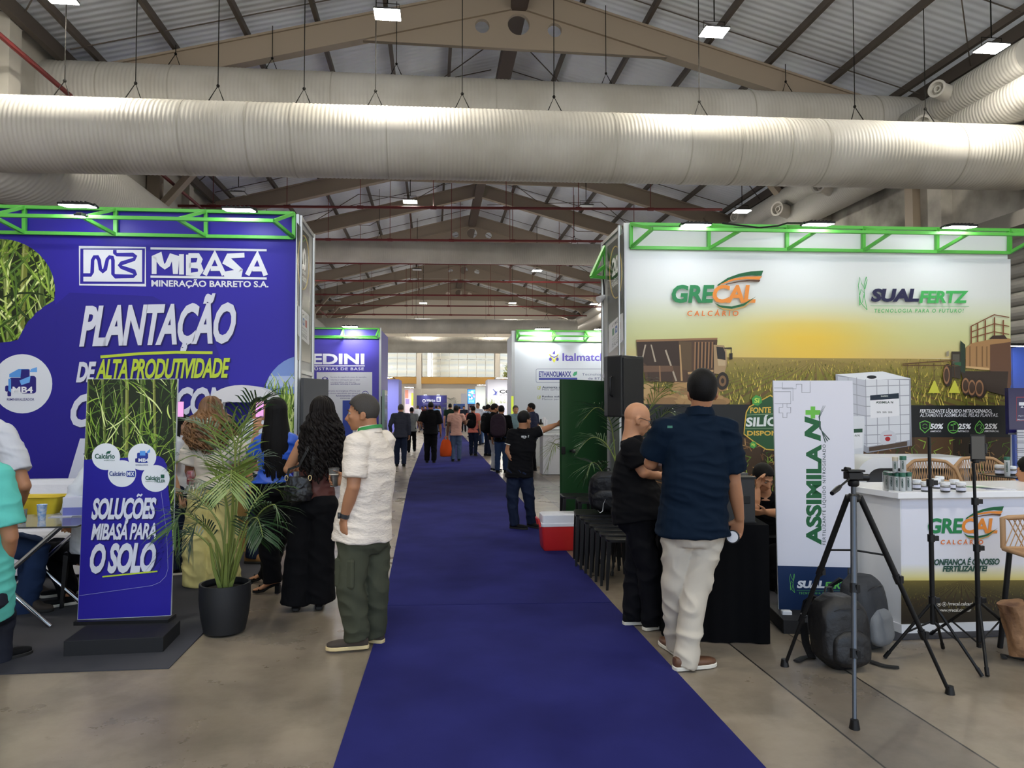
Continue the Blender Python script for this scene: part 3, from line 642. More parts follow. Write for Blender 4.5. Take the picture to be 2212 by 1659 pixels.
# ---------------------------------------------------------------- towers beside the aisle
def tower(label, x, y0, sgn, px_panel, ring_c, ring_r, num, anos, fers, stick, depth_=0.95):
    t = thing('signage_tower', label, 'tower sign', (x, y0 + depth_ / 2, 0)); xs = x - sgn * depth_
    for px_, py_ in ((x, y0), (x, y0 + depth_), (xs, y0 + 0.12), (xs, y0 + depth_)):
        m = MB(); m.lathe((px_, py_, 0), [(0.028, 0), (0.028, 4.0)], 8); m.obj('post', m_alu, t)
    for z in (3.97, 2.05, 1.9, 0.06):
        m = MB(); m.bar((x, y0, z), (x, y0 + depth_, z), 0.03, 0.05, up=(0, 0, 1)); m.bar((xs, y0 + 0.12, z), (xs, y0 + depth_, z), 0.03, 0.05, up=(0, 0, 1))
        m.bar((x, y0 + depth_, z), (xs, y0 + depth_, z), 0.03, 0.05, up=(0, 0, 1)); m.obj('rail', m_alu, t)
    m = MB(); xp = x + sgn * 0.005
    m.box(((xp + xs) / 2, y0 + depth_ / 2, 2.0), (abs(xp - xs) - 0.02, depth_ - 0.05, 3.92)); m.obj('panel', mat('tower_panel_board', (150, 152, 150), 0.3), t)
    a = Art(V((xp, y0, 2)), V((sgn, 0, 0)))
    (tl, tr, br, bl_) = px_panel
    mix = lambda p, q, u: (p[0] + (q[0] - p[0]) * u, p[1] + (q[1] - p[1]) * u)
    lv = [(0, (34, 44, 38)), (0.3, (28, 38, 32)), (0.55, (40, 48, 44)), (0.8, (96, 100, 92)), (1, (178, 172, 160))]
    for (u, c), (u2, c2) in zip(lv[:-1], lv[1:]): a.poly([mix(tl, bl_, u), mix(tr, br, u), mix(tr, br, u2), mix(tl, bl_, u2)], [c, c, c2, c2], step=0)
    a.up(); o = ell(*ring_c, *ring_r, 40); a.stroke(o, 2.3, (168, 146, 84), closed=True)
    a.stroke(ell(ring_c[0], ring_c[1], ring_r[0] * 0.72, ring_r[1] * 0.74, 20, 20, 150), 1.2, (60, 96, 50)); a.stroke([(num[0] + 3, num[1] - 3), (num[2] - 1, num[1] - 12), (num[2] + 3, num[1] - 6)], [0.5, 2, 0.5], (96, 150, 60)).up()
    sl = 0.9 * sgn
    a.text('20', *num, (226, 228, 226), 0.04, 0, 0.9, sl); a.text('Anos', *anos, (200, 204, 200), 0.02, 0, 1, sl); a.text('Fersucro', *fers, (216, 218, 214), 0.02, 0, 1, sl)
    (x0, y0_, x1, y1) = stick; dy = sl * (x1 - x0)
    S = lambda u, v: (x0 + (x1 - x0) * u, y0_ + (y1 - y0_) * v + dy * (u - 0.5))
    a.poly([S(0.06, 0), S(0.94, 0), S(1, 0.04), S(1, 0.96), S(0.94, 1), S(0.06, 1), S(0, 0.96), S(0, 0.04)], (206, 208, 210)).up()
    for txt, v0, v1, c in (('41º SIMPÓSIO', 0.06, 0.2, (90, 94, 96)), ('DA AGROINDÚSTRIA', 0.57, 0.64, (120, 122, 124)), ('DA CANA-DE-AÇÚCAR', 0.66, 0.73, (120, 122, 124)), ('DE ALAGOAS', 0.76, 0.9, (100, 104, 106))):
        p0, p1 = S(0.22, v0), S(0.8, v1); yy = S(0.22, v0)[1]; a.text(txt, p0[0], yy, p1[0], yy + (y1 - y0_) * (v1 - v0), c, 0.01, 0, 1, sl)
    for u, c in ((0.24, (84, 122, 96)), (0.45, (86, 110, 160)), (0.66, (168, 92, 84))): a.poly([S(u, 0.26), S(u + 0.14, 0.26), S(u + 0.14, 0.5), S(u, 0.5)], c)
    a.poly([S(0.47, 0.32), S(0.57, 0.36), S(0.52, 0.46)], (200, 206, 214))
    a.obj('lettering', t, 0.25); return t
tower('dark green anniversary tower sign at the corner of the blue stand', OL.x + 0.045, OL.y + 0.04, 1, ((641, 480), (667.5, 512), (671.5, 785), (642, 777)), (655.5, 567), (12, 58), (649, 528, 661, 577), (652, 578, 660, 589), (648.5, 586, 662, 601), (643, 670, 668, 735))
tower('dark green anniversary tower sign at the corner of the white stand', OR.x - 0.05, OR.y + 0.04, -1, ((1312, 533), (1346.5, 502), (1348, 769), (1313, 777)), (1330, 588), (13, 56), (1322, 560, 1336.5, 600), (1325, 601, 1334, 611), (1321.5, 611, 1338, 624), (1315, 688, 1346, 750))
bd = MB(); p = at(640, 880, 8.72); bd.box((p.x + 0.19, p.y + 0.2, 0.98), (0.5, 0.04, 1.96), rot=math.radians(62)); tag(solo(bd.obj('grey_board', mat('dark_grey_board', (72, 74, 78), 0.35)), (p.x + 0.19, p.y + 0.2, 0)), 'tall dark grey board standing against the foot of the left tower', 'board')
cb = MB(); q = [at(x, y, 10.2) for x, y in ((1307, 528), (1304, 545), (1305, 575), (1303, 600), (1306, 640))]
t = thing('spot_lamp', 'small white clip spot lamp hanging on a cable beside the right tower', 'spot lamp', q[-1])
cb.tube(q, 0.012, 6); cb.obj('cable', m_cable, t); cb = MB(); s0 = q[-1]; cb.cyl(s0, s0 + V((-0.1, -0.05, -0.06)), 0.025, 0.055, 14); cb.obj('shade', m_white, t, smooth=40)
# side truss of the right tower, seen edge on at its left
tt = thing('light_truss', 'short green light truss sticking out left of the right tower', 'light truss', onplane(1300, 560, OR, NR))
P = lambda x, y, d: at(x, y, d)
for a_, b_, nm in (((1307, 532, 10.2), (1307, 600, 10.2), 'post'), ((1307, 532, 10.2), (1277, 598, 10.0), 'web_brace'), ((1277, 598, 10.0), (1307, 600, 10.2), 'bottom_chord'), ((1277, 598, 10.0), (1307, 574, 10.2), 'web_brace')):
    m = MB(); m.bar(P(*a_), P(*b_), 0.042); m.obj(nm, m_green, tt)
# ---------------------------------------------------------------- right stand: white wall with field photograph
def z7(x, y): return (1300 + x / 2.4254, 460 + y / 2.4254)
t = thing('stand_wall', 'tall white printed stand wall with lime fertiliser logos over a sunset cane field', 'stand wall', (OR.x, OR.y, 0))
q0 = onplane(2184, 880, OR, NR); b = MB(); b.hexa([V((p.x, p.y, z)) - NR * o for z in (0.0, 4.03) for p, o in ((OR, 0), (q0, 0), (q0, 0.06), (OR, 0.06))]); b.obj('wall_panel', mat('print_white_vinyl', (226, 229, 232), 0.42, spec=.3, bump=(1.2, 0.25, 0.03)), t)
a = Art(OR, NR); X0, X1 = 1353, 2183
rows = [(-1, 640, (226, 229, 232)), (0, 700, (214, 216, 180)), (0, 735, (214, 208, 140)), (0, 768, (222, 208, 120))]
def sunmix(x, base, amt):
    u = math.exp(-((x - 1745) / 150.0) ** 2) * amt; s_ = (244, 196, 60); return tuple(base[i] + (s_[i] - base[i]) * u for i in range(3))
ys = [560, 640, 672, 700, 728, 750, 775]; bc = [(228, 231, 234), (222, 226, 222), (216, 220, 196), (208, 212, 166), (204, 206, 150), (206, 200, 142), (210, 190, 132)]; am = [0, 0.0, 0.12, 0.55, 0.8, 0.75, 0.7]
nx = 20
for j in range(len(ys) - 1):
    for i in range(nx):
        xa, xb = X0 + (X1 - X0) * i / nx, X0 + (X1 - X0) * (i + 1) / nx
        a.poly([(xa, ys[j]), (xb, ys[j]), (xb, ys[j + 1]), (xa, ys[j + 1])], [sunmix(xa, bc[j], am[j]), sunmix(xb, bc[j], am[j]), sunmix(xb, bc[j + 1], am[j + 1]), sunmix(xa, bc[j + 1], am[j + 1])], step=0)
a.up()
hz = lambda x: 772 + (x - 1600) * 0.008
for i in range(nx):
    xa, xb = X0 + (X1 - X0) * i / nx, X0 + (X1 - X0) * (i + 1) / nx
    a.poly([(xa, hz(xa)), (xb, hz(xb)), (xb, 812), (xa, 812)], [(164, 142, 82)] * 2 + [(130, 124, 52)] * 2, step=0); a.poly([(xa, 812), (xb, 812), (xb, 880), (xa, 880)], [(130, 124, 52)] * 2 + [(104, 98, 40)] * 2, step=0)
a.up(); fc = [(X0, 772), (X1, 778), (X1, 876), (X0, 876)]; vp = (1762, 775)
for k in range(-14, 15):
    xb = 1762 + k * 52; a.poly([vp, (xb - 8, 880), (xb + 8, 880)], [(138, 116, 66), (96, 74, 44), (96, 74, 44)], clip=fc, step=0.000004)
a.up(); rg = random.Random(4)
for i in range(1500):
    y = 778 + 98 * rg.random() ** 1.4; x = rg.uniform(X0 + 3, X1 - 3); s_ = (y - 770) / 105.0; l = 2 + 15 * s_
    a.stroke([(x, y), (x + rg.uniform(-0.5, 0.5) * l, y - l)], [0.6 + 2.4 * s_, 0.4], rg.choice([(196, 176, 84), (150, 142, 54), (112, 112, 40), (226, 200, 96), (84, 86, 34), (172, 152, 70)]), clip=[(X0, 760), (X1, 760), (X1, 876), (X0, 876)])
a.up()
# lime spreader truck, tail towards us
def T(pts, c): a.poly([z7(*p) for p in pts], c); a.up(0.00012)
dk1, dk2, br1, br2, tan = (60, 44, 34), (84, 62, 46), (120, 88, 60), (150, 112, 78), (186, 150, 104)
for i in range(60):
    x, y = rg.uniform(215, 640), rg.uniform(880, 1000); T(ell(x, y, rg.uniform(20, 50), rg.uniform(10, 26), 14), rg.choice([(176, 140, 92), (164, 126, 82), (190, 156, 106), (150, 116, 76)]))
T([(180, 668), (405, 662), (600, 656), (606, 668), (590, 840), (440, 888), (230, 880), (215, 800), (190, 790)], dk2)
T([(183, 672), (402, 670), (412, 800), (236, 800), (188, 752)], dk1); T([(404, 672), (470, 676), (470, 830), (418, 820)], (96, 76, 52))
for i in range(6): T([(486 + i * 18, 676), (494 + i * 18, 676), (490 + i * 18, 830 - i * 4), (482 + i * 18, 834 - i * 4)], br2); T([(494 + i * 18, 678), (503 + i * 18, 680), (500 + i * 18, 828 - i * 4), (491 + i * 18, 830 - i * 4)], dk1)
T([(180, 664), (606, 654), (606, 664), (180, 676)], br2); T([(405, 690), (412, 690), (424, 880), (414, 880)], tan)
for p in ([(225, 690), (233, 690), (210, 795), (202, 795)], [(255, 690), (262, 690), (285, 780), (276, 780)], [(330, 720), (338, 716), (395, 880), (386, 882)]): T(p, (176, 160, 140))
T([(215, 800), (372, 800), (376, 830), (220, 834)], (112, 84, 64)); T([(240, 836), (370, 832), (372, 882), (246, 884)], (70, 52, 40)); T([(300, 800), (306, 800), (310, 884), (303, 884)], br2)
T([(440, 838), (590, 828), (600, 846), (560, 880), (450, 888)], (78, 58, 44)); T([(450, 834), (585, 822), (585, 832), (452, 846)], tan)
T([(586, 690), (640, 694), (652, 720), (656, 790), (640, 850), (588, 840)], (168, 140, 104)); T([(600, 700), (636, 704), (646, 730), (648, 770), (606, 764)], (44, 40, 38)); T([(606, 766), (648, 772), (648, 800), (610, 800)], (190, 166, 130))
T([(640, 706), (680, 704), (682, 712), (642, 712)], (48, 40, 36)); T([(668, 736), (685, 734), (685, 766), (668, 768)], (40, 34, 30)); T([(676, 708), (681, 708), (680, 738), (676, 738)], (48, 40, 36))
for x, y, rx, ry in ((633, 880, 32, 46), (560, 890, 26, 40)): T(ell(x, y, rx, ry), (44, 36, 30)); T(ell(x, y, rx * 0.6, ry * 0.62), (128, 96, 66)); T(ell(x, y, rx * 0.28, ry * 0.3), (52, 40, 32))
# sprayer with its boom on the right
for k, x in enumerate((1932, 1966, 2006, 2054, 2100)): T([(x, 592 - k * 15 + (30 if k == 4 else 0)), (x + 7, 590 - k * 15 + (30 if k == 4 else 0)), (x + 7, 710 - k * 10), (x, 712 - k * 10)], (124, 72, 48))
for y0_, y1_ in ((595, 533), (625, 580), (655, 622)): a.stroke([z7(1932, y0_), z7(2056, y1_), z7(2135, y1_ + 14)], 2.0, (124, 72, 48))
T([(1908, 705), (1940, 682), (2100, 650), (2142, 660), (2145, 830), (1985, 822), (1906, 800)], (168, 128, 84)); T([(2034, 690), (2142, 676), (2145, 900), (2120, 950), (2034, 830)], (104, 74, 56))
for x in (1925, 1960, 1990, 2014): T([(x, 700), (x + 7, 698), (x + 7, 806), (x, 804)], (128, 96, 62))
T([(2030, 660), (2050, 642), (2110, 640), (2125, 660)], (66, 50, 42)); T([(1906, 802), (2030, 812), (2030, 824), (1906, 812)], (206, 170, 120)); T([(1880, 828), (2130, 830), (2120, 960), (1900, 900)], (58, 46, 38))
T([(1832, 726), (1880, 726), (1880, 870), (1832, 860)], (58, 50, 42)); T([(1838, 740), (1874, 740), (1874, 790), (1838, 790)], (88, 84, 74)); T([(1878, 668), (1904, 690), (1904, 840), (1880, 830)], (44, 60, 48))
T([(1845, 785), (1882, 780), (1882, 800), (1845, 806)], (52, 96, 66))
for x, y, rx, ry in ((1812, 850, 24, 60), (1912, 905, 28, 52), (1945, 915, 28, 52), (1984, 918, 32, 55)): T(ell(x, y, rx, ry), (54, 42, 34)); T(ell(x - 6, y, rx * 0.7, ry * 0.78), (150, 108, 76)); T(ell(x - 6, y, rx * 0.5, ry * 0.58), (72, 54, 42))
a.stroke([z7(1576, 792), z7(1700, 782), z7(1850, 772)], 2.2, (96, 66, 46)); a.stroke([z7(1576, 800), z7(1720, 798), z7(1870, 800)], 1.6, (96, 66, 46))
for x in (1600, 1660, 1740, 1848): a.stroke([z7(x, 788), z7(x + 2, 880)], 1.2, (90, 64, 46))
for x in (1742, 1848):
    for d in (-24, -10, 4, 18): T([(x - 2, 878), (x + 4, 878), (x + d + 12, 944), (x + d - 8, 944)], (206, 204, 74))
T([(1805, 728), (1818, 722), (1818, 750), (1805, 752)], (150, 140, 120))
a.up()
# black caption band
a.poly([(X0, 873), (X1, 876), (X1, 948), (X0, 944)], (26, 28, 30)).up(); T2 = lambda *k, **kw: a.text(*k, **kw)
T2('RAPIDEZ', 1507, 908, 1576, 918, (236, 236, 238), 0.035, 0.15)
T2('FERTILIZANTE LÍQUIDO NITROGENADO,', 1987, 882, 2143, 893, (236, 236, 240), 0.02, 0.2); T2('ALTAMENTE ASSIMILÁVEL PELAS PLANTAS.', 1987, 891, 2156, 900.5, (226, 226, 232), 0.008, 0.2)
for x, cx, n1, n2 in ((2009, 1998, '50%', 'AMÍDICO'), (2069, 2059, '25%', 'NÍTRICO'), (2126, 2116, '25%', 'AMONIACAL')):
    g_ = (110, 186, 84)
    if cx == 1998: a.stroke([(1987, 913), (1998, 909), (2009, 913), (2008, 926), (1998, 935), (1988, 926)], 1.8, g_, closed=True); a.stroke(ell(1998, 921, 5, 5, 12, 20, 160), 1.3, g_); a.stroke(ell(1998, 921, 5, 5, 12, 200, 340), 1.3, g_)
    elif cx == 2059: a.stroke(ell(cx, 923, 11.5, 12.5, 24), 1.8, g_, closed=True); a.stroke([(cx, 930), (cx, 918)], 1.2, g_); a.poly(ell(cx - 3, 918, 3, 1.6, 10), g_); a.poly(ell(cx + 3, 916, 3, 1.6, 10), g_); a.stroke([(cx - 7, 930), (cx + 7, 930)], 1.2, g_)
    else: a.stroke([(cx, 909), (cx + 8, 919), (cx + 10, 926), (cx + 6, 934), (cx, 936), (cx - 6, 934), (cx - 10, 926), (cx - 8, 919)], 1.8, g_, closed=True); a.stroke([(cx - 6, 921), (cx, 916), (cx + 5, 920), (cx + 1, 925), (cx + 6, 927), (cx + 2, 933)], 1.1, g_)
    T2(n1, x, 915, x + 29, 927, (240, 240, 244), 0.04, 0.15); T2(n2, x, 929, x + (24 if n2 != 'AMONIACAL' else 32), 933.5, (230, 230, 236), 0.02, 0.15)
# litter and young cane under the band
for i in range(nx):
    xa, xb = X0 + (X1 - X0) * i / nx, X0 + (X1 - X0) * (i + 1) / nx; a.poly([(xa, 944.5), (xb, 944.5), (xb, 1140), (xa, 1140)], rg.choice([(58, 42, 28), (70, 52, 34), (84, 60, 36), (48, 38, 26)]), step=0)
a.up()
for i in range(620):
    x, y = rg.uniform(X0 + 8, X1 - 8), rg.uniform(952, 1130); l = rg.uniform(8, 30); g_ = rg.random() < 0.5
    a.stroke([(x, y), (x + rg.uniform(-10, 10), y - l * 0.6), (x + rg.uniform(-22, 22), y - l * (1 if g_ else 0.3))], [2.2, 1.6, 0.5], rg.choice(LEAF[:3] if g_ else [(150, 108, 64), (112, 78, 48), (176, 136, 84)]), clip=[(X0, 946), (X1, 950), (X1, 1138), (X0, 1138)])
a.up()
# hexagonal silicon badge
g1, gd = (40, 84, 50), (214, 178, 74)
bad = [(1664, 853), (1715, 880), (1722, 905), (1718, 945), (1700, 975), (1655, 972), (1628, 955), (1606, 938), (1607, 925), (1611, 890), (1618, 878), (1640, 866)]
a.poly(bad, g1).up(); a.stroke([(p[0] + (1664 - p[0]) * 0.02, p[1] + (912 - p[1]) * 0.02) for p in bad], 2.4, gd, closed=True).up()
T2('FONTE', 1620, 880, 1666, 893, gd, 0.035, 0.06, 1, -0.03); a.stroke([(1614, 896.5), (1720, 892)], 1.0, (150, 180, 140)); T2('SILÍCIO', 1611, 897, 1712, 922, (226, 230, 228), 0.035, 0.08, 1, -0.02); a.stroke([(1610, 926), (1720, 924)], 1.0, (150, 180, 140)); T2('DISPONÍVEL', 1614, 928, 1716, 941, gd, 0.03, 0, 1, 0)
for cx, cy, s_, tx in ((1635, 865, 12, 'Si'), (1627, 961, 8, 'Mg')): a.poly([(cx + s_ * math.cos(math.radians(60 * k + 20)), cy + s_ * math.sin(math.radians(60 * k + 20))) for k in range(6)], (74, 156, 74)).up(); T2(tx, cx - s_ * 0.5, cy - s_ * 0.45, cx + s_ * 0.5, cy + s_ * 0.45, (196, 222, 90), 0.03, 0.1)
# printed bulk container and jerrycan
W1, W2, W3 = (222, 224, 230), (196, 198, 208), (160, 162, 172)
I = lambda pts, c: (a.poly([z7(*p) for p in pts], c), a.up(0.00015))
I([(1224, 846), (1470, 830), (1618, 866), (1618, 1220), (1390, 1258), (1240, 1180)], W3); I([(1236, 856), (1380, 872), (1392, 1225), (1250, 1160)], W2); I([(1380, 872), (1610, 876), (1612, 1190), (1392, 1225)], W1); I([(1224, 846), (1470, 830), (1618, 868), (1382, 876)], (232, 234, 238)); I(ell(1414, 860, 26, 9, 16), (40, 40, 44))
for y in (905, 960, 1010, 1060, 1110, 1160, 1205): a.stroke([z7(1240, y - 26), z7(1382, y + 4), z7(1618, y - 4)], 1.6, W3)
for x in (1382, 1440, 1500, 1560, 1616): a.stroke([z7(x, 872), z7(x + 6, 1220)], 1.6, W3)
for x in (1290, 1335): a.stroke([z7(x, 862), z7(x + 4, 1180)], 1.4, W3)
I([(1406, 956), (1556, 944), (1560, 1062), (1408, 1076)], (236, 236, 240)); I([(1406, 956), (1556, 944), (1557, 972), (1406, 982)], (30, 44, 60)); a.text('ASSIMILA N', *z7(1436, 986), *z7(1526, 998), (34, 60, 44), 0.03); a.text('SUALFERTZ', *z7(1462, 956), *z7(1500, 964), (220, 226, 220), 0.02)
for x in (1440, 1470, 1500): a.text('25%', *z7(x, 1040), *z7(x + 22, 1048), (60, 70, 66), 0.02)
I(ell(1500, 1180, 46, 42, 20), (208, 210, 218)); I(ell(1498, 1184, 14, 12, 16), (176, 40, 44)); a.stroke([z7(1478, 1166), z7(1520, 1164)], 1.8, (176, 40, 44)); I([(1400, 1228), (1600, 1196), (1600, 1220), (1400, 1250)], (86, 70, 58))
I([(1318, 1064), (1376, 1064), (1378, 1100), (1370, 1270), (1318, 1275)], W1); I([(1318, 1132), (1366, 1130), (1366, 1230), (1318, 1236)], (236, 236, 240)); I([(1318, 1132), (1366, 1130), (1366, 1150), (1318, 1152)], (40, 78, 56)); a.text('-A N', *z7(1322, 1160), *z7(1350, 1172), (34, 60, 44), 0.02)
a.up()
# company marks
GG, OO = (44, 132, 80), (232, 142, 60)
def grecal(a, f, small=False):
    """the double-coloured name between two swooshes; f maps the reference drawing (2212-wide crop) to the board"""
    def bx(x0, y0, x1, y1): p, q = f(x0, y0), f(x1, y1); return p[0], p[1], q[0], q[1]
    a.text('GRE', *bx(366, 376, 590, 472), GG, 0.035, 0.12, 0.96); a.text('CAL', *bx(580, 376, 806, 472), OO, 0.03, 0.12, 0.9)
    S = lambda top, bot, c: a.poly([f(*p) for p in top + bot[::-1]], c).up(0.0003)
    S([(606, 376), (660, 340), (720, 318), (780, 306), (846, 302)], [(606, 384), (664, 352), (720, 334), (784, 326), (836, 330)], (28, 96, 56))
    S([(620, 374), (680, 346), (750, 334), (840, 332)], [(630, 374), (690, 354), (760, 346), (826, 350)], OO); S([(650, 372), (720, 356), (770, 350), (832, 350)], [(650, 376), (720, 362), (780, 358), (824, 362)], (90, 62, 44))
    S([(590, 470), (620, 484), (680, 490), (740, 476), (808, 438)], [(590, 470), (618, 496), (680, 502), (745, 486), (808, 438)], (28, 96, 56)); S([(600, 486), (640, 500), (690, 504), (745, 488), (800, 450)], [(600, 486), (640, 508), (690, 512), (750, 494), (800, 450)], (196, 160, 92))
    a.text('CALCÁRIO', *bx(448, 505, 716, 540), (226, 118, 46), 0.02, 0.1, 1.6)
grecal(a, z7)
def sual(a, f, dark, light, lay=True):
    def bx(x0, y0, x1, y1): p, q = f(x0, y0), f(x1, y1); return p[0], p[1], q[0], q[1]
    a.text('SUAL', *bx(1410, 396, 1662, 466), dark, 0.05, 0.15, 0.96); a.text('FERTZ', *bx(1664, 408, 1922, 472), light, 0.04, 0.15, 0.98)
    a.stroke([f(1408, 486), f(1924, 490)], abs(f(4, 0)[0] - f(0, 0)[0]) * 0.5, light); a.text('TECNOLOGIA PARA O FUTURO!', *bx(1428, 502, 1896, 522), light, 0.012, 0.15, 1.35)
    w = abs(f(4, 0)[0] - f(0, 0)[0]) * 0.8
    for pts in ([(1390, 508), (1356, 470), (1344, 380), (1352, 336), (1362, 372), (1378, 400), (1390, 350), (1386, 334), (1374, 380), (1376, 440), (1390, 508)], [(1350, 440), (1358, 400), (1376, 420), (1366, 466), (1352, 484), (1350, 440)]): a.stroke([f(*p) for p in pts], w, light)
sual(a, z7, (40, 40, 74), (72, 176, 92))
a.obj('lettering', t)
truss('green triangular light truss along the top of the white wall', (((1361, 484), (2290, 499)), ((1361, 535), (2182, 546)), ((1410, 494), (2290, 508))), ((1363, 1410), (1531, 1600), (1700, 1762), (1865, 1925), (2024, 2092), (2181, 2250)), OR, NR)
flood('lit floodlight on the green truss above the lime logo', onplane(1503, 488, OR + NR * 0.52, NR), NR)
flood('lit floodlight on the green truss between the two logos', onplane(1767, 486, OR + NR * 0.52, NR), NR)
flood('lit floodlight on the green truss at the right end of the white wall', onplane(2072, 492, OR + NR * 0.52, NR), NR)
m = MB(); m.tube([onplane(x, y, OR + NR * 0.2, NR) for x, y in ((1560, 482), (1600, 487), (1640, 492), (1680, 488), (1700, 482), (1760, 482))], 0.012, 6); tag(solo(m.obj('power_cable', m_cable), onplane(1600, 487, OR + NR * 0.2, NR)), 'black power cable slung along the green truss of the white wall', 'cable')
# ---------------------------------------------------------------- second row: purple-blue engineering stand and pale grey chemicals stand
def block(name, label, px0, px1, top, d, dep, m, cat='stand wall', deg=1.5):
    o, e, n = plane(at((px0 + px1) / 2, 880, d), deg); p = onplane(px0, 880, o, n); q = onplane(px1, 880, o, n); zt = onplane((px0 + px1) / 2, top, o, n).z
    t = thing(name, label, cat, (o.x, o.y, 0)); b = MB(); b.hexa([V((v.x, v.y, z)) - n * k for z in (0.0, zt) for v, k in ((p, 0), (q, 0), (q, dep), (p, dep))]); b.obj('wall_panel', m, t); return t, o, n, p, q, zt
t, o, n, p, q, zt = block('stand_wall', 'purple blue stand wall with a bold white engineering company name, behind the left tower', 560, 818, 707, 21.5, 3.0, mat('print_purple_blue', (66, 58, 160), 0.45))
a = Art(o, n); a.text('DEDINI', 640, 764, 787, 787, (226, 228, 240), 0.035); a.box(660, 789, 788, 791.5, (226, 228, 240)); a.text('INDÚSTRIAS DE BASE', 655, 792, 786, 800, (226, 228, 240), 0.015, 0, 1.15)
a.box(684, 804, 804, 990, (196, 198, 208)); a.up()
for y, txt, x0, x1, b_ in ((813, 'Serviços de engenharia, peças de reposição,', 714, 792, 0), (819, 'reformas e otimizações para o setor', 714, 778, 0), (824, 'sucroenergético com foco em', 714, 768, 0), (828, 'qualidade, segurança e excelência!', 714, 778, 0.02), (843, 'Atendimento de emergência 24 horas com', 700, 778, 0.01), (848, 'suporte técnico especializado para garantir o', 698, 778, 0), (853, 'funcionamento contínuo', 726, 778, 0.02), (858, 'sistemas durante', 735, 778, 0)): a.text(txt, x0, y, x1, y + 3.6, (70, 66, 130), b_)
a.stroke([(702 + 7 * math.cos(k * math.pi / 4), 822 + 8 * math.sin(k * math.pi / 4)) for k in range(8)], 1.6, (60, 56, 140), closed=True); a.stroke([(697, 817), (707, 827)], 1.8, (60, 56, 140)); a.stroke([(707, 817), (697, 827)], 1.8, (60, 56, 140)); a.stroke(ell(789, 852, 7, 7, 20), 1.2, (60, 56, 140), closed=True); a.text('24', 785, 849, 793, 855, (60, 56, 140), 0.02)
a.box(740, 865, 762, 990, (52, 70, 150)); a.obj('lettering', t)
m = MB()
for x in (818.5,): m.bar(onplane(x, 880, o, n) + V((0.03, 0, -1.6)), onplane(x, 880, o, n) + V((0.03, 0, zt - 1.6)), 0.06, up=(0, 1, 0))
m.obj('edge_profile', m_alu, t)
truss('small green light truss on top of the purple blue stand', (((600, 709), (819, 710)), ((600, 728), (819, 730)), ((600, 726), (815, 727))), ((742, 737), (819, 812)), o, n, 1)
flood('lit floodlight on the purple blue stand', onplane(756, 706, o + n * 0.5, n), n, 0.42, 2.0, led=m_mid, arm=.1)
gd = thing('door_pull', 'tall black tubular door handle on the glass door beside the purple stand', 'door handle', at(826, 930, 20.8)); m = MB()
for x in (824, 828): m.tube([at(x, 857, 20.8), at(x, 925, 20.8)], 0.014, 6)
for y in (857, 882, 908): m.tube([at(823, y, 20.8), at(828.5, y, 20.8)], 0.014, 6)
m.obj('bar', m_blackm, gd)
m = MB(); g0 = at(831, 880, 20.9); m.box((g0.x, g0.y, 1.05), (0.08, 1.2, 2.1)); m.obj('glass_leaf', mat('pale_green_glass', (190, 222, 214), 0.1, trans=0.6), gd)
t, o, n, p, q, zt = block('stand_wall', 'pale grey stand wall with a purple italic-looking chemicals name, right of the aisle', 1112, 1480, 716, 22.0, 3.0, mat('print_pale_grey', (190, 196, 204), 0.45))
pu = (92, 82, 168); a = Art(o, n); a.text('Italmatch', 1215, 763, 1307, 780, pu, 0.02)
a.poly([(1194, 762), (1199, 757), (1199, 765), (1194, 765)], pu); a.stroke([(1187, 765), (1197, 781), (1206, 765)], 3, (206, 206, 60)); a.stroke([(1188, 768), (1197, 772), (1205, 768)], 2, pu); a.poly(ell(1189, 776, 3, 4, 10), pu); a.poly(ell(1204, 776, 3, 4, 10), pu)
a.stroke(rrect(1158, 797, 1480, 826, 3), 1.0, (120, 126, 150), closed=True); a.text('ETHANOLMAXX', 1164, 802, 1234, 814, (56, 60, 130), 0.03); a.box(1164, 816, 1247, 821, (70, 76, 150)); a.poly([(1237, 810), (1240, 804), (1247, 802), (1246, 809), (1240, 813)], (70, 150, 110)); a.text('Tecnologia exclusiva', 1257, 806, 1352, 813, (104, 110, 140), 0); a.text('de ETANOL', 1270, 815, 1328, 820, (104, 110, 140), 0.01)
for y, t1, t2 in ((834, 'Aumenta a eficiência', 'Mais aproveitamento'), (854.5, 'Reduz subprodutos', 'Menos perdas e mais')):
    a.text(t1, 1171, y, 1246, y + 5, (60, 66, 90), 0.02); a.text(t2, 1171, y + 6, 1244, y + 10.5, (100, 106, 130), 0); a.stroke(ell(1164, y + 4, 3.6, 3.6, 14), 0.8, (170, 180, 80), closed=True); a.stroke([(1162, y + 4), (1164, y + 6), (1168, y)], 1.0, (170, 180, 80))
a.obj('lettering', t)
m = MB(); e_ = onplane(1111, 880, o, n); m.bar(e_ + V((-0.03, 0.05, -1.6)), e_ + V((-0.03, 0.05, zt - 1.6)), 0.1, up=(0, 1, 0)); m.obj('edge_profile', m_alu, t)
m = MB(); m.bar(e_ + V((-0.06, 0.02, -0.55)), e_ + V((-0.06, 0.02, 0.35)), 0.07, 0.07, up=(0, 1, 0)); m.obj('edge_light', mat('yellow_green_strip', (200, 214, 70), 0.5, emit=((200, 220, 70), 0.4)), t)
truss('small green light truss on top of the pale grey stand', (((1115, 714), (1420, 717)), ((1117, 735), (1420, 739)), ((1122, 725), (1420, 728))), ((1117, 1122), (1194, 1200), (1264, 1272)), o, n, 1)
flood('lit floodlight on the pale grey stand', onplane(1172, 711, o + n * 0.5, n), n, 0.42, 2.0, led=m_mid, arm=.1)
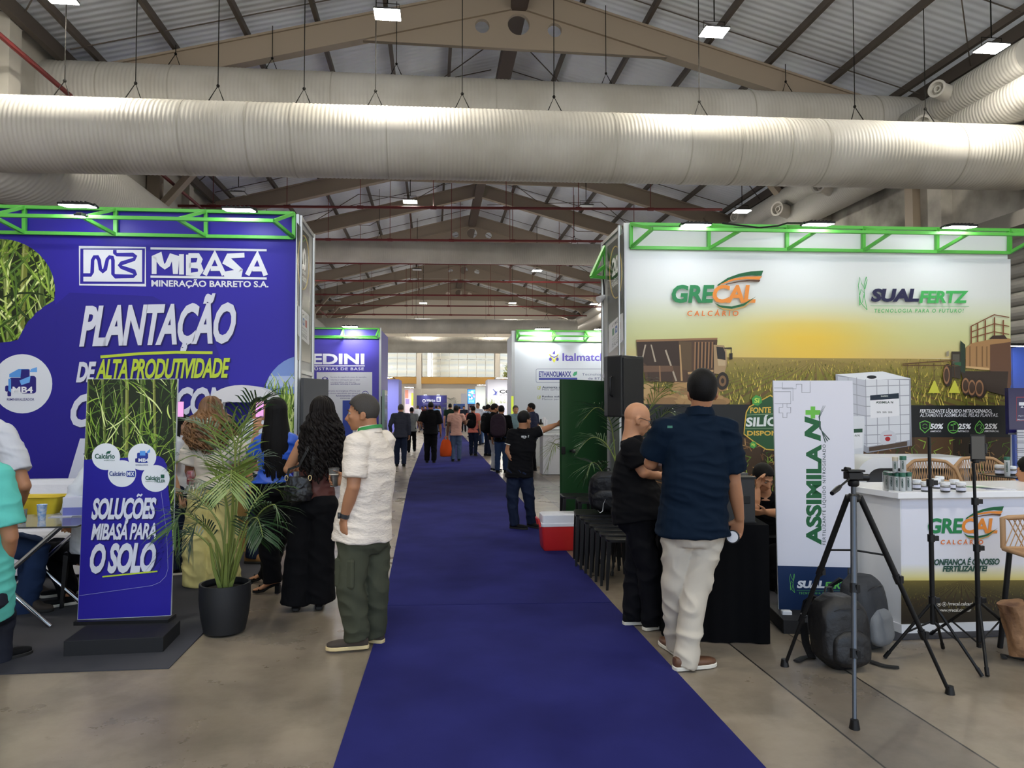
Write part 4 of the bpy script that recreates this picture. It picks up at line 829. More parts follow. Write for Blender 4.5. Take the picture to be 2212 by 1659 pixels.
flood('second lit floodlight on the pale grey stand, beside the right tower', onplane(1300, 712, o + n * 0.5, n), n, 0.42, 2.0, led=m_mid, arm=.1)
# ---------------------------------------------------------------- far stands
m_fill = mat('added_fill_led', (255, 255, 255), 0.4, emit=((250, 248, 240), 210))  # LED of the fill floods added over the far stands
t, o, n, p, q, zt = block('stand_wall', 'plain lilac blue stand wall far left of the aisle', 700, 861, 819, 33, 2.0, mat('print_lilac', (108, 110, 190), 0.5))
for x in (760, 835): flood('floodlight over the lilac blue stand, at %s' % ('its hidden middle' if x == 760 else 'its aisle corner'), onplane(x, 816, o + n * 1.5, n), n, 0.5, 0.0, led=m_fill, arm=1.52)  # pair added to light the far aisle floor and roof
t, o, n, p, q, zt = block('stand_wall', 'white agriscience stand wall with a striped round mark, far right of the aisle', 1053, 1300, 820, 33, 2.0, mat('print_lilac_white', (206, 206, 218), 0.5))
for x in (1085, 1180): flood('floodlight over the white agriscience stand, %s' % ('above its round mark' if x == 1085 else 'hidden by the grey stand'), onplane(x, 817, o + n * 1.5, n), n, 0.5, 0.0, led=m_fill, arm=1.52)  # matching added pair, brightens the aisle from the right
a = Art(o, n); a.text('CORTEVA', 1079, 842, 1160, 850, (50, 54, 60), 0.035); a.text('agriscience', 1079, 851, 1103, 855, (110, 114, 120), 0); a.text('CONNECT', 1095, 829, 1130, 833, (150, 152, 160), 0)
for k in range(5): a.stroke([(1065 + k * 2, 841 + k * 1.5), (1072 - k * 0.6, 848 + k * 1.3)], 1.3, (60, 74, 160)); a.stroke([(1065 + k * 1.5, 853 - k * 1.0), (1074, 853 - k * 2)], 1.0, (60, 74, 160))
rg = random.Random(12)
for i in range(70): x = rg.uniform(1053, 1130); a.stroke([(x, 905), (x + rg.uniform(-4, 4), 878), (x + rg.uniform(-9, 9), rg.uniform(858, 872))], [1.6, 1.4, 0.3], rg.choice([(150, 160, 96), (120, 136, 70), (180, 186, 130)]))
a.box(1069, 871, 1095, 960, (190, 190, 206)); a.obj('lettering', t)
t, o, n, p, q, zt = block('stand_wall', 'dark indigo stand wall with two white logos and lamps at the end of the hall', 900, 965, 854, 54, 0.3, mat('print_indigo', (62, 60, 132), 0.5))
a = Art(o, n); a.stroke(ell(916, 866, 3, 3, 12), 1.6, (230, 232, 240), closed=True); a.text('Wértice', 921, 862, 940, 868, (230, 232, 240), 0.03); a.box(943, 857, 952, 868, (226, 228, 238)); a.text('E', 945, 859, 950, 866, (62, 60, 132), 0.06); a.box(914, 872, 951, 873, (190, 192, 214)); a.obj('lettering', t)
for x, lab in ((919, 'small spot lamp over the ring logo at the hall end'), (947, 'small spot lamp over the square logo at the hall end')): flood(lab, onplane(x, 853, o + n * 0.35, n), n, 0.2, group='spot lamps at the hall end', arm=.36)
t, o, n, p, q, zt = block('stand_wall', 'pinkish white stand panel far left, with a lime green strip', 874, 893, 840, 44, 1.2, mat('print_pinkish_white', (206, 190, 200), 0.5))
a = Art(o, n); a.box(888.5, 849, 893, 876, (196, 204, 70)); a.box(875, 842, 882, 860, (214, 140, 120)); a.box(876, 862, 884, 873, (150, 130, 190)); a.obj('lettering', t)
flood('floodlight over the pinkish white panel', onplane(884, 837, o + n * 1.5, n), n, 0.5, 0.0, led=m_fill, arm=1.52)  # flood added for extra light at the far left
t, o, n, p, q, zt = block('stand_wall', 'pale grey stand panel far right beside the upright screen', 1027, 1052, 835, 44, 1.5, mat('print_pale_green_grey', (200, 206, 206), 0.5))
flood('floodlight over the panel beside the upright screen', onplane(1040, 832, o + n * 1.5, n), n, 0.5, 0.0, led=m_fill, arm=1.52)  # flood added for extra light at the far right
t, o, n, p, q, zt = block('stand_wall', 'small lilac white panel at the hall end, left of the upright screen', 996, 1009, 850, 52, 0.3, mat('print_lilac_white', (206, 206, 218), 0.5))
m_scr = mat('screen_glow', (40, 110, 230), 0.3, emit=((70, 140, 240), 0.8))
t = thing('display_screen', 'upright lit blue screen on a black stand far right of the aisle', 'screen', ground(1018, 918)); o_, e_, n_ = plane(at(1018, 857, 43), 1.5)
m = MB(); c = at(1018, 857, 43); m.box(c + V((0, 0.04, 0)), (0.48, 0.06, 0.92), rot=-math.radians(1.5)); m.obj('bezel', m_black, t); m = MB(); m.box(c, (0.44, 0.03, 0.86), rot=-math.radians(1.5)); m.obj('screen', m_scr, t)
a = Art(c + n_ * 0.02, n_); rg = random.Random(3)
for i in range(14): a.poly(ell(rg.uniform(1012, 1024), rg.uniform(845, 862), rg.uniform(1, 3), rg.uniform(1, 3), 8), rg.choice([(230, 150, 190), (120, 80, 200), (220, 230, 255), (40, 60, 190)]))
a.box(1012, 865, 1024, 870, (130, 190, 255)); a.obj('lettering', t)
m = MB(); m.box((c.x, c.y + 0.02, (c.z - 0.46) / 2), (0.42, 0.1, c.z - 0.46)); m.obj('stand', mat('dark_plum_stand', (60, 48, 66), 0.5), t)
t = thing('display_screen', 'dark blue wide screen behind the people at the hall end', 'screen', ground(992, 905)); c = at(992, 878, 50); m = MB(); m.box(c, (0.8, 0.05, 0.36)); m.obj('screen', mat('screen_dim', (40, 60, 110), 0.3, emit=((50, 80, 150), 0.3)), t); m = MB(); m.box((c.x, c.y + 0.05, c.z / 2 - 0.1), (0.1, 0.05, c.z - 0.2)); m.obj('stand', m_black, t)
# right edge: lit blue stand wall, its screen and notices
t, o, n, p, q, zt = block('stand_wall', 'blue lit stand wall at the right edge of the photo behind the screen', 2190, 2420, 742, 12.0, 0.2, mat('print_mid_blue', (52, 78, 160), 0.45))
flood('lit floodlight on the blue stand wall at the right edge', onplane(2204, 748, o + n * 0.4, n), n, 0.3, arm=.42)
t = thing('display_screen', 'dark navy screen at the right edge with a red outlined drawing', 'screen', at(2200, 960, 8.85)); o_, e_, n_ = plane(at(2220, 889, 8.85), 2.77)
m = MB(); l0, l1 = onplane(2178, 838, o_, n_), onplane(2330, 838, o_, n_); z0 = onplane(2178, 938, o_, n_).z; m.hexa([V((v.x, v.y, z)) - n_ * k for z in (z0, l0.z) for v, k in ((l0, 0), (l1, 0), (l1, 0.06), (l0, 0.06))]); m.obj('bezel', mat('screen_navy', (26, 22, 78), 0.25), t)
a = Art(o_, n_); a.stroke([(2196, 858), (2260, 858), (2260, 908), (2196, 909)], 1.2, (150, 60, 76), closed=True); a.box(2201, 869, 2230, 876, (226, 228, 236)); a.poly([(2204, 881), (2208, 877), (2212, 881)], (226, 228, 236)); a.text('Apresentação', 2199, 897, 2240, 900, (206, 208, 226), 0.01); a.text('Monitoramento', 2198, 905, 2240, 908, (206, 208, 226), 0.01); a.box(2178, 935, 2330, 939, (90, 92, 100)); a.obj('lettering', t, 0.25)
m = MB(); c = onplane(2240, 940, o_, n_); m.box((c.x, c.y + 0.1, z0 / 2), (0.12, 0.06, z0)); m.obj('stand', m_black, t)
t = thing('notice_sheet', 'white sheet of printed notes pinned under the right edge screen', 'notice', onplane(2205, 965, o_, n_)); m = MB(); l0, l1 = onplane(2188, 928, o_, n_), onplane(2260, 928, o_, n_); zz = onplane(2190, 1010, o_, n_).z; m.hexa([V((v.x, v.y, z)) + n_ * k for z in (zz, l0.z) for v, k in ((l0, 0.07), (l1, 0.07), (l1, 0.06), (l0, 0.06))]); m.obj('sheet', mat('paper_white', (206, 206, 214), 0.7), t)
a = Art(o_ + n_ * 0.07, n_)
for i, y in enumerate((934, 940, 944, 952, 956, 968, 972, 976, 986, 990)): a.box(2194, y, 2212 + 12 * (i % 3), y + 1.3, (110, 112, 124))
a.obj('lettering', t)
# ================================================================ people
def fuse(mb, name, m, parent, voxel=0.008, smooth=5, wrinkle=None, cut=None):
    """melt overlapping volumes into one continuous skin"""
    me0 = mb.mesh('melt', m); o = bpy.data.objects.new('melt', me0); COL.objects.link(o)
    r = o.modifiers.new('r', 'REMESH'); r.mode = 'VOXEL'; r.voxel_size = voxel; r.use_smooth_shade = True
    s = o.modifiers.new('s', 'SMOOTH'); s.factor = 0.5; s.iterations = smooth
    dg = bpy.context.evaluated_depsgraph_get(); dg.update(); me = bpy.data.meshes.new_from_object(o.evaluated_get(dg)); bpy.data.objects.remove(o); bpy.data.meshes.remove(me0)
    off = _off[parent.name]
    if wrinkle:
        amp, fr = wrinkle[0], V(wrinkle[1]); nv = len(me.vertices); co = np.empty(nv * 3, 'f'); no = np.empty(nv * 3, 'f'); me.vertices.foreach_get('co', co); me.vertex_normals.foreach_get('vector', no)
        co = co.reshape(-1, 3); no = no.reshape(-1, 3); sd = V((off.x * 7, off.y * 3, 0))
        ph = np.array([noise.noise(V((c[0] * fr.x, c[1] * fr.y, c[2] * fr.z + 3 * c[0])) + sd) for c in co.tolist()], 'f'); k = (1 - np.abs(ph) * 3.2).clip(-.4, 1); co += no * (k * amp)[:, None]; me.vertices.foreach_set('co', co.reshape(-1))
    me.transform(Matrix.Translation(-off)); me.materials.clear(); me.materials.append(m)
    me.shade_smooth(); me.update(); return link(name, me, parent)
SKIN = {'tan': (186, 134, 100), 'brown': (142, 96, 70), 'light': (206, 158, 126), 'dark': (104, 70, 52), 'olive': (168, 118, 86)}
def skin(k): return mat('skin_' + k, SKIN[k], 0.5, bump=(180, 0.12, 0.002), spec=0.35)
def cloth(name, c, rough=0.85, b=(420, 0.3, 0.002), var=None): return mat('cloth_' + name, c, rough, bump=b, var=var, sheen=0.0, spec=0.12)
HAIR = {'black': (11, 9, 9), 'grey': (66, 62, 58), 'brown': (92, 62, 40), 'darkbrown': (20, 14, 12)}
def hairm(k): return mat('hair_' + k, HAIR[k], 0.62, bump=(260, 0.5, 0.004, (1, 1, 0.25)), spec=0.2)
def joints(base, yaw, h, ov=None, D=None):
    f = V((-math.sin(yaw), math.cos(yaw), 0)); r = V((math.cos(yaw), math.sin(yaw), 0)); B = V(base)
    J = dict(pelvis=(0, 0, .53), chest=(0, -.006, .715), neck=(0, -.012, .845), head=(0, .008, .928),
             shL=(-.108, -.012, .812), shR=(.108, -.012, .812), elL=(-.135, -.03, .635), elR=(.135, -.03, .635), wrL=(-.138, .015, .49), wrR=(.138, .015, .49),
             hipL=(-.05, 0, .515), hipR=(.05, 0, .515), knL=(-.056, .012, .285), knR=(.056, .012, .285), anL=(-.06, -.008, .05), anR=(.06, -.008, .05))
    if ov:
        for k, v in ov.items():
            if k in J and v[0] != 'px': J[k] = v
    O = {k: B + (r * v[0] + f * v[1]) * h + V((0, 0, v[2] * h)) for k, v in J.items()}
    if ov:
        for k, v in ov.items():
            if v[0] == 'px': O[k] = at(v[1], v[2], D + (v[3] if len(v) > 3 else 0))
    O['f'] = f; O['r'] = r; O['h'] = h; return O
def hand(mb, W, d, thumb, s, curl=22, left=True, spread=0.0, pinch=0.0):
    d = d.normalized(); th = (thumb - d * thumb.dot(d)).normalized(); n = d.cross(th) * (1 if left else -1)   # palm normal
    side = th; rings = []
    for u, w, t in ((-0.01, .024, .02), (0.02, .032, .017), (.055, .041, .0155), (.088, .041, .0125)):
        c = W + d * u * s; rings.append([c + side * (w * s * math.cos(a)) + n * (t * s * math.sin(a)) for a in [2 * math.pi * j / 14 for j in range(14)]])
    mb.loft(rings)
    for k, (o, l) in enumerate(((.031, .072), (.0105, .081), (-.0105, .075), (-.0305, .058))):
        p = W + (d * .084 + side * o) * s; dirv = d + side * (o * spread * 10); c = math.radians(curl + k * 5); pts = [p - d * .012 * s, p]; a = 0.0
        dirv.normalize()
        for q in (.46, .31, .25): a += c; e = dirv * math.cos(a) + n * math.sin(a); p = p + e * l * q * s; pts.append(p)
        mb.tube(pts, [.0098 * s, .0098 * s, .0092 * s, .0084 * s, .0068 * s], 8); mb.ball(pts[-1], .0068 * s, n=8, m=6); mb.ball(pts[1], .0102 * s, n=8, m=6)
    p = W + (d * .022 + side * .026) * s; e = (d * .62 + side * .72 + n * (.25 + pinch)).normalized(); p2 = p + e * .04 * s; e2 = (d * .85 + side * .3 + n * (.35 + pinch)).normalized(); p3 = p2 + e2 * .032 * s; p4 = p3 + (e2 + n * .3).normalized() * .024 * s
    mb.tube([p - e * .01 * s, p, p2, p3, p4], [.015 * s, .0145 * s, .0115 * s, .0098 * s, .0075 * s], 8); mb.ball(p4, .0075 * s, n=8, m=6)
def head_axes(J, hy=0.0, hp=0.0, hr=0.0):
    f, r = J['f'], J['r']; a = math.radians(hy); f2 = f * math.cos(a) - r * math.sin(a); r2 = r * math.cos(a) + f * math.sin(a); u = V((0, 0, 1))
    b = math.radians(hp); f3 = f2 * math.cos(b) + u * math.sin(b); u3 = u * math.cos(b) - f2 * math.sin(b)
    c = math.radians(hr); r3 = r2 * math.cos(c) + u3 * math.sin(c); u4 = u3 * math.cos(c) - r2 * math.sin(c)
    return (r3, f3, u4)
def head(mb, c, ax, s, jaw=1.0):
    P = lambda x, y, z: c + (ax[0] * x + ax[1] * y + ax[2] * z) * s
    B = lambda p, r, n=16, m=12: mb.ball(P(*p), tuple(q * s for q in r), ax, n, m)
    B((0, -.012, .028), (.076, .097, .092), 20, 14); B((0, .026, -.02), (.066, .07, .085)); B((0, .03, -.07), (.05 * jaw, .058, .045)); B((0, .06, -.094), (.026 * jaw, .026, .02))
    B((0, .078, .022), (.05, .016, .012)); B((.036, .066, -.022), (.024, .022, .02)); B((-.036, .066, -.022), (.024, .022, .02))
    mb.tube([P(0, .084, .012), P(0, .096, -.012), P(0, .113, -.034), P(0, .094, -.044)], [.008 * s, .011 * s, .0135 * s, .012 * s], 10)
    for q in (-1, 1): B((q * .012, .093, -.037), (.009, .011, .008), 8, 6)
    B((0, .088, -.060), (.022, .012, .0065), 12, 8); B((0, .086, -.070), (.020, .012, .0075), 12, 8)
    for q in (-1, 1):
        e = [P(q * (.074 + .012 * math.sin(math.pi * t)), -.012 - .02 * math.sin(math.pi * t) + .006 * t, -.045 + .062 * t) for t in [i / 8 for i in range(9)]]
        mb.tube(e, [.006 * s] * 3 + [.0075 * s] * 4 + [.006 * s] * 2, 7); B((q * .076, -.008, -.012), (.008, .016, .026), 10, 8); B((q * .075, .0, -.038), (.007, .009, .01), 8, 6)
    return P
def hair_cap(name, m, parent, c, ax, s, thick=0.010, line=None, puff=1.0, n=44, mm=30):
    """short hair: a shell over the skull cut along a hairline"""
    line = line or [(-.12, -.062), (-.07, -.055), (-.03, -.03), (-.012, .012), (.012, .0), (.03, .018), (.05, .05), (.075, .068), (.12, .075)]
    def lim(y):
        for (a, b), (p, q) in zip(line[:-1], line[1:]):
            if a <= y <= p: return b + (q - b) * (y - a) / (p - a)
        return line[0][1] if y < line[0][0] else line[-1][1]
    R = (.0795, .101, .097); vs, fs = [], []
    for i in range(mm + 1):
        t = math.pi * i / mm
        for j in range(n):
            a = 2 * math.pi * j / n; d = V((math.sin(t) * math.cos(a), math.sin(t) * math.sin(a), math.cos(t))); k = 1 + thick / .09 * (0.4 + 0.6 * max(d.z, 0)) * puff
            vs.append((d.x * R[0] * k, d.y * R[1] * k - .012, d.z * R[2] * k + .028))
    for i in range(mm):
        for j in range(n):
            q = [i * n + j, i * n + (j + 1) % n, (i + 1) * n + (j + 1) % n, (i + 1) * n + j]; cy = sum(vs[k][1] for k in q) / 4; cz = sum(vs[k][2] for k in q) / 4
            if cz > lim(cy) and cz > -.075: fs.append(q)
    mb = MB(); mb.add([c + (ax[0] * x + ax[1] * y + ax[2] * z) * s for x, y, z in vs], fs); o = mb.obj(name, m, parent, smooth=60)
    bm = bmesh.new(); bm.from_mesh(o.data); bmesh.ops.delete(bm, geom=[v for v in bm.verts if not v.link_faces], context='VERTS'); bm.to_mesh(o.data); bm.free()
    sd = o.modifiers.new('thickness', 'SOLIDIFY'); sd.thickness = 0.007 * s; sd.offset = -1; return o
def hair_long(name, m, parent, c, ax, s, prof, n, curl=(0, 0), r=.009, seed=1, span=130, jitter=.15, backdrop=True):
    """long hair as strands: prof = [(drop below head centre, half width, half depth, shift back)]"""
    rg = random.Random(seed); mb = MB(); P = lambda x, y, z: c + (ax[0] * x + ax[1] * y + ax[2] * z) * s; G = V((0, 0, -1))
    def pr(z):
        for a, b in zip(prof[:-1], prof[1:]):
            if a[0] <= z <= b[0]: u = (z - a[0]) / (b[0] - a[0]); return [a[i] + (b[i] - a[i]) * u for i in (1, 2, 3)]
        return prof[-1][1:]
    zmax = prof[-1][0]
    def path(ph, k, zl, cf, ca, p0, cr):
        pts = []; rs = []
        for i in range(9): t = 0.12 + 0.88 * i / 8 * 1.0; a = t * math.pi / 2; w, dp, sh = pr(0); x = math.sin(a) * math.sin(ph) * .088 * k; y = -.012 - math.sin(a) * math.cos(ph) * .11 * k; z = .03 + math.cos(a) * .105 * k; pts.append(P(x, y, z)); rs.append(r)
        b0 = pts[-1]; N = max(8, int(zl / .012)); 
        for i in range(1, N + 1):
            z = zl * i / N; w, dp, sh = pr(z); q = P(math.sin(ph) * w * k, -sh - math.cos(ph) * dp * k, 0); q = V((q.x, q.y, b0.z - z * s)); bl = min(1, i / (N * 0.3)); q = V((b0.x + (q.x - b0.x) * bl, b0.y + (q.y - b0.y) * bl, q.z))
            an = p0 + z * cf; q += (ax[0] * math.cos(an) + ax[1] * math.sin(an)) * ca * min(1, z / .06); pts.append(q); rs.append(cr * (1 - 0.55 * (i / N) ** 4))
        return pts, rs
    for i in range(n):
        ph = math.radians(rg.uniform(-span, span)); k = 1 + rg.uniform(-jitter, jitter * .4); zl = zmax * rg.uniform(0.72, 1.0) * (1 - 0.12 * abs(ph) / 2)
        pts, rs = path(ph, k, zl, curl[1] * rg.uniform(0.8, 1.2), curl[0] * rg.uniform(.6, 1.2), rg.uniform(0, 6.28), r * rg.uniform(.7, 1.2)); mb.tube(pts, rs, 5, flat=(1, 1) if curl[0] else (1.5, .6))
    if backdrop:
        nn = 15; g = [path(math.radians(-span + 2 * span * j / (nn - 1)), .82, zmax * .82, 0, 0, 0, r)[0] for j in range(nn)]; L_ = min(len(q) for q in g); vs = [q[i] for q in g for i in range(L_)]
        mb.add(vs, [(j * L_ + i, j * L_ + i + 1, (j + 1) * L_ + i + 1, (j + 1) * L_ + i) for j in range(nn - 1) for i in range(L_ - 1)])
    return mb.obj(name, m, parent, smooth=70)
def shoe(parent, ankle, fdir, L, m_up, m_sole, z0=0.008, high=0.075, w=.048, sole=.024, tilt=0.0):
    f = V((fdir.x, fdir.y, 0)).normalized(); r = V((f.y, -f.x, 0)); o = V((ankle.x, ankle.y, z0)) ; k = L / .28
    def rg(y, hw, z0_, z1, n=16, flat=.0):
        pts = []
        for j in range(n):
            a = 2 * math.pi * j / n; cx, cz = math.cos(a), math.sin(a); sx = math.copysign(abs(cx) ** .7, cx); sz = math.copysign(abs(cz) ** (.55 if cz < 0 else .9), cz); pts.append(o + f * y * k + r * hw * sx * k + V((0, 0, (z0_ + z1) / 2 + (z1 - z0_) / 2 * sz)))
        return pts
    q = w / .048
    mb = MB(); mb.loft([rg(y, hw * q, sole * .6, z1) for y, hw, z1 in ((-.075, .012, .05), (-.07, .028, high * .9), (-.04, .036, high), (0, .038, high), (.04, .04, high * .88), (.08, .044, high * .7), (.13, .047, .058), (.17, .042, .052), (.195, .028, .046), (.205, .01, .04))])
    up = mb.obj('shoe', m_up, parent, smooth=60); mb = MB(); out = [(-.08, .012), (-.072, .03), (-.04, .037), (.03, .038), (.09, .046), (.14, .05), (.18, .043), (.203, .026), (.212, .008)]
    pts = [o + f * y * k + r * hw * q * k for y, hw in out] + [o + f * y * k - r * hw * q * k for y, hw in reversed(out)]; mb.prism(pts, (0, 0, sole)); mb.obj('sole', m_sole, up, smooth=40, bevel=0.004); return up
def human(label, J, sk='tan', hair=('short', 'black'), shirt=None, pants=None, shoes=None, bulk=1.0, belly=0.0, female=False, hy=0, hp=0, hr=0, sleeve=0.55, hem=0.455, leg=(.062, .046, .040), flare=None,
          handL=None, handR=None, near=True, group=None, wr=0.006, collar=True, feet=(0, 0), hs=1.0, tuck=False, sleeve_r=.041, seated=False, eyes=False, nohands=False):
    h = J['h']; f, r = J['f'], J['r']; vox = .0068 if near else .0125
    base = V(((J['anL'].x + J['anR'].x) / 2, (J['anL'].y + J['anR'].y) / 2, 0.0)) if not seated else V((J['pelvis'].x, J['pelvis'].y, 0))
    t = thing('person', label, 'person', base, group); s = h / 1.74 * hs; hb = h * bulk
    ax = head_axes(J, hy, hp, hr); up = V((0, 0, 1))
    sr = (J['shR'] - J['shL']).normalized(); hr_ = (J['hipR'] - J['hipL']).normalized(); shm = (J['shL'] + J['shR']) / 2; hipm = (J['hipL'] + J['hipR']) / 2
    spine = [hipm - (J['chest'] - J['pelvis']).normalized() * .06 * h, J['pelvis'], J['chest'], shm, J['neck']]
    def ringat(z, hw, hd, fwd=0.0, n=22, e=0.8):
        """torso ring: z as a share of body height along the spine"""
        zs = (.455, .53, .715, .812, .845); 
        z_ = min(max(z, .38), .87)
        i = 0
        while i < 3 and z_ > zs[i + 1]: i += 1
        u = (z_ - zs[i]) / (zs[i + 1] - zs[i]); c = spine[i] + (spine[i + 1] - spine[i]) * u; w = min(max((z_ - .53) / (.812 - .53), 0), 1); x = (hr_ * (1 - w) + sr * w).normalized(); d = (spine[min(i + 1, 4)] - spine[i]).normalized(); y = d.cross(x).normalized(); c = c + y * fwd * h
        return [c + x * (math.copysign(abs(math.cos(a)) ** e, math.cos(a)) * hw * hb) + y * (math.copysign(abs(math.sin(a)) ** e, math.sin(a)) * hd * hb) for a in [2 * math.pi * j / n for j in range(n)]]
    W = dict(hip=(.098, .07), waist=(.086, .062), chest=(.098, .068), sh=(.098, .052)) if not female else dict(hip=(.1, .07), waist=(.07, .055), chest=(.084, .064), sh=(.085, .046))
    # body
    b = MB(); k = .86
    b.loft([ringat(.47, W['hip'][0] * k, W['hip'][1] * k), ringat(.53, W['hip'][0] * k, W['hip'][1] * k), ringat(.61, W['waist'][0] * k, W['waist'][1] * k), ringat(.715, W['chest'][0] * k, W['chest'][1] * k), ringat(.79, W['sh'][0] * .9, W['sh'][1] * .9), ringat(.825, .06, .042), ringat(.85, .036, .036)])
    nk = J['head'] - ax[2] * .02 * s - ax[1] * .03 * s; b.tube([J['neck'] - up * .03 * h, J['neck'], J['neck'] * .5 + nk * .5, nk], [.045 * h * (0.86 if female else 1), .037 * h * (0.84 if female else 1) * bulk ** .5, .034 * h * (0.84 if female else 1), .036 * h * (.86 if female else 1)], 16)
    P = head(b, J['head'], ax, s, 0.88 if female else 1.0)
    af = .88 if female else 1.0
    for q, L_ in (('L', True), ('R', False)):
        sh, el, wr_ = J['sh' + q], J['el' + q], J['wr' + q]; b.tube([J['neck'] - up * .02 * h, sh + up * .004 * h, sh * .5 + el * .5, el, el * .6 + wr_ * .4, wr_], [.03 * h, .034 * h * af * bulk, .03 * h * af * bulk ** .6, .025 * h * af, .0245 * h * af, .0158 * h * af], 14); b.ball(sh, .036 * h * af * bulk, n=14, m=10); b.ball(el, .0255 * h * af, n=12, m=8)
        hd = (handL if L_ else handR) or {}; d = hd.get('dir') or (wr_ - el); th = hd.get('thumb') or (f + (r if L_ else -r) * .3)
        if not nohands: hand(b, wr_, d, th, s, hd.get('curl', 24), L_, hd.get('spread', 0.0), hd.get('pinch', 0.0))
        hp_, kn, an = J['hip' + q], J['kn' + q], J['an' + q]; b.tube([hp_, hp_ * .5 + kn * .5, kn, kn * .6 + an * .4, an, an - up * .02 * h], [.05 * h, .044 * h, .031 * h, .032 * h, .021 * h, .02 * h], 14)
    body = fuse(b, 'body', skin(sk), t, vox, 4)
    # hair
    hk, hc = hair
    if hk == 'short': hair_cap('hair', hairm(hc), t, J['head'], ax, s)
    elif hk == 'buzz': hair_cap('hair', hairm(hc), t, J['head'], ax, s, 0.004)
    elif hk == 'full': hair_cap('hair', hairm(hc), t, J['head'], ax, s, 0.02)
    if eyes:
        for q in (-1, 1):
            e = MB(); e.ball(P(q * .031, .0765, .004), .0122 * s, ax, 14, 10); eo = e.obj('eye', mat('eye_white', (158, 146, 136), 0.4), t, smooth=60)
            e = MB(); e.ball(P(q * .031, .0845, .003), (.006 * s, .005 * s, .006 * s), ax, 12, 8); e.obj('iris', mat('eye_iris', (34, 22, 16), 0.2), eo, smooth=60)
            e = MB(); e.tube([P(q * .016, .094, .024), P(q * .032, .093, .029), P(q * .05, .08, .025)], [.003 * s, .0042 * s, .002 * s], 6); e.obj('eyebrow', hairm(hc if hk != 'bald' else 'black'), t)
    # shirt
    if shirt is not None:
        b = MB(); g = .007
        lo = max(hem, .40); bl = belly
        if tuck: lo = .535
        b.loft([ringat(lo - .002, W['hip'][0] + g * 2.0 + bl * .4, W['hip'][1] + g * 2.2 + bl * .6, bl * .3), ringat((lo + .58) / 2, (W['hip'][0] * .5 + W['waist'][0] * .5) + g * 1.4 + bl * .6, W['hip'][1] + g * 1.2 + bl, bl * .5), ringat(.605, W['waist'][0] + g * 1.3 + bl * .6, W['waist'][1] + g + bl, bl * .55), ringat(.66, (W['waist'][0] + W['chest'][0]) / 2 + g + bl * .3, W['chest'][1] + g * .8 + bl * .5, bl * .25), ringat(.715, W['chest'][0] + g, W['chest'][1] + g), ringat(.775, W['chest'][0] + g * .6, W['chest'][1] - .004), ringat(.81, W['sh'][0] - .008, W['sh'][1]), ringat(.832, .062, .046), ringat(.848, .043, .041)])
        for q in 'LR':
            sh, el, wr_ = J['sh' + q], J['el' + q], J['wr' + q]; nb = J['neck'] - up * .022 * h
            b.tube([nb, sh * .5 + nb * .5 + up * .004 * h, sh], [.034 * h, .038 * h, .044 * h * af * bulk], 16); b.ball(sh, .046 * h * af * bulk, n=16, m=10)
            if sleeve <= 1: e = sh + (el - sh) * sleeve; b.tube([sh, sh * .5 + e * .5, e], [.044 * h * af * bulk, (sleeve_r + .001) * h * bulk, sleeve_r * h * bulk], 18)
            elif sleeve > 1: u = sleeve - 1; e = el + (wr_ - el) * u; b.tube([sh, sh * .45 + el * .55, el, el * .5 + e * .5, e], [.042 * h * af * bulk, .037 * h * bulk, .033 * h, .029 * h, .024 * h], 16)
        so = fuse(b, 'shirt', shirt, t, vox * 1.15, 4, (wr, (5.5, 5.5, 15)) if wr else None)
        if collar:
            c = MB(); n = 20; cc = J['neck'] + up * .012 * h; rings = []
            for z, k in ((-.012, 1.22), (.012, 1.1), (.02, 1.12), (.004, 1.32), (-.01, 1.4)): rings.append([cc + up * z * h + (r * math.cos(a) + f * math.sin(a)) * .037 * h * k * (bulk ** .4) - up * .014 * h * (.5 + .5 * math.sin(a)) for a in [2 * math.pi * j / n for j in range(n)]])
            c.loft(rings, cap=False); c.obj('collar', shirt, so, smooth=60)
    # trousers
    if pants is not None:
        b = MB(); g = .004; wz = .575
        b.loft([ringat(.462, W['hip'][0] * .8, W['hip'][1] * .9), ringat(.495, W['hip'][0] + g, W['hip'][1] + g + .004), ringat(.53, W['hip'][0] + g, W['hip'][1] + g), ringat(wz, W['waist'][0] + g + .002 + (belly * .3), W['waist'][1] + g + (belly * .3))])
        for q in 'LR':
            hp_, kn, an = J['hip' + q], J['kn' + q], J['an' + q]; fl = flare or leg
            b.tube([hp_ + up * .012 * h, hp_ * .6 + kn * .4, kn, kn * .5 + an * .5, an - up * (.012 * h if flare is None else .035 * h)], [leg[0] * hb, (leg[0] * .45 + leg[1] * .55) * hb, fl[1] * hb, (fl[1] + fl[2]) / 2 * hb, fl[2] * hb], 20); b.ball(hp_, leg[0] * hb * .98, n=16, m=10)
        fuse(b, 'trousers', pants, t, vox * 1.2, 4, (wr * 1.4, (7, 7, 9)) if wr else None)
    # shoes
    if shoes is not None:
        for q, dg in (('L', feet[0]), ('R', feet[1])):
            a = math.radians(dg); fd = f * math.cos(a) - r * math.sin(a); an = J['an' + q]; shoe(t, an, fd, .158 * h * (.9 if female else 1), shoes[0], shoes[1], max(0.004, an.z - .05 * h), high=.085)
    t_ax[t.name] = (ax, s, P); return t
t_ax = {}
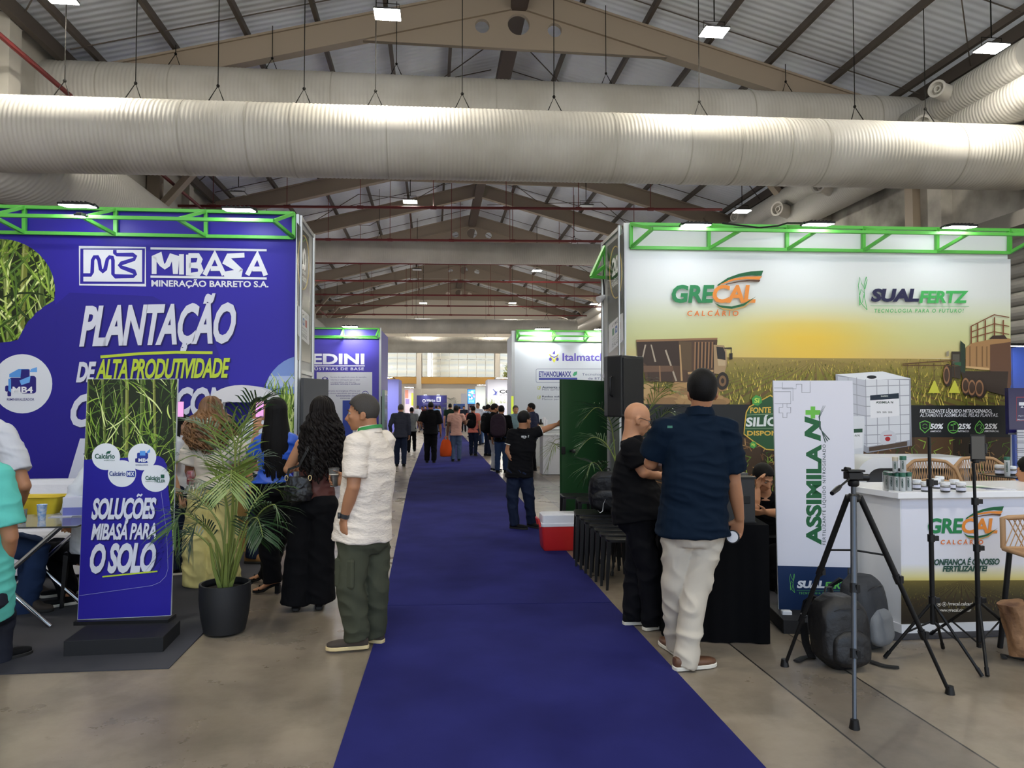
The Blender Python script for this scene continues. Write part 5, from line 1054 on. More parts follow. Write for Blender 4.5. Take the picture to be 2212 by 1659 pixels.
def strap_band(parent, pts, w, m, name, th=.003, nrm=None):
    """flat ribbon through points"""
    mb = MB(); pts = [V(p) for p in pts]; L_ = len(pts); rings = []
    for i, p in enumerate(pts):
        d = (pts[min(i + 1, L_ - 1)] - pts[max(i - 1, 0)]).normalized(); n = nrm(p) if nrm else V((0, -1, 0)); s_ = d.cross(n).normalized(); n = s_.cross(d).normalized(); rings.append([p - s_ * w / 2 - n * th, p + s_ * w / 2 - n * th, p + s_ * w / 2 + n * th, p - s_ * w / 2 + n * th])
    mb.loft(rings); return mb.obj(name, m, parent, smooth=40)
def backpack(label, c, fwd, m, w=.3, h=.45, d=.18, lean=0.0, straps=True, trim=None, name='backpack'):
    """c = centre of the bag; fwd points out of the bag's front pocket"""
    t = thing(name, label, 'backpack', (c[0], c[1], c[2] - h / 2)); c = V(c); f = V((fwd[0], fwd[1], 0)).normalized(); r = V((f.y, -f.x, 0)); u = V((0, 0, 1)) + f * lean; u.normalize()
    b = MB()
    def lump(cc, w_, d_, h_, n=20):
        rings = []
        for k in range(13):
            z = -1 + 2 * k / 12; q = (1 - abs(z) ** 5) ** .5 if abs(z) < 1 else .5; q = max(q, .5); top = 1 - .16 * max(0, z) ** 2
            rings.append([cc + r * (math.copysign(abs(math.cos(a)) ** .6, math.cos(a)) * w_ / 2 * q * top) + f * (math.copysign(abs(math.sin(a)) ** .6, math.sin(a)) * d_ / 2 * q) + u * z * h_ / 2 for a in [2 * math.pi * j / n for j in range(n)]])
        b.loft(rings)
    lump(c, w, d, h); fuse(b, 'pack_body', m, t, .008, 3, (.004, (9, 9, 9)))
    b = MB(); lump(c + f * d * .42 - u * h * .18, w * .74, d * .4, h * .5); fuse(b, 'front_pocket', trim or m, t, .008, 3, (.003, (9, 9, 9)))
    b = MB(); b.tube([c + u * h * .47 + r * .03 - f * d * .3, c + u * h * .56 + r * .02 - f * d * .3, c + u * h * .56 - r * .02 - f * d * .3, c + u * h * .47 - r * .03 - f * d * .3], .008, 6); b.obj('grab_handle', m, t)
    b = MB()
    b.tube([c + f * (d * .5 * math.sin(a)) + r * (w * .47 * math.cos(a)) + u * (h * .1 + h * .28 * math.sin(a)) for a in [math.pi * j / 16 for j in range(17)]], .004, 5); b.obj('zip', mat('zip_dark', (40, 40, 42), 0.4, 0.4), t)
    if straps:
        for q in (-1, 1): strap_band(t, [c - f * d * .45 + r * q * w * .2 + u * h * .42, c - f * (d * .5 + .06) + r * q * w * .26 + u * h * .3, c - f * (d * .5 + .09) + r * q * w * .32, c - f * (d * .5 + .05) + r * q * w * .36 - u * h * .3, c - f * d * .4 + r * q * w * .4 - u * h * .44], .05, m, 'shoulder_strap', .006, lambda p: -f)
    return t
# ---------------------------------------------------------------- people close by
gd = ground
jean = cloth('dark_denim', (28, 36, 56)); m_blackcloth = cloth('black_cotton', (13, 13, 16)); m_navy = cloth('navy_linen', (9, 24, 40)); m_olive = cloth('olive_cargo', (70, 72, 58), b=(300, 0.3, 0.002))
m_linen = cloth('cream_linen', (226, 214, 200), b=(34, 0.55, 0.012, (1, 1, 2.4))); m_beigep = cloth('beige_chino', (196, 186, 170)); m_blackden = cloth('washed_black_denim', (19, 19, 23))
m_sole_w = mat('white_rubber_sole', (216, 210, 196), 0.6); m_sole_b = mat('black_rubber_sole', (24, 23, 22), 0.6); m_brownl = mat('brown_leather', (98, 66, 46), 0.45); m_suede = mat('dark_brown_suede', (66, 56, 48), 0.9); m_creamsole = mat('cream_hiking_sole', (212, 190, 140), 0.6); m_blacksh = mat('black_shoe_cloth', (13, 13, 15), 0.8, spec=.2)
# --- man in cream linen shirt
D = 4.72; b0 = gd(786, 1402)
J = joints(b0, R_(58), 1.70, dict(head=('px', 783, 893), neck=('px', 797, 934), shL=('px', 771, 960, -.14), shR=('px', 829, 955, .14), elL=('px', 763, 1052, -.2), wrL=('px', 742, 1122, -.16), elR=('px', 786, 1040, .32), wrR=('px', 748, 1040, .3), pelvis=('px', 785, 1152), hipL=('px', 768, 1165, -.06), hipR=('px', 808, 1160, .07), knL=('px', 757, 1263, -.08), knR=('px', 809, 1258, .06), anL=('px', 772, 1372, -.04), anR=('px', 808, 1364, .12), chest=('px', 800, 1010)), D)
man = human('man in a cream linen shirt, olive cargo trousers and green lanyard beside the carpet', J, 'olive', ('short', 'grey'), m_linen, m_olive, (m_suede, m_creamsole), 1.04, .012, hy=30, hp=-3, sleeve=.78, hem=.508, leg=(.063, .053, .045), sleeve_r=.045, feet=(35, 10), wr=.006, eyes=True,
            handL=dict(dir=V((0.02, 0.03, -1)), curl=10), handR=dict(dir=V((-.9, .1, .1)), thumb=V((0, 0, 1)), curl=38))
ax, s_, P = t_ax[man.name]
c = J['neck'] + V((0, 0, .012)); strap_band(man, [c + (J['r'] * math.cos(a) * .084 + J['f'] * math.sin(a) * .086) + V((0, 0, .012 - .02 * math.sin(a))) for a in [R_(v) for v in range(-200, 30, 12)]] , .022, mat('green_lanyard', (40, 132, 62), 0.6), 'lanyard', .002, lambda p: V((p.x - c.x, p.y - c.y, .02)).normalized())
w_ = J['wrL']; d_ = (J['wrL'] - J['elL']).normalized(); m = MB(); m.tube([w_ - d_ * .045, w_ - d_ * .015], .031, 16); m.cyl(w_ - d_ * .03 + V((-.03, -.01, 0)), w_ - d_ * .03 + V((-.042, -.013, 0)), .02, n=14); m.obj('wristwatch', mat('charcoal_strap', (50, 52, 54), 0.5), man, smooth=40)
m = MB(); pk = J['knL'] * .45 + J['hipL'] * .55; m.box(pk - J['r'] * .088 + V((0, 0, -.07)), (.15, .03, .19), ax=(J['f'], J['r'], V((0, 0, 1)))); m.obj('cargo_pocket', m_olive, man, bevel=.015)
cup = V(J['wrR']) + V((-.085, .0, .035)); t = thing('beer_cup', 'clear plastic cup of beer held by the man in the cream shirt', 'cup', cup - V((0, 0, .07)))
m_clear = mat('clear_plastic', (240, 240, 240), 0.08, trans=0.92)
m = MB(); m.lathe(cup - V((0, 0, .07)), [(.026, 0), (.038, .125), (.041, .13), (.038, .128), (.025, .004)], 24); m.obj('cup', m_clear, t, smooth=50); m = MB(); m.lathe(cup - V((0, 0, .066)), [(.0245, 0), (.031, .062), (.0305, .064)], 24); m.obj('beer', mat('beer_amber', (226, 168, 60), .15, trans=.15), t, smooth=50); m = MB(); m.lathe(cup - V((0, 0, .002)), [(.031, 0), (.035, .022), (.034, .026)], 24); m.obj('foam', mat('beer_foam', (232, 226, 206), 0.8), t, smooth=50)
# --- woman with long dark curls, black wide trousers
D = 5.62; b0 = gd(668, 1314)
J = joints(b0, R_(6), 1.66, dict(head=('px', 697, 893), neck=('px', 692, 936), shL=('px', 651, 962, -.02), shR=('px', 727, 962), elL=('px', 622, 1014, -.02), wrL=('px', 632, 1012, .24), elR=('px', 745, 1028, .05), wrR=('px', 742, 1010, .3), pelvis=('px', 682, 1085), chest=('px', 688, 1015), hipL=('px', 661, 1092), hipR=('px', 700, 1092), knL=('px', 648, 1190), knR=('px', 692, 1190), anL=('px', 640, 1296), anR=('px', 690, 1290, .03)), D)
w3 = human('woman with long dark curls in a rust brown top and wide black trousers', J, 'tan', ('none', 'darkbrown'), None, m_blackcloth, (m_blacksh, m_sole_b), 1.0, female=True, hy=-8, leg=(.068, .064, .074), wr=.004, handL=dict(dir=V((0, 1, .1)), thumb=V((.3, 0, 1))), handR=dict(dir=V((0, 1, .1)), thumb=V((-.3, 0, 1))))
m = MB(); h = J['h']; q = [J['pelvis'] + V((0, 0, .045)), J['chest'], (J['shL'] + J['shR']) / 2 + V((0, 0, -.13))]
for (c, hw, hd) in (): pass
rings = []
for c, hw, hd in ((q[0] + V((0, 0, -.02)), .15, .105), (q[0] * .5 + q[1] * .5, .128, .1), (q[1], .145, .115), (q[2] + V((0, 0, .02)), .15, .108)): rings.append([c + J['r'] * hw * math.cos(a) + J['f'] * hd * math.sin(a) for a in [2 * math.pi * k / 24 for k in range(24)]])
m.loft(rings); fuse(m, 'strapless_top', mat('cloth_rust_satin', (88, 44, 36), 0.5, bump=(300, .3, .002)), w3, .009, 3, (.005, (10, 10, 14)))
ax, s_, P = t_ax[w3.name]
hair_cap('hair_crown', hairm('darkbrown'), w3, J['head'], ax, s_, .022, [(-.12, -.07), (-.0, -.05), (.03, .0), (.06, .06), (.12, .07)])
hair_long('hair', hairm('darkbrown'), w3, J['head'], ax, s_, [(0, .105, .12, .0), (.12, .15, .12, .02), (.3, .172, .12, .03), (.48, .165, .10, .035), (.62, .12, .09, .03)], 150, (.012, 75), .011, 3, 128)
m = MB(); g_ = J['head']
for q_ in (-1, 1):
    cc = P(q_ * .034, .093, .002); m.tube([cc + ax[0] * math.cos(a) * .022 + ax[2] * math.sin(a) * .02 for a in [2 * math.pi * k / 16 for k in range(17)]], .002, 5); m.tube([P(q_ * .056, .09, .006), P(q_ * .082, .0, .008)], .002, 5)
m.obj('glasses', mat('thin_metal_frame', (150, 140, 120), 0.3, 0.8), w3)
# handbag on her shoulder strap
hb_ = at(644, 1056, 5.47); t = thing('handbag', 'small black leather handbag hanging at the hip of the woman with dark curls', 'handbag', hb_ - V((0, 0, .1))); m_leather = mat('black_leather', (14, 13, 14), 0.35, bump=(60, .5, .006))
m = MB(); m.loft([[hb_ + V((x * w, y * d, z)) for x, y in [(math.cos(a), math.sin(a)) for a in [2 * math.pi * k / 20 for k in range(20)]]] for z, w, d in ((-.1, .06, .03), (-.09, .1, .045), (-.04, .112, .05), (.03, .1, .042), (.085, .085, .028), (.095, .07, .02))]); fuse(m, 'bag_body', m_leather, t, .006, 3, (.004, (25, 25, 25)))
top = at(692, 944, 5.50); pts = [hb_ + V((.085, 0, .07)), hb_ + V((.115, -.01, .16)), at(676, 1000, 5.46), at(682, 960, 5.47), top + V((0, .02, .04)), top + V((0.01, .16, .03))]; strap_band(t, pts, .024, m_leather, 'strap', .002)
strap_band(t, [hb_ + V((-.085, 0, .07)), hb_ + V((-.07, 0, .15)), at(646, 1006, 5.46), at(668, 965, 5.46)], .02, m_leather, 'strap', .002)
m = MB()
for x in (-.085, .09): m.tube([hb_ + V((x + .012 * math.cos(a), -.012, .085 + .02 * math.sin(a))) for a in [2 * math.pi * k / 12 for k in range(13)]], .004, 6)
m.obj('buckle', mat('pale_gold_metal', (206, 186, 140), 0.25, 0.9), t, smooth=50)
# --- woman in the blue blouse
D = 6.1; b0 = gd(592, 1275)
J = joints(b0, R_(12), 1.66, dict(head=('px', 597, 892), neck=('px', 596, 932), shL=('px', 563, 956, -.02), shR=('px', 628, 952), elL=('px', 545, 998, .05), wrL=('px', 553, 930, .26), elR=('px', 640, 1010, .1), wrR=('px', 632, 960, .35), pelvis=('px', 590, 1040), chest=('px', 596, 985), hipL=('px', 572, 1060), hipR=('px', 610, 1058, .03), knL=('px', 578, 1160), knR=('px', 604, 1155, .1), anL=('px', 589, 1252), anR=('px', 577, 1236, .4)), D)
w2 = human('woman with long straight black hair in a royal blue blouse and black trousers', J, 'tan', ('none', 'black'), mat('cloth_royal_blue_satin', (30, 84, 196), 0.4, bump=(320, .25, .002)), m_blackcloth, None, .98, female=True, sleeve=.62, tuck=True, collar=False, leg=(.068, .05, .047), sleeve_r=.05, wr=.006, hy=0, handL=dict(dir=V((.05, .25, .9)), thumb=V((.8, 0, .2)), curl=30), handR=dict(dir=V((0, .4, .9)), thumb=V((-.8, 0, .2)), curl=30))
ax, s_, P = t_ax[w2.name]
hair_cap('hair_crown', hairm('black'), w2, J['head'], ax, s_, .014, [(-.12, -.07), (-.0, -.05), (.03, .0), (.06, .06), (.12, .07)])
hair_long('hair', hairm('black'), w2, J['head'], ax, s_, [(0, .092, .108, .0), (.12, .1, .11, .01), (.3, .125, .105, .02), (.5, .12, .09, .025), (.66, .085, .08, .03)], 120, (0, 0), .011, 5, 110, .1)
for an, a_ in ((J['anL'], 70), (J['anR'], 75)):   # heeled sandals
    fd = J['f'] * math.cos(R_(a_)) - J['r'] * math.sin(R_(a_)); rt = V((fd.y, -fd.x, 0)); o = V((an.x, an.y, .008)); k = .9
    m = MB(); m.loft([[o + fd * y * k + rt * hw * math.cos(q_) + V((0, 0, z + .012 * math.sin(q_))) for q_ in [2 * math.pi * j / 12 for j in range(12)]] for y, hw, z in ((-.07, .02, .075), (-.03, .026, .072), (.03, .028, .05), (.08, .034, .02), (.13, .038, .012), (.17, .03, .012), (.19, .012, .012))]); so = m.obj('sandal', m_blacksh, w2, smooth=50)
    m = MB(); m.box(o + fd * -.05 * k + V((0, 0, .033)), (.04, .045, .066), ax=(fd, rt, V((0, 0, 1)))); m.obj('heel', m_blacksh, so, bevel=.004)
    m = MB(); m.loft([[o + fd * y * k + rt * hw * math.cos(q_) + V((0, 0, z + hz * math.sin(q_))) for q_ in [2 * math.pi * j / 12 for j in range(12)]] for y, hw, z, hz in ((-.065, .018, .115, .03), (-.03, .026, .112, .035), (.0, .026, .115, .04), (.04, .028, .085, .03), (.1, .034, .045, .02), (.16, .03, .03, .012), (.185, .015, .026, .006))]); m.obj('foot', skin('tan'), w2, smooth=60)
    m = MB(); m.tube([o + fd * .12 * k + rt * .036 + V((0, 0, .03)), o + fd * .125 * k + V((0, 0, .062)), o + fd * .12 * k - rt * .036 + V((0, 0, .03))], .006, 6); m.tube([o + fd * -.01 * k + rt * .03 * math.cos(q_) + fd * .05 * math.sin(q_) + V((0, 0, .13)) for q_ in [2 * math.pi * j / 14 for j in range(15)]], .005, 6); m.obj('strap', m_blacksh, so)
def phone(label, c, n, up, m_scr_, w=.072, h_=.15, name='smartphone', ink=None):
    t = thing(name, label, 'phone', c); n = V(n).normalized(); up = V(up); up = (up - n * up.dot(n)).normalized(); x = up.cross(n); ax_ = (x, n, up)
    m = MB(); m.box(c, (w, .009, h_), ax=ax_); m.obj('case', m_black, t, bevel=.003); m = MB(); m.box(V(c) + n * .0046, (w * .92, .001, h_ * .95), ax=ax_); m.obj('screen', m_scr_, t)
    m = MB(); m.box(V(c) - n * .006 + up * h_ * .36 - x * w * .22, (w * .4, .005, w * .42), ax=ax_); m.obj('camera_bump', m_black, t, bevel=.002); return t
m_phs = mat('phone_screen_pinkish', (206, 140, 190), 0.2, emit=((210, 140, 200), .6)); m_phd = mat('phone_screen_off', (12, 14, 18), 0.1)
phone('phone held up by the woman in the blue blouse, its screen pinkish', at(561, 884, 6.36), (0.2, -1, 0.1), (0, 0, 1), m_phs)
# --- woman with brown curls, cream blouse, pale yellow skirt-trousers
D = 6.38; b0 = gd(459, 1268)
J = joints(b0, R_(-6), 1.69, dict(head=('px', 456, 890), neck=('px', 460, 932), shL=('px', 420, 952), shR=('px', 500, 950), elL=('px', 408, 1018, .05), wrL=('px', 415, 1040, .25), elR=('px', 528, 1004, .1), wrR=('px', 545, 1012, .35), pelvis=('px', 458, 1050), chest=('px', 462, 990), hipL=('px', 440, 1062), hipR=('px', 478, 1062), knL=('px', 428, 1160), knR=('px', 482, 1160), anL=('px', 432, 1256), anR=('px', 482, 1254)), D)
w1 = human('frizzy brown haired woman in a cream blouse and wide pale yellow trousers behind the palm', J, 'brown', ('none', 'brown'), cloth('cream_blouse', (222, 212, 198)), cloth('pale_yellow_twill', (222, 212, 146), var=((208, 198, 132), 3)), None, 1.03, female=True, sleeve=.72, hem=.53, collar=False, leg=(.072, .074, .086), sleeve_r=.058, hy=10, handL=dict(dir=V((.1, .8, .3)), thumb=V((.4, 0, 1)), curl=45), handR=dict(dir=V((.6, .8, .1)), thumb=V((-.4, 0, 1))))
ax, s_, P = t_ax[w1.name]
hair_cap('hair_crown', hairm('brown'), w1, J['head'], ax, s_, .024, [(-.12, -.07), (-.0, -.05), (.03, .0), (.06, .06), (.12, .07)])
hair_long('hair', mat('hair_brown_curls', (96, 66, 42), .55, bump=(260, .5, .004, (1, 1, .25)), var=((150, 108, 66), 6)), w1, J['head'], ax, s_, [(0, .115, .125, .0), (.1, .18, .14, .02), (.22, .215, .15, .03), (.34, .18, .13, .03), (.42, .1, .1, .03)], 190, (.016, 95), .0105, 9, 135, .22)
m = MB(); m.tube([P(q_, .02, .105) for q_ in (-.085, -.04, .04, .085)], [.012, .022, .022, .012], 8); m.obj('sunglasses', mat('dark_lens', (30, 26, 28), .2), w1, smooth=50)
for an, a_ in ((J['anL'], 35), (J['anR'], -30)):
    fd = J['f'] * math.cos(R_(a_)) - J['r'] * math.sin(R_(a_)); rt = V((fd.y, -fd.x, 0)); o = V((an.x, an.y, .008)); m = MB()
    m.loft([[o + fd * y + rt * hw * math.cos(q_) + V((0, 0, z + hz * math.sin(q_))) for q_ in [2 * math.pi * j / 12 for j in range(12)]] for y, hw, z, hz in ((-.07, .018, .05, .03), (-.03, .028, .06, .04), (.02, .03, .07, .05), (.08, .036, .045, .025), (.15, .034, .032, .014), (.18, .016, .028, .008))]); m.obj('foot', skin('brown'), w1, smooth=60)
    m = MB(); m.loft([[o + fd * y + rt * hw * math.cos(q_) + V((0, 0, .012 + .011 * math.sin(q_))) for q_ in [2 * math.pi * j / 12 for j in range(12)]] for y, hw in ((-.085, .012), (-.07, .03), (.0, .034), (.08, .042), (.16, .038), (.195, .012))]); so = m.obj('sandal', mat('beige_sandal', (190, 164, 130), .6), w1, smooth=50)
    for yy in (.1, .0): m = MB(); m.tube([o + fd * yy + rt * .04 * math.cos(q_) + V((0, 0, .02 + .062 * math.sin(q_))) for q_ in [math.pi * j / 8 for j in range(9)]], .007, 6); m.obj('strap', mat('beige_sandal', (190, 164, 130), .6), so)
cp = J['wrL'] + V((.02, .09, .02)); t = thing('drink_can', 'red and silver drink can held by the woman in the cream blouse', 'can', at(412, 1032, 6.2) - V((0, 0, .06))); m = MB(); m.lathe(at(412, 1032, 6.2) - V((0, 0, .06)), [(.025, 0), (.033, .012), (.033, .105), (.027, .12), (.026, .122)], 24); m.obj('can', mat('red_can', (150, 34, 44), .3, .5, var=((190, 180, 180), 26)), t, smooth=40)
# --- bald man in black
D = 5.12; b0 = gd(1382, 1352)
J = joints(b0, R_(-62), 1.69, dict(head=('px', 1377, 905), neck=('px', 1363, 948), shL=('px', 1376, 970, .18), shR=('px', 1366, 972, -.15), elR=('px', 1391, 1020, -.2), wrR=('px', 1424, 1028, -.02), elL=('px', 1405, 1012, .25), wrL=('px', 1430, 1024, .18), pelvis=('px', 1378, 1108), chest=('px', 1364, 1030), hipL=('px', 1390, 1122, .07), hipR=('px', 1375, 1124, -.07), knL=('px', 1374, 1222, .1), knR=('px', 1402, 1226, -.05), anL=('px', 1366, 1330, .12), anR=('px', 1408, 1342, .0)), D)
bm_ = human('bald man with glasses in a black t-shirt and black jeans looking down at his hands', J, 'tan', ('bald', 'black'), m_blackcloth, m_blackden, (m_blacksh, m_sole_w), 1.1, .03, hy=-30, hp=-18, sleeve=.72, hem=.50, leg=(.062, .046, .037), sleeve_r=.045, feet=(-22, -8), collar=False, eyes=True, handR=dict(dir=V((.85, .4, -.1)), thumb=V((0, .3, 1)), curl=40), handL=dict(dir=V((.8, -.5, -.1)), thumb=V((0, .3, 1)), curl=40))
ax, s_, P = t_ax[bm_.name]; m = MB()
for q_ in (-1, 1):
    cc = P(q_ * .033, .1, -.002); m.tube([cc + (ax[0] * math.cos(a) * .026 + ax[2] * math.sin(a) * .017) * s_ for a in [2 * math.pi * k / 18 for k in range(19)]], .0022, 5); m.tube([P(q_ * .059, .096, .006), P(q_ * .082, .0, .01), P(q_ * .084, -.012, -.006)], .0022, 5)
m.tube([P(-.009, .104, .002), P(.009, .104, .002)], .002, 5); m.obj('glasses', mat('dark_glasses_frame', (40, 38, 40), 0.3, 0.5), bm_)
# --- man in navy shirt with beige chinos
D = 4.42; b0 = gd(1487, 1432)
J = joints(b0, R_(-6), 1.82, dict(head=('px', 1516, 848), neck=('px', 1511, 896), shL=('px', 1436, 930), shR=('px', 1566, 930), elR=('px', 1585, 1042, .0), wrR=('px', 1598, 1122, .05), elL=('px', 1406, 1000, .08), wrL=('px', 1424, 1008, .3), pelvis=('px', 1497, 1130), chest=('px', 1503, 1030), hipL=('px', 1468, 1140), hipR=('px', 1528, 1140), knL=('px', 1460, 1262, .05), knR=('px', 1503, 1272, -.02), anL=('px', 1460, 1392, .2), anR=('px', 1480, 1432, -.08)), D)
nm = human('man in a navy short sleeved shirt and beige chinos seen from behind, phone in hand', J, 'olive', ('full', 'black'), m_navy, m_beigep, (m_brownl, m_sole_w), 1.06, .016, hy=-4, hp=2, sleeve=.8, hem=.495, leg=(.061, .044, .035), sleeve_r=.048, feet=(12, -72), wr=.007, handR=dict(dir=V((-.18, .25, -1)), thumb=V((-.7, .5, 0)), curl=34), handL=dict(dir=V((.5, .8, 0)), thumb=V((0, 0, 1)), curl=35))
m = MB(); m.box(at(1447, 922, D - .16), (.03, .004, .014), rot=R_(-6)); m.obj('back_tag', mat('green_tag', (50, 110, 92), .6), nm)
tt = thing('lens_case', 'small round grey and black gadget in the right hand of the navy shirt man', 'gadget', at(1583, 1160, 4.34)); c = at(1583, 1160, 4.36); m = MB(); m.cyl(c, c + V((-.01, -.016, .004)), .042, n=28); m.obj('case', m_black, tt, smooth=40, bevel=.003); m = MB(); m.cyl(c + V((-.0095, -.0155, .004)), c + V((-.0115, -.0185, .0046)), .034, n=28); m.obj('face', mat('light_grey_disc', (196, 196, 200), .4), tt, smooth=40)
# --- man holding the green door
D = 9.36; b0 = gd(1131, 1141)
J = joints(b0, R_(-158), 1.62, dict(head=('px', 1133, 907), neck=('px', 1129, 931), shR=('px', 1108, 938, .0), shL=('px', 1151, 937, .02), elR=('px', 1097, 975, -.02), wrR=('px', 1111, 1000, -.08), elL=('px', 1180, 926, .05), wrL=('px', 1203, 917, .1), pelvis=('px', 1123, 1012), chest=('px', 1128, 968), hipR=('px', 1113, 1018), hipL=('px', 1133, 1018), knR=('px', 1106, 1070), knL=('px', 1142, 1066), anR=('px', 1112, 1131, .0), anL=('px', 1148, 1126, .1)), D)
dm = human('man in a black t-shirt with white cuff stripes holding the green door open', J, 'olive', ('short', 'black'), m_blackcloth, jean, (m_blacksh, m_sole_b), 1.05, .0, hy=108, sleeve=.62, hem=.47, leg=(.064, .046, .034), feet=(15, 35), handL=dict(dir=V((.95, .2, .25)), thumb=V((0, -.3, 1)), curl=20), handR=dict(dir=V((.6, -.2, -.8)), thumb=V((.4, 0, 1)), curl=25))
m = MB(); e = J['shR'] + (J['elR'] - J['shR']) * .6; d_ = (J['elR'] - J['shR']).normalized(); m.tube([e, e + d_ * .008], .0705, 18); m.obj('cuff_stripe', mat('white_trim', (226, 220, 214), .7), dm, smooth=40); m = MB(); e = J['shL'] + (J['elL'] - J['shL']) * .6; d_ = (J['elL'] - J['shL']).normalized(); m.tube([e, e + d_ * .008], .0705, 18); m.obj('cuff_stripe', mat('white_trim', (226, 220, 214), .7), dm, smooth=40)
cn = at(1134, 944, 9.17); a = Art(cn, V((0.15, -1, 0.0)));
a.text('GRECAL', 1126, 941, 1137, 945, (226, 226, 226), .03, .1); a.stroke([(1129, 946), (1134, 947), (1138, 943)], .7, (220, 220, 220)); a.text('S', 1140, 940, 1143, 945, (200, 210, 205), .02, .2); a.obj('chest_print', dm)
# ---------------------------------------------------------------- people along the aisle and inside the stands
def walker(label, px, yf, yt, yaw, sk, hair, shirt, pants, step=0.0, sleeve=.6, arms=None, near=False, bulk=1.0, hem=.47, group=None, shoes=None, ov=None, belly=.0, **kw):
    b = ground(px, yf); D = depth(b); h = (yf - yt) * D / F_ * 1.0; h = min(max(h, 1.52), 1.88)
    o = dict(knL=(-.055, .03 + step * .5, .285), knR=(.055, .02 - step * .3, .285), anL=(-.055, step, .05), anR=(.055, -step, .05 + abs(step) * .15)) if step else {}
    if arms: o.update(arms)
    if ov: o.update(ov)
    J = joints(b, R_(yaw), h, o, D); t = human(label, J, sk, hair, shirt, pants, shoes or (m_blacksh, m_sole_b), bulk, belly, near=near, sleeve=sleeve, hem=hem, leg=(.06, .045, .036), wr=.005, group=group, **kw); return t, J
FOLD = dict(elL=(-.13, -.03, .64), wrL=(-.04, .1, .63), elR=(.13, -.03, .64), wrR=(.04, .11, .62))
PHONE = dict(elL=(-.13, .02, .65), wrL=(-.05, .14, .74), elR=(.13, .02, .65), wrR=(.05, .14, .74))
c_ = cloth
walker('bald man in a charcoal long sleeved shirt walking away left of the blue carpet', 865, 1008, 873, 4, 'olive', ('buzz', 'grey'), c_('charcoal_knit', (52, 54, 66)), jean, .03, 1.9, dict(elL=(-.17, -.02, .66), wrL=(-.15, .06, .55)), bulk=1.05)
walker('man in a grey short sleeved shirt and black trousers walking away near the purple stand', 889, 977, 880, -4, 'brown', ('short', 'black'), c_('grey_shirt', (120, 124, 120)), m_blackcloth, -.09, .75, dict(elR=(.15, -.02, .66), wrR=(.17, .0, .53)))
walker('broad man all in black walking away on the carpet', 930, 1000, 868, 2, 'brown', ('buzz', 'black'), m_blackcloth, m_blackcloth, .03, .9, dict(elL=(-.16, -.04, .655), wrL=(-.15, -.02, .62), elR=(.15, -.01, .62), wrR=(.165, .0, .48)), bulk=1.14, sleeve_r=.052)
pk, JP = walker('man in a dusty pink t-shirt and blue jeans walking away with an orange bag', 985, 997, 876, 2, 'dark', ('short', 'black'), c_('dusty_pink', (188, 146, 132)), c_('mid_denim', (70, 86, 112)), -.02, .55, dict(elL=(-.145, -.01, .62), wrL=(-.16, .0, .46), elR=(.17, .03, .67), wrR=(.21, .12, .72)), bulk=1.02)
bg = JP['wrL'] + V((-.03, -.02, -.09)); t = thing('carrier_bag', 'orange cloth carrier bag held by the man in the pink t-shirt', 'bag', bg + V((0, 0, -.52))); m = MB(); rg = [[bg + V((x * w, y * d, z)) for x, y in [(math.cos(a), math.sin(a)) for a in [2 * math.pi * k / 16 for k in range(16)]]] for z, w, d in ((-.52, .12, .06), (-.5, .17, .08), (-.3, .18, .09), (-.1, .14, .06), (-.02, .09, .03))]; m.loft(rg); m.obj('bag_body', c_('orange_cloth', (214, 84, 36)), t, smooth=60); m = MB(); m.tube([bg + V((-.06, 0, -.03)), bg + V((-.03, 0, .06)), bg + V((.03, 0, .08)), bg + V((.06, 0, -.03))], .012, 6); m.obj('handle', c_('orange_cloth', (214, 84, 36)), t)
walker('man in a dark green shirt walking ahead of the man in pink', 972, 962, 872, 4, 'tan', ('short', 'black'), c_('forest_green', (34, 52, 42)), c_('khaki', (150, 138, 120)), .03, .6)
tb, JB = walker('man in a salmon shirt and jeans with a black backpack at the carpet edge', 1022, 985, 877, -18, 'tan', ('short', 'darkbrown'), c_('salmon', (226, 128, 112)), jean, .05, .6, dict(elL=(-.15, -.02, .65), wrL=(-.13, .08, .6)))
backpack('black backpack with a green print worn by the man in the salmon shirt', JB['chest'] + V((-.07, -.24, .0)), (-.25, -1), m_blackcloth, .32, .5, .2, straps=False)
walker('man in a white shirt facing the aisle behind the salmon shirt man', 1032, 962, 870, 150, 'olive', ('short', 'black'), c_('white_shirt', (214, 218, 226)), jean, 0, 1.6, FOLD)
tb, JB = walker('bearded man in a black shirt and light grey trousers with a black backpack, facing right', 1068, 1018, 872, -58, 'olive', ('short', 'darkbrown'), m_blackcloth, c_('light_grey_twill', (168, 168, 170)), .02, .62, dict(elR=(.13, -.02, .66), wrR=(.1, .1, .66)), hy=-10, shoes=(m_blacksh, m_sole_w))
hb = MB(); hb.ball(JB['head'] + JB['f'] * .05 + V((0, 0, -.075)), (.055, .06, .05)); hb.obj('beard', hairm('darkbrown'), tb, smooth=60)
backpack('black backpack with a small silver mark worn by the bearded man', JB['chest'] + JB['f'] * -.24, tuple(-JB['f'])[:2], m_blackcloth, .32, .5, .2, straps=False)
tb, JB = walker('man in a black sweater and blue jeans with a big plum backpack', 1083, 1022, 876, -14, 'olive', ('short', 'black'), m_blackcloth, c_('blue_denim', (44, 60, 92)), -.03, 1.7, dict(elR=(.15, .0, .65), wrR=(.09, .12, .6)))
backpack('big plum coloured backpack worn by the man in the black sweater', JB['chest'] + V((-.1, -.25, -.02)), (-.25, -1), c_('plum_nylon', (54, 42, 52)), .38, .56, .24, straps=False)
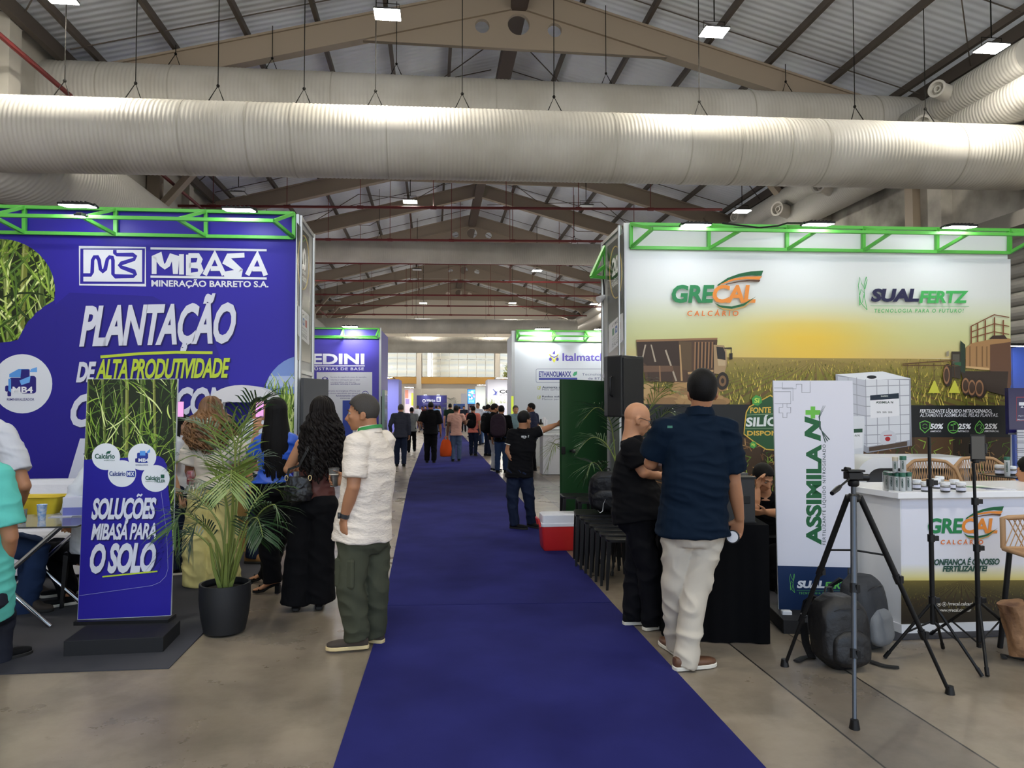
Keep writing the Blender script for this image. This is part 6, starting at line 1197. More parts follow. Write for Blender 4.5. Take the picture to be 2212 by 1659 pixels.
walker('middle-aged man in a teal grey shirt facing the camera beside the pale counter', 1114, 1006, 876, 165, 'tan', ('short', 'grey'), c_('teal_grey', (110, 134, 142)), m_blackcloth, 0, .7, eyes=True, hy=20)
walker('man in a dark navy shirt leaning at the pale counter, behind the door holder', 1148, 1018, 871, 52, 'brown', ('short', 'black'), c_('dark_navy', (44, 48, 70)), m_blackcloth, 0, .7, FOLD, hy=25)
walker('man in a pale shirt reaching up an arm behind the backpack men', 1054, 985, 874, -60, 'olive', ('short', 'black'), c_('pale_blue', (170, 184, 206)), jean, 0, .6, dict(elL=(-.1, .1, .86), wrL=(-.02, .2, .93)))
for lab, px, yf, yt, yaw, sk, hr_, sh, pn, ar in (
    ('far man in a white shirt and pale trousers seen over the grey shirt', 902, 934, 876, 15, 'olive', 'grey', (226, 230, 238), (200, 196, 186), None),
    ('far person in a dark red top in front of the indigo wall', 912, 930, 878, 170, 'brown', 'black', (110, 34, 40), (40, 40, 48), None),
    ('far person in black and red at the indigo wall, next to the man in black', 919, 929, 877, 150, 'tan', 'black', (40, 36, 40), (36, 36, 44), None),
    ('far man in a light blue shirt right of the broad man in black', 942, 934, 876, -20, 'brown', 'black', (126, 166, 212), (60, 66, 84), None),
    ('far man in a pale pink shirt and pale trousers standing sideways on the carpet', 949, 933, 876, 85, 'olive', 'grey', (216, 194, 192), (196, 184, 172), None),
    ('far man in a black polo standing with folded arms by the wide dark screen', 1002, 933, 877, 175, 'tan', 'black', (34, 38, 50), (24, 24, 28), FOLD),
    ('far man in a white shirt turned left beside the upright screen', 1018, 944, 876, 70, 'olive', 'black', (206, 212, 220), (60, 64, 78), FOLD),
    ('far man in blue jeans half hidden behind the bearded man', 1046, 960, 877, 30, 'tan', 'darkbrown', (196, 208, 226), (84, 110, 150), PHONE),
    ('far woman in a red and white dress behind the teal grey shirt man', 1100, 950, 878, 170, 'tan', 'black', (206, 120, 110), (206, 196, 190), None),
    ('far person in a peach top in front of the dark wide screen', 992, 930, 878, 20, 'brown', 'black', (216, 140, 120), (50, 50, 60), PHONE)):
    walker(lab, px, yf, yt, yaw, sk, ('short', hr_), c_('far_%d_%d_%d' % sh, sh), c_('far_%d_%d_%d' % pn, pn), .0, .65, ar)
# people seated or half seen in the left stand
D = 5.55; b0 = ground(40, 1330)
J = joints((b0.x, b0.y, 0), R_(-75), 1.74, dict(head=('px', -46, 850, .1), neck=('px', -34, 900, .1), shR=('px', 10, 938, -.16), shL=('px', -40, 930, .3), elR=('px', 54, 1050, -.2), wrR=('px', 34, 1112, .0), elL=('px', 30, 1040, .4), wrL=('px', 70, 1090, .4), pelvis=('px', -40, 1160, .1), chest=('px', -26, 1010, .1), hipR=('px', -25, 1178, -.05), hipL=('px', -25, 1170, .25), knR=('px', 84, 1192, .0), knL=('px', 70, 1175, .4), anR=('px', 50, 1318, -.02), anL=('px', 60, 1290, .45)), D)
t = human('seated man in a pale grey shirt and jeans at the left glass table', J, 'olive', ('short', 'black'), c_('pale_grey_shirt', (196, 198, 206)), c_('blue_denim', (44, 60, 92)), None, 1.05, .02, sleeve=.72, hem=.52, leg=(.058, .048, .046), sleeve_r=.05, seated=True, wr=.006)
for an in (J['anR'], J['anL']): shoe(t, an + V((0.01, 0, 0)), V((1, -.05, 0)), .29, m_suede, m_sole_b, .01, high=.14, w=.042, sole=.022)
D = 4.1; J = joints((at(0, 1310, D).x - .12, at(0, 1310, D).y, 0), R_(-40), 1.72, dict(head=('px', -70, 930), neck=('px', -62, 985), shR=('px', -4, 1032), shL=('px', -120, 1030, .1), elR=('px', 22, 1160, .0), wrR=('px', 10, 1230, .1), pelvis=('px', -60, 1270), chest=('px', -62, 1130), hipR=('px', -28, 1290), hipL=('px', -95, 1290, .1), knR=('px', 0, 1330, .4), knL=('px', -60, 1330, .45), anR=('px', -10, 1480, .35), anL=('px', -70, 1480, .4)), D)
human('person in a mint teal shirt at the very left edge of the photo', J, 'olive', ('short', 'black'), c_('mint_teal', (96, 190, 178)), c_('dark_trouser', (40, 42, 52)), (m_blacksh, m_sole_b), 1.05, .02, sleeve=.8, hem=.43, sleeve_r=.05, seated=True, wr=.005)
D = 5.75; J = joints((at(190, 1300, D).x, at(190, 1300, D).y, 0), R_(62), 1.72, dict(head=('px', 218, 935), neck=('px', 212, 985), shL=('px', 170, 1060, -.1), shR=('px', 232, 1030, .25), elL=('px', 146, 1130, -.12), wrL=('px', 168, 1152, .0), elR=('px', 190, 1120, .3), wrR=('px', 165, 1130, .35), pelvis=('px', 215, 1195), chest=('px', 205, 1100), hipL=('px', 200, 1205, -.08), hipR=('px', 225, 1200, .15), knL=('px', 112, 1186, .12), knR=('px', 122, 1180, .4), anL=('px', 148, 1278, -.02), anR=('px', 150, 1270, .3)), D)
t = human('seated man in a white shirt and black trousers half hidden behind the blue banner board', J, 'tan', ('short', 'black'), c_('white_shirt', (226, 226, 230)), m_blackcloth, None, 1.02, .02, sleeve=.75, hem=.53, leg=(.055, .045, .04), seated=True, wr=.006)
for an in (J['anL'], J['anR']): shoe(t, an, V((-.9, -.5, 0)), .28, m_blacksh, m_sole_w, .01)
# two women whose faces show past the banner board
for lab, px, py, D, sk, hy_ in (('young woman with dark hair in white looking right, at the edge of the banner board', 389, 918, 6.9, 'light', 0), ('dark haired woman facing right just behind the young woman in white', 404, 922, 7.35, 'tan', -8)):
    b0 = at(px, 1250, D); J = joints((b0.x, b0.y, 0), R_(-70), 1.62, dict(head=('px', px, py), neck=('px', px - 6, py + 36)), D); q = at(px, py, D); J = joints((q.x - .02, q.y, 0), R_(-70), (q.z) / .928, None)
    t = human(lab, J, sk, ('none', 'black'), c_('white_shirt', (226, 226, 230)), jean, (m_blacksh, m_sole_w), .95, female=True, sleeve=.6, hem=.5, hy=hy_, eyes=True, wr=.004); ax, s_, P = t_ax[t.name]
    hair_cap('hair_crown', hairm('black'), t, J['head'], ax, s_, .014, [(-.12, -.07), (.0, -.05), (.03, .02), (.06, .06), (.12, .07)]); hair_long('hair', hairm('black'), t, J['head'], ax, s_, [(0, .09, .1, .0), (.15, .1, .1, .01), (.35, .1, .08, .02)], 60, (0, 0), .011, 7, 100, .1)
phone('phone with a bright pink screen held up beside the banner board', at(389, 884, 6.7), (.1, -1, .05), (0, 0, 1), m_phs, .07, .15)
# someone in tan boots behind the woman in blue
b0 = ground(557, 1214); J = joints((b0.x, b0.y, 0), R_(-100), 1.7); t = human('person in dark trousers and tan boots mostly hidden behind the woman in blue', J, 'tan', ('short', 'black'), c_('white_shirt', (226, 226, 230)), jean, None, 1.0, wr=.004, sleeve=.7)
for an in (J['anL'], J['anR']): shoe(t, an, J['f'], .29, mat('tan_suede', (134, 98, 56), .8), m_sole_b, .01, high=.13)
# seated man at the black table
D = 6.35; b0 = at(1645, 1250, D)
J = joints((b0.x, b0.y, 0), R_(168), 1.72, dict(head=('px', 1648, 1032), neck=('px', 1652, 1068, .1), shR=('px', 1622, 1080, .15), shL=('px', 1686, 1080, .1), elR=('px', 1630, 1096, -.12), wrR=('px', 1636, 1056, -.1), elL=('px', 1690, 1110, -.1), wrL=('px', 1655, 1106, -.22), pelvis=('px', 1655, 1190, .25), chest=('px', 1653, 1120, .2), hipR=('px', 1634, 1200, .2), hipL=('px', 1676, 1200, .2), knR=('px', 1630, 1190, -.2), knL=('px', 1680, 1190, -.2), anR=('px', 1630, 1290, -.15), anL=('px', 1680, 1290, -.15)), D)
human('seated man in black resting his cheek on his hand behind the draped table', J, 'tan', ('short', 'black'), m_blackcloth, m_blackcloth, (m_blacksh, m_sole_b), 1.0, hp=-28, hy=28, sleeve=.65, hem=.5, seated=True, eyes=True, collar=False, wr=.005, handR=dict(dir=V((.12, -.1, 1)), thumb=V((.6, .6, 0)), curl=18), handL=dict(dir=V((-1, -.1, -.05)), thumb=V((0, -.6, .6)), curl=20))
D = 5.74; q = at(2228, 1230, D)
J = joints((q.x, q.y, 0), R_(15), 1.66, dict(head=('px', 2225, 1020), neck=('px', 2227, 1060), shL=('px', 2195, 1076), shR=('px', 2259, 1076), elL=('px', 2190, 1130, .05), wrL=('px', 2204, 1112, .3), elR=('px', 2264, 1130, .05), wrR=('px', 2250, 1112, .3), pelvis=('px', 2228, 1178), chest=('px', 2227, 1118), hipL=('px', 2214, 1186), hipR=('px', 2244, 1186), knL=('px', 2212, 1180, .4), knR=('px', 2242, 1180, .4), anL=('px', 2214, 1272, .36), anR=('px', 2242, 1272, .36)), D)
human('person with thick black hair seated at the right edge glass table', J, 'tan', ('full', 'black'), m_blackcloth, m_blackcloth, (m_blacksh, m_sole_b), 1.0, sleeve=1.8, hem=.52, seated=True, wr=.004)
# ================================================================ objects on the stands and in the aisle
m_glassc = mat('clear_glass', (235, 240, 240), 0.04, trans=0.95); m_chrome = mat('chrome', (200, 200, 204), 0.12, 1.0); m_clear = mat('clear_plastic', (240, 240, 240), 0.08, trans=0.92)
m_whitecloth = mat('white_sofa_leather', (226, 226, 232), 0.55, bump=(9, .5, .02)); m_dkgreen = mat('dark_green_cap', (30, 92, 70), 0.4)
def board(name, label, quad, ds, art_fn, base_fn, cat, side):
    """printed standing board given by its four corners and their distances"""
    tl, tr, br, bl = [at(p[0], p[1], d) for p, d in zip(quad, ds)]; n = (tr - tl).cross(bl - tl).normalized(); n = n if n.dot(EYE - tl) > 0 else -n
    c = (bl + br) / 2; t = thing(name, label, cat, (c.x, c.y, 0)); b = MB(); k = -n * .018; b.hexa([bl, br, br + k, bl + k, tl, tr, tr + k, tl + k]); b.obj('board', side, t)
    a = Art(tl, n); art_fn(a); a.obj('lettering', t); base_fn(t, bl, br, n); return t
# ---- left banner board
def art_l(a):
    a.poly([(189.5, 819), (383, 819), (368.5, 1329), (168, 1338)], (40, 32, 148)).up()
    cl = [(189.5, 819), (383, 819), (368.5, 1329), (330, 1331), (340, 1000), (181, 996)]
    cane(a, [(189.5, 819), (383, 819), (373, 1180), (180, 1040)], 240, 62, 21, 7)
    a.poly([(181.5, 993), (344, 985), (354, 992), (361, 1006), (364, 1062), (370, 1115), (373, 1190), (368.5, 1329), (168, 1338)], (40, 32, 148)).up()
    for cx, cy in ((263.5, 1023), (229, 986.5), (307, 987), (336, 1033.5)): a.poly(ell(cx, cy, 30.5, 29), (224, 226, 232)).up()
    gk, bk = (26, 84, 66), (40, 60, 130)
    a.text('Calcário', 205, 980, 248, 991, gk, .03); a.text('AGRÍCOLA', 224, 992, 248, 996, gk, 0); a.poly([(228, 980), (232, 975), (240, 974), (237, 980)], gk); a.text('MB4', 299, 990, 321, 998, (224, 226, 232), .03)
    a.up()
    for pts, c in ((rrect(296, 978, 320, 1000, 3), (40, 60, 150)), ([(302, 974), (314, 974), (314, 984), (302, 984)], (88, 152, 226)), ([(317, 976), (324, 970), (324, 977), (318, 980)], (88, 152, 226)), (rrect(292, 990, 302, 999, 2), (40, 34, 120))): a.poly(pts, c).up(.0001)
    a.text('MB4', 299, 990, 321, 998, (230, 232, 238), .03); a.text('REMINERALIZADOR', 293, 1003, 320, 1006, bk, 0)
    a.text('Calcário', 236, 1018, 271, 1028, bk, .025); a.poly(rrect(273, 1017, 292, 1030, 2), (40, 60, 150)).up(.0002); a.text('MIX', 275, 1019, 290, 1028, (226, 230, 238), .02)
    a.text('Calcário', 314, 1028, 346, 1037, gk, .03); a.text('AGRÍCOLA', 314, 1038, 332, 1041, gk, 0); a.text('FILLER', 334, 1036, 357, 1042, gk, .03); a.poly([(347, 1025), (355, 1025), (355, 1033), (347, 1033)], gk)
    slog('SOLUÇOES', 197, 1076, 338, 1133, gy, .04, -.012, .92, a); a.stroke([(296, 1073), (299, 1068), (304, 1071), (307, 1067)], 3.4, gy); slog('MIBASA PARA', 196, 1131, 337, 1167, gy, .03, -.012, .92, a); slog('O SOLO', 194, 1174, 337, 1240, gy, .045, -.02, .92, a)
    a.stroke([(221, 1246), (280, 1240), (340, 1234)], 3.2, gr)
    a.stroke([(169, 1287), (328, 1265), (345, 1258), (358, 1245), (363, 1228), (360, 1150), (348, 1062)], .8, (150, 150, 206))
def base_l(t, bl, br, n):
    A, B, C = ground(136.5, 1421), ground(352, 1411), ground(389, 1372); Dq = A + (C - B) * 2.4; C2 = B + (C - B) * 2.4
    b = MB(); b.hexa([A, B, B + (C - B) * 1.0, A + (C - B)] + [p + V((0, 0, .105)) for p in (A, B, C, A + (C - B))]); b.obj('base', mat('black_carpeted_plinth', (17, 17, 20), .7), t, bevel=.004)
    b = MB(); q = -n; k = .06; z0 = .1; pts = [bl + n * .05, br + n * .05, br + q * .1, bl + q * .1]; b.hexa([V((p.x, p.y, z0)) for p in pts] + [V((p.x, p.y, bl.z + .004)) for p in pts]); b.obj('upper_plinth', mat('black_gloss_board', (15, 15, 17), .3), t)
board('banner_board', 'tall blue banner board with sugar cane photo and four white product circles', [(189, 818), (384, 818), (369, 1330), (167, 1340)], (4.93, 4.98, 4.98, 4.93), art_l, base_l, 'banner board', mat('white_acrylic_edge', (206, 210, 216), .3))
# ---- right banner board
def art_r(a):
    gk = (30, 92, 54)
    a.poly([(1670.5, 823), (1841.5, 823), (1852.5, 1323), (1683, 1319)], (214, 213, 222)).up()
    for pts in ([(1690, 826), (1690, 840), (1720, 840), (1720, 830), (1732, 830), (1732, 848), (1750, 848), (1750, 824)], [(1672, 838), (1713, 838), (1713, 866)], [(1672, 846), (1708, 846), (1708, 872), (1673, 872)], [(1683, 880), (1691, 880), (1691, 872), (1700, 872), (1700, 880), (1708, 880), (1708, 892), (1700, 892), (1700, 902), (1691, 902), (1691, 892), (1683, 892), (1683, 880)]): a.stroke(pts, .9, (130, 132, 140))
    a.text('ASSIMILA', 1741, 960, 1775, 1177, gk, .045, 0, 1, 0, True); a.text('N', 1738, 899, 1773, 953, gk, .06, .25, 1, 0, True); a.text('FERTILIZANTE LÍQUIDO NITROGENADO', 1775, 960, 1785, 1177, (40, 60, 60), .006, 0, 1.2, 0, True)
    g2 = (104, 182, 70); a.box(1751, 878, 1761, 904, g2); a.box(1740, 886, 1772, 896, g2)
    for k in range(3): a.stroke([(1783 - k * 2.5, 876), (1771 - k * 1.2, 900), (1770 + k * 1.5, 925), (1792 - k * 4.5, 950 + k * 3)], [.5, 1.2, 1.6, 2.4], (60, 80, 76))
    a.poly([(1679.5, 1222), (1850, 1226), (1852.5, 1323), (1683, 1319)], (28, 48, 84)).up()
    f = lambda x, y: (1706 + (x - 1345) * .238, 1240 + (y - 336) * .235); sual(a, f, (226, 228, 232), (104, 186, 90))
    a.box(1847, 1222, 1851, 1250, (90, 180, 80))
def base_r(t, bl, br, n):
    e = (br - bl).normalized(); e.z = 0; b = MB(); c = (bl + br) / 2; c = V((c.x, c.y, 0)) + n * .05 ; nn = V((n.x, n.y, 0)).normalized(); b.box(c + V((0, 0, .05)), (.66, .42, .1), ax=(e, nn, V((0, 0, 1)))); b.obj('base', mat('black_carpeted_plinth', (17, 17, 20), .7), t, bevel=.004)
    b = MB(); b.box(bl + nn * .12 + V((.02, 0, -bl.z + .1)), (.07, .05, .05), ax=(e, nn, V((0, 0, 1)))); b.obj('corner_cap', m_white, t, bevel=.006)
board('banner_board', 'tall white banner board with a sideways dark green product name and navy foot', [(1670, 822), (1842, 822), (1853, 1324), (1682, 1320)], (5.28, 5.24, 5.24, 5.28), art_r, base_r, 'banner board', mat('white_acrylic_edge', (206, 210, 216), .3))
# ---- palms
m_pot = mat('charcoal_pot', (24, 25, 28), .55, bump=(300, .3, .002)); m_soil = mat('potting_soil', (44, 34, 26), .95, bump=(60, .6, .01)); m_stem = mat('palm_stem', (120, 132, 62), .55)
def leafm(k): return mat('palm_leaf_%d' % k, ((48, 80, 38), (66, 98, 44), (42, 70, 40), (112, 132, 58))[k], .38, spec=.6)
def frond(t, pts, leaf, k, rg, bare=.4, n=21, droop=.35):
    """arching rachis with two rows of narrow folded leaflets"""
    P = [V(p) for p in pts]; q = []
    for i in range(len(P) - 1):
        a = P[max(i - 1, 0)]; b = P[i]; c = P[i + 1]; d = P[min(i + 2, len(P) - 1)]
        for j in range(6): u = j / 6; q.append(.5 * ((2 * b) + (c - a) * u + (2 * a - 5 * b + 4 * c - d) * u * u + (3 * b - a - 3 * c + d) * u ** 3))
    q.append(P[-1]); N = len(q); mb = MB(); mb.tube(q, [.008 * (1 - .8 * i / N) + .001 for i in range(N)], 5); mb.mat(1)
    for j in range(n):
        u = bare + (1 - bare) * (j + .5) / n; i = min(int(u * (N - 1)), N - 2); w = u * (N - 1) - i; p = q[i] + (q[i + 1] - q[i]) * w; d = (q[i + 1] - q[i]).normalized(); s = d.cross(V((0, 0, 1))); s = s.normalized() if s.length > .1 else V((1, 0, 0)); up = s.cross(d); v = (u - bare) / (1 - bare); l = leaf * (0.45 + 1.0 * math.sin(math.pi * min(1, .12 + v * .8))) * rg.uniform(.8, 1.12) * .62
        for sd in (-1, 1):
            di = (s * sd * .8 + d * (.55 + .35 * v) + up * rg.uniform(.0, .28)).normalized(); wd = di.cross(up).normalized() * .0058; m1 = p + di * l * .4 + V((0, 0, -.02 * droop)); m2 = p + di * l * .75 + V((0, 0, -l * .12 * droop * 2)); e = p + di * l * .98 + V((0, 0, -l * .3 * droop * 2))
            mb.add([p - wd * .3, p + wd * .3, m1 + wd, m1 - wd, m2 + wd * .8, m2 - wd * .8, e], [(0, 1, 2, 3), (3, 2, 4, 5), (5, 4, 6)])
    mb.obj('frond', [m_stem, leafm(k)], t)
def palm(label, base, pot, fronds, seed, leaf=.28, name='potted_palm', stems=5):
    rg = random.Random(seed); t = thing(name, label, 'potted plant', base); B = V(base)
    if pot:
        r, h = pot; m = MB(); m.lathe(B, [(r * .72, 0), (r * .8, .01), (r * .93, h * .35), (r, h * .7), (r * .99, h), (r * .9, h), (r * .88, h * .9)], 40, cap=False); m.lathe(B, [(r * .72, 0.0), (r * .3, 0.001)], 40, cap=True); m.obj('pot', m_pot, t, smooth=40); m = MB(); m.lathe(B + V((0, 0, h * .86)), [(.01, .02), (r * .5, .012), (r * .89, 0)], 30, cap=False); m.obj('soil', m_soil, t, smooth=60); z = h * .86
    else: z = 0
    for i in range(stems): a = 6.28 * i / stems; p = B + V((math.cos(a) * .03, math.sin(a) * .03, z)); m = MB(); m.tube([p, p + V((math.cos(a) * .05, math.sin(a) * .05, .16)), p + V((math.cos(a) * .08, math.sin(a) * .08, .34))], [.018, .013, .008], 7); m.obj('stem', m_stem, t, smooth=50)
    for i, f in enumerate(fronds):
        pts = [B + V((rg.uniform(-.03, .03), rg.uniform(-.03, .03), z))] + [at(*p) for p in f]; frond(t, pts, leaf * rg.uniform(.85, 1.15), rg.choice((0, 0, 1, 2, 2)) if i % 6 else 3, rg)
    return t
pb = ground(485, 1366); d0 = depth(pb)
palm('areca palm in a charcoal round pot standing between the banner board and the women', (pb.x, pb.y, .008), (.175, .345), [
    [(507, 1120, d0), (516, 990, d0), (535, 905, d0 + .05), (585, 852, d0 + .1)], [(495, 1120, d0), (470, 1030, d0 - .1), (425, 985, d0 - .15), (380, 1000, d0 - .2)], [(520, 1150, d0), (550, 1085, d0 + .1), (585, 1055, d0 + .15), (607, 1062, d0 + .2)],
    [(528, 1180, d0 - .1), (560, 1110, d0 - .15), (592, 1090, d0 - .2), (600, 1110, d0 - .2)], [(480, 1150, d0 + .1), (440, 1085, d0 + .15), (400, 1060, d0 + .2), (372, 1075, d0 + .25)], [(470, 1180, d0 - .15), (425, 1125, d0 - .25), (392, 1110, d0 - .3), (374, 1140, d0 - .35)],
    [(501, 1110, d0 - .08), (503, 1040, d0 - .14), (500, 1015, d0 - .22), (497, 1060, d0 - .3)], [(460, 1190, d0), (418, 1150, d0 + .05), (392, 1160, d0 + .05), (378, 1200, d0 + .05)], [(508, 1130, d0 + .15), (520, 1040, d0 + .3), (548, 990, d0 + .4), (572, 1000, d0 + .45)],
    [(488, 1110, d0 + .1), (480, 990, d0 + .2), (452, 925, d0 + .25), (405, 905, d0 + .3)], [(515, 1190, d0 - .1), (535, 1130, d0 - .18), (556, 1120, d0 - .24), (568, 1160, d0 - .3)], [(478, 1200, d0 - .12), (450, 1140, d0 - .2), (425, 1130, d0 - .26), (408, 1175, d0 - .3)],
    [(500, 1130, d0 - .1), (508, 1000, d0 - .2), (500, 930, d0 - .25), (470, 885, d0 - .3)], [(495, 1150, d0 + .25), (485, 1075, d0 + .4), (470, 1050, d0 + .5), (450, 1080, d0 + .55)], [(512, 1200, d0 + .2), (530, 1150, d0 + .35), (545, 1140, d0 + .45), (556, 1165, d0 + .5)], [(504, 1090, d0 - .05), (512, 960, d0 - .05), (545, 880, d0 - .1), (560, 866, d0 - .12)]], 3, .3)
q = at(1345, 1180, 7.7); palm('palm behind the loudspeaker with long fronds spreading over the truck photo', (q.x, q.y, .0), (.17, .32), [[(1370, 1000, 7.5), (1395, 905, 7.4), (1425, 850, 7.3), (1462, 846, 7.2)], [(1378, 1000, 7.6), (1410, 930, 7.5), (1440, 890, 7.4), (1470, 905, 7.3)], [(1330, 1000, 7.5), (1318, 910, 7.4), (1290, 880, 7.3), (1262, 905, 7.3)], [(1335, 1020, 7.7), (1310, 960, 7.8), (1280, 945, 7.9), (1255, 965, 7.9)], [(1352, 980, 7.8), (1360, 880, 7.8), (1385, 830, 7.8), (1412, 838, 7.8)], [(1320, 1060, 7.4), (1295, 1010, 7.3), (1278, 1000, 7.2), (1268, 1025, 7.2)], [(1395, 1000, 7.4), (1420, 950, 7.2), (1432, 935, 7.1), (1440, 960, 7.1)], [(1400, 1010, 7.6), (1425, 960, 7.5), (1450, 940, 7.4), (1465, 965, 7.4)]], 5, .34)
q = at(1255, 1120, 10.2); palm('palm behind the green door, its frond hanging out left of the door edge', (q.x, q.y, .0), (.17, .32), [[(1230, 1010, 10.1), (1212, 965, 10.0), (1195, 965, 9.9), (1182, 1015, 9.9)], [(1235, 1000, 10.2), (1218, 955, 10.2), (1200, 950, 10.2), (1186, 975, 10.2)], [(1265, 1000, 10.3), (1280, 930, 10.3), (1300, 905, 10.3), (1318, 930, 10.3)]], 8, .34, stems=3)
# ---- green door leaf at the right tower
tl, tr = at(1211, 880, 9.3), at(1309, 880, 9.95); t = thing('green_door', 'open dark green door leaf held by the man in black, beside the right tower', 'door', ((tl.x + tr.x) / 2, (tl.y + tr.y) / 2, 0)); t['kind'] = 'thing'
e = (tr - tl); e.z = 0; L_ = e.length; e.normalize(); n = V((e.y, -e.x, 0)); m = MB(); c = (tl + tr) / 2; m.box((c.x, c.y, 1.0), (L_, .04, 1.94), ax=(e, n, V((0, 0, 1)))); m.obj('leaf', mat('dark_green_gloss', (24, 60, 30), .3), t, bevel=.003)
k = onplane(1232, 974, tl + n * .03, n); m = MB(); m.cyl(k, k + n * .05, .016, n=14); m.ball(k + n * .06, .03); m.obj('knob', m_black, t, smooth=50); k = onplane(1217, 973, tl + n * .03, n); m = MB(); m.box(k, (.06, .03, .1), ax=(e, n, V((0, 0, 1)))); m.obj('latch', m_black, t, bevel=.008)
# ---- loudspeaker on its stand
c = at(1347, 835, 7.05); t = thing('loudspeaker', 'black loudspeaker on a pole beside the right tower', 'loudspeaker', (c.x, c.y, c.z - .3)); a_ = R_(34); x = V((math.cos(a_), math.sin(a_), 0)); f = V((math.sin(a_) * 1, -math.cos(a_), 0))
m = MB(); pts = [(-.17, -.12), (-.17, .06), (-.1, .17), (.1, .17), (.17, .06), (.17, -.12)]; m.prism([c + x * px_ - f * py_ + V((0, 0, -.3)) for px_, py_ in pts], (0, 0, .6)); m.obj('cabinet', mat('black_speaker_plastic', (18, 19, 21), .5, bump=(500, .3, .002)), t, bevel=.012)
m = MB(); m.box(c + f * .125, (.3, .012, .55), ax=(x, f, V((0, 0, 1)))); m.obj('grille', mat('speaker_grille', (11, 11, 13), .6, bump=(900, .6, .003)), t, bevel=.005)
for s_ in (-1, 1): m = MB(); p = c + x * .165 * s_; m.tube([p + V((0, 0, .1)), p + x * .035 * s_ + V((0, 0, .08)), p + x * .035 * s_ + V((0, 0, -.08)), p + V((0, 0, -.1))], .011, 8); m.obj('handle', m_black, t, smooth=50)
def legs3(t, hub, z_hub, r, feet, rad=.011, foot=True, mtl=None):
    for fx in feet:
        m = MB(); m.tube([hub + V((0, 0, z_hub)), fx], rad, 8); lg = m.obj('leg', mtl or m_blackm, t, smooth=50)
        if foot: m = MB(); m.tube([fx + (hub + V((0, 0, z_hub)) - fx).normalized() * .04, fx], [rad * 1.5, rad * 1.7], 8); m.obj('rubber_foot', m_black, lg, smooth=50)
t = thing('speaker_stand', 'black tripod pole stand holding the loudspeaker', 'stand', (c.x, c.y, 0)); m = MB(); m.tube([(c.x, c.y, .25), (c.x, c.y, c.z - .3)], .018, 10); m.obj('pole', m_blackm, t, smooth=50); legs3(t, V((c.x, c.y, 0)), .75, .5, [V((c.x + .3 * math.cos(a), c.y + .35 * math.sin(a), .01)) for a in (.6, 2.2, 4.0)])
# ---- cooler box
p = ground(1204, 1192); t = thing('cooler_box', 'red cooler box with a white lid standing on the carpet edge beside the stools', 'cooler', (p.x + .06, p.y + .16, .006)); q0 = V((p.x + .06, p.y + .16, .006)); m = MB()
def rr(z, w, d, r=.03): return [q0 + V((x, y, z)) for x, y in rrect(-w / 2, -d / 2, w / 2, d / 2, r, 4)]
m.loft([rr(0, .4, .26), rr(.02, .42, .28), rr(.27, .46, .31)]); m.obj('body', mat('red_plastic', (196, 40, 40), .35), t, smooth=40); m = MB(); m.loft([rr(.27, .475, .32), rr(.30, .475, .32), rr(.31, .45, .30), rr(.39, .44, .29), rr(.40, .41, .26)]); m.obj('lid', mat('white_plastic', (226, 226, 232), .35), t, smooth=40)
for s_ in (-1, 1): m = MB(); x = .24 * s_; m.tube([q0 + V((x, -.1, .26)), q0 + V((x + .02 * s_, -.1, .34)), q0 + V((x + .02 * s_, .1, .34)), q0 + V((x, .1, .26))], .012, 8); m.obj('handle', mat('red_plastic', (196, 40, 40), .35), t, smooth=50)
# ---- stools
def stool(label, p, rot, h=.45, w=.38, group='black plastic stools by the carpet edge'):
    t = thing('stool', label, 'stool', p, group); B = V(p); cs, sn = math.cos(rot), math.sin(rot); X, Y = V((cs, sn, 0)), V((-sn, cs, 0)); T = lambda x, y, z: B + X * x + Y * y + V((0, 0, z)); m = MB(); rp = lambda w_, z: [T(x, y, z) for x, y in rrect(-w_ / 2, -w_ / 2, w_ / 2, w_ / 2, .05, 4)]
    m.loft([rp(w, h - .028), rp(w, h - .006), rp(w - .02, h), rp(w - .1, h - .004), rp(w - .2, h - .006)]); m.obj('seat', m_black, t, smooth=40)
    for sx in (-1, 1):
        for sy in (-1, 1): m = MB(); a = .5 * w - .025; m.loft([[T(sx * (a + o) + dx, sy * (a + o) + dy, z) for dx, dy in ((-r, -r), (r, -r), (r, r), (-r, r))] for z, r, o in ((0, .011, .022), (h - .025, .019, 0))]); m.obj('leg', m_black, t)
    return t
s0, s1 = ground(1262, 1222), ground(1331, 1272)
for i in range(7):
    u = i / 6; p = s0 + (s1 - s0) * u; stool(('black stool farthest back in the nested row beside the red cooler, backpack on it', 'second black stool from the back of the nested row', 'third black stool from the back of the nested row', 'middle black stool of the nested row of seven', 'third black stool from the front of the nested row', 'second black stool from the front of the nested row', 'front black stool of the nested row, next to the bald man')[i], (p.x + .12, p.y + .12, 0.0), R_(-8), .525 - .0135 * i)
p = ground(1218, 1168); stool('black stool standing right behind the red cooler box', (p.x + .2, p.y + .22, 0), R_(-4), .52); p = ground(1240, 1180); stool('black stool between the red cooler and the nested row', (p.x + .22, p.y - .02, 0), R_(-6), .54)
c = at(1312, 1062, 7.25); backpack('black sports backpack with a silver swoosh lying on the stools behind the bald man', (c.x, c.y, c.z), (-.35, -1), mat('black_nylon', (14, 14, 17), .5, bump=(30, .5, .01)), .38, .42, .22, .15, straps=True)
a = Art(at(1297, 1090, 7.05), V((-.3, -1, .1))); sw = MB(); pts = [at(x, y, 7.03) for x, y in ((1291, 1102), (1296, 1108), (1302, 1104), (1303, 1090), (1308, 1078))]; o_ = bpy.data.objects
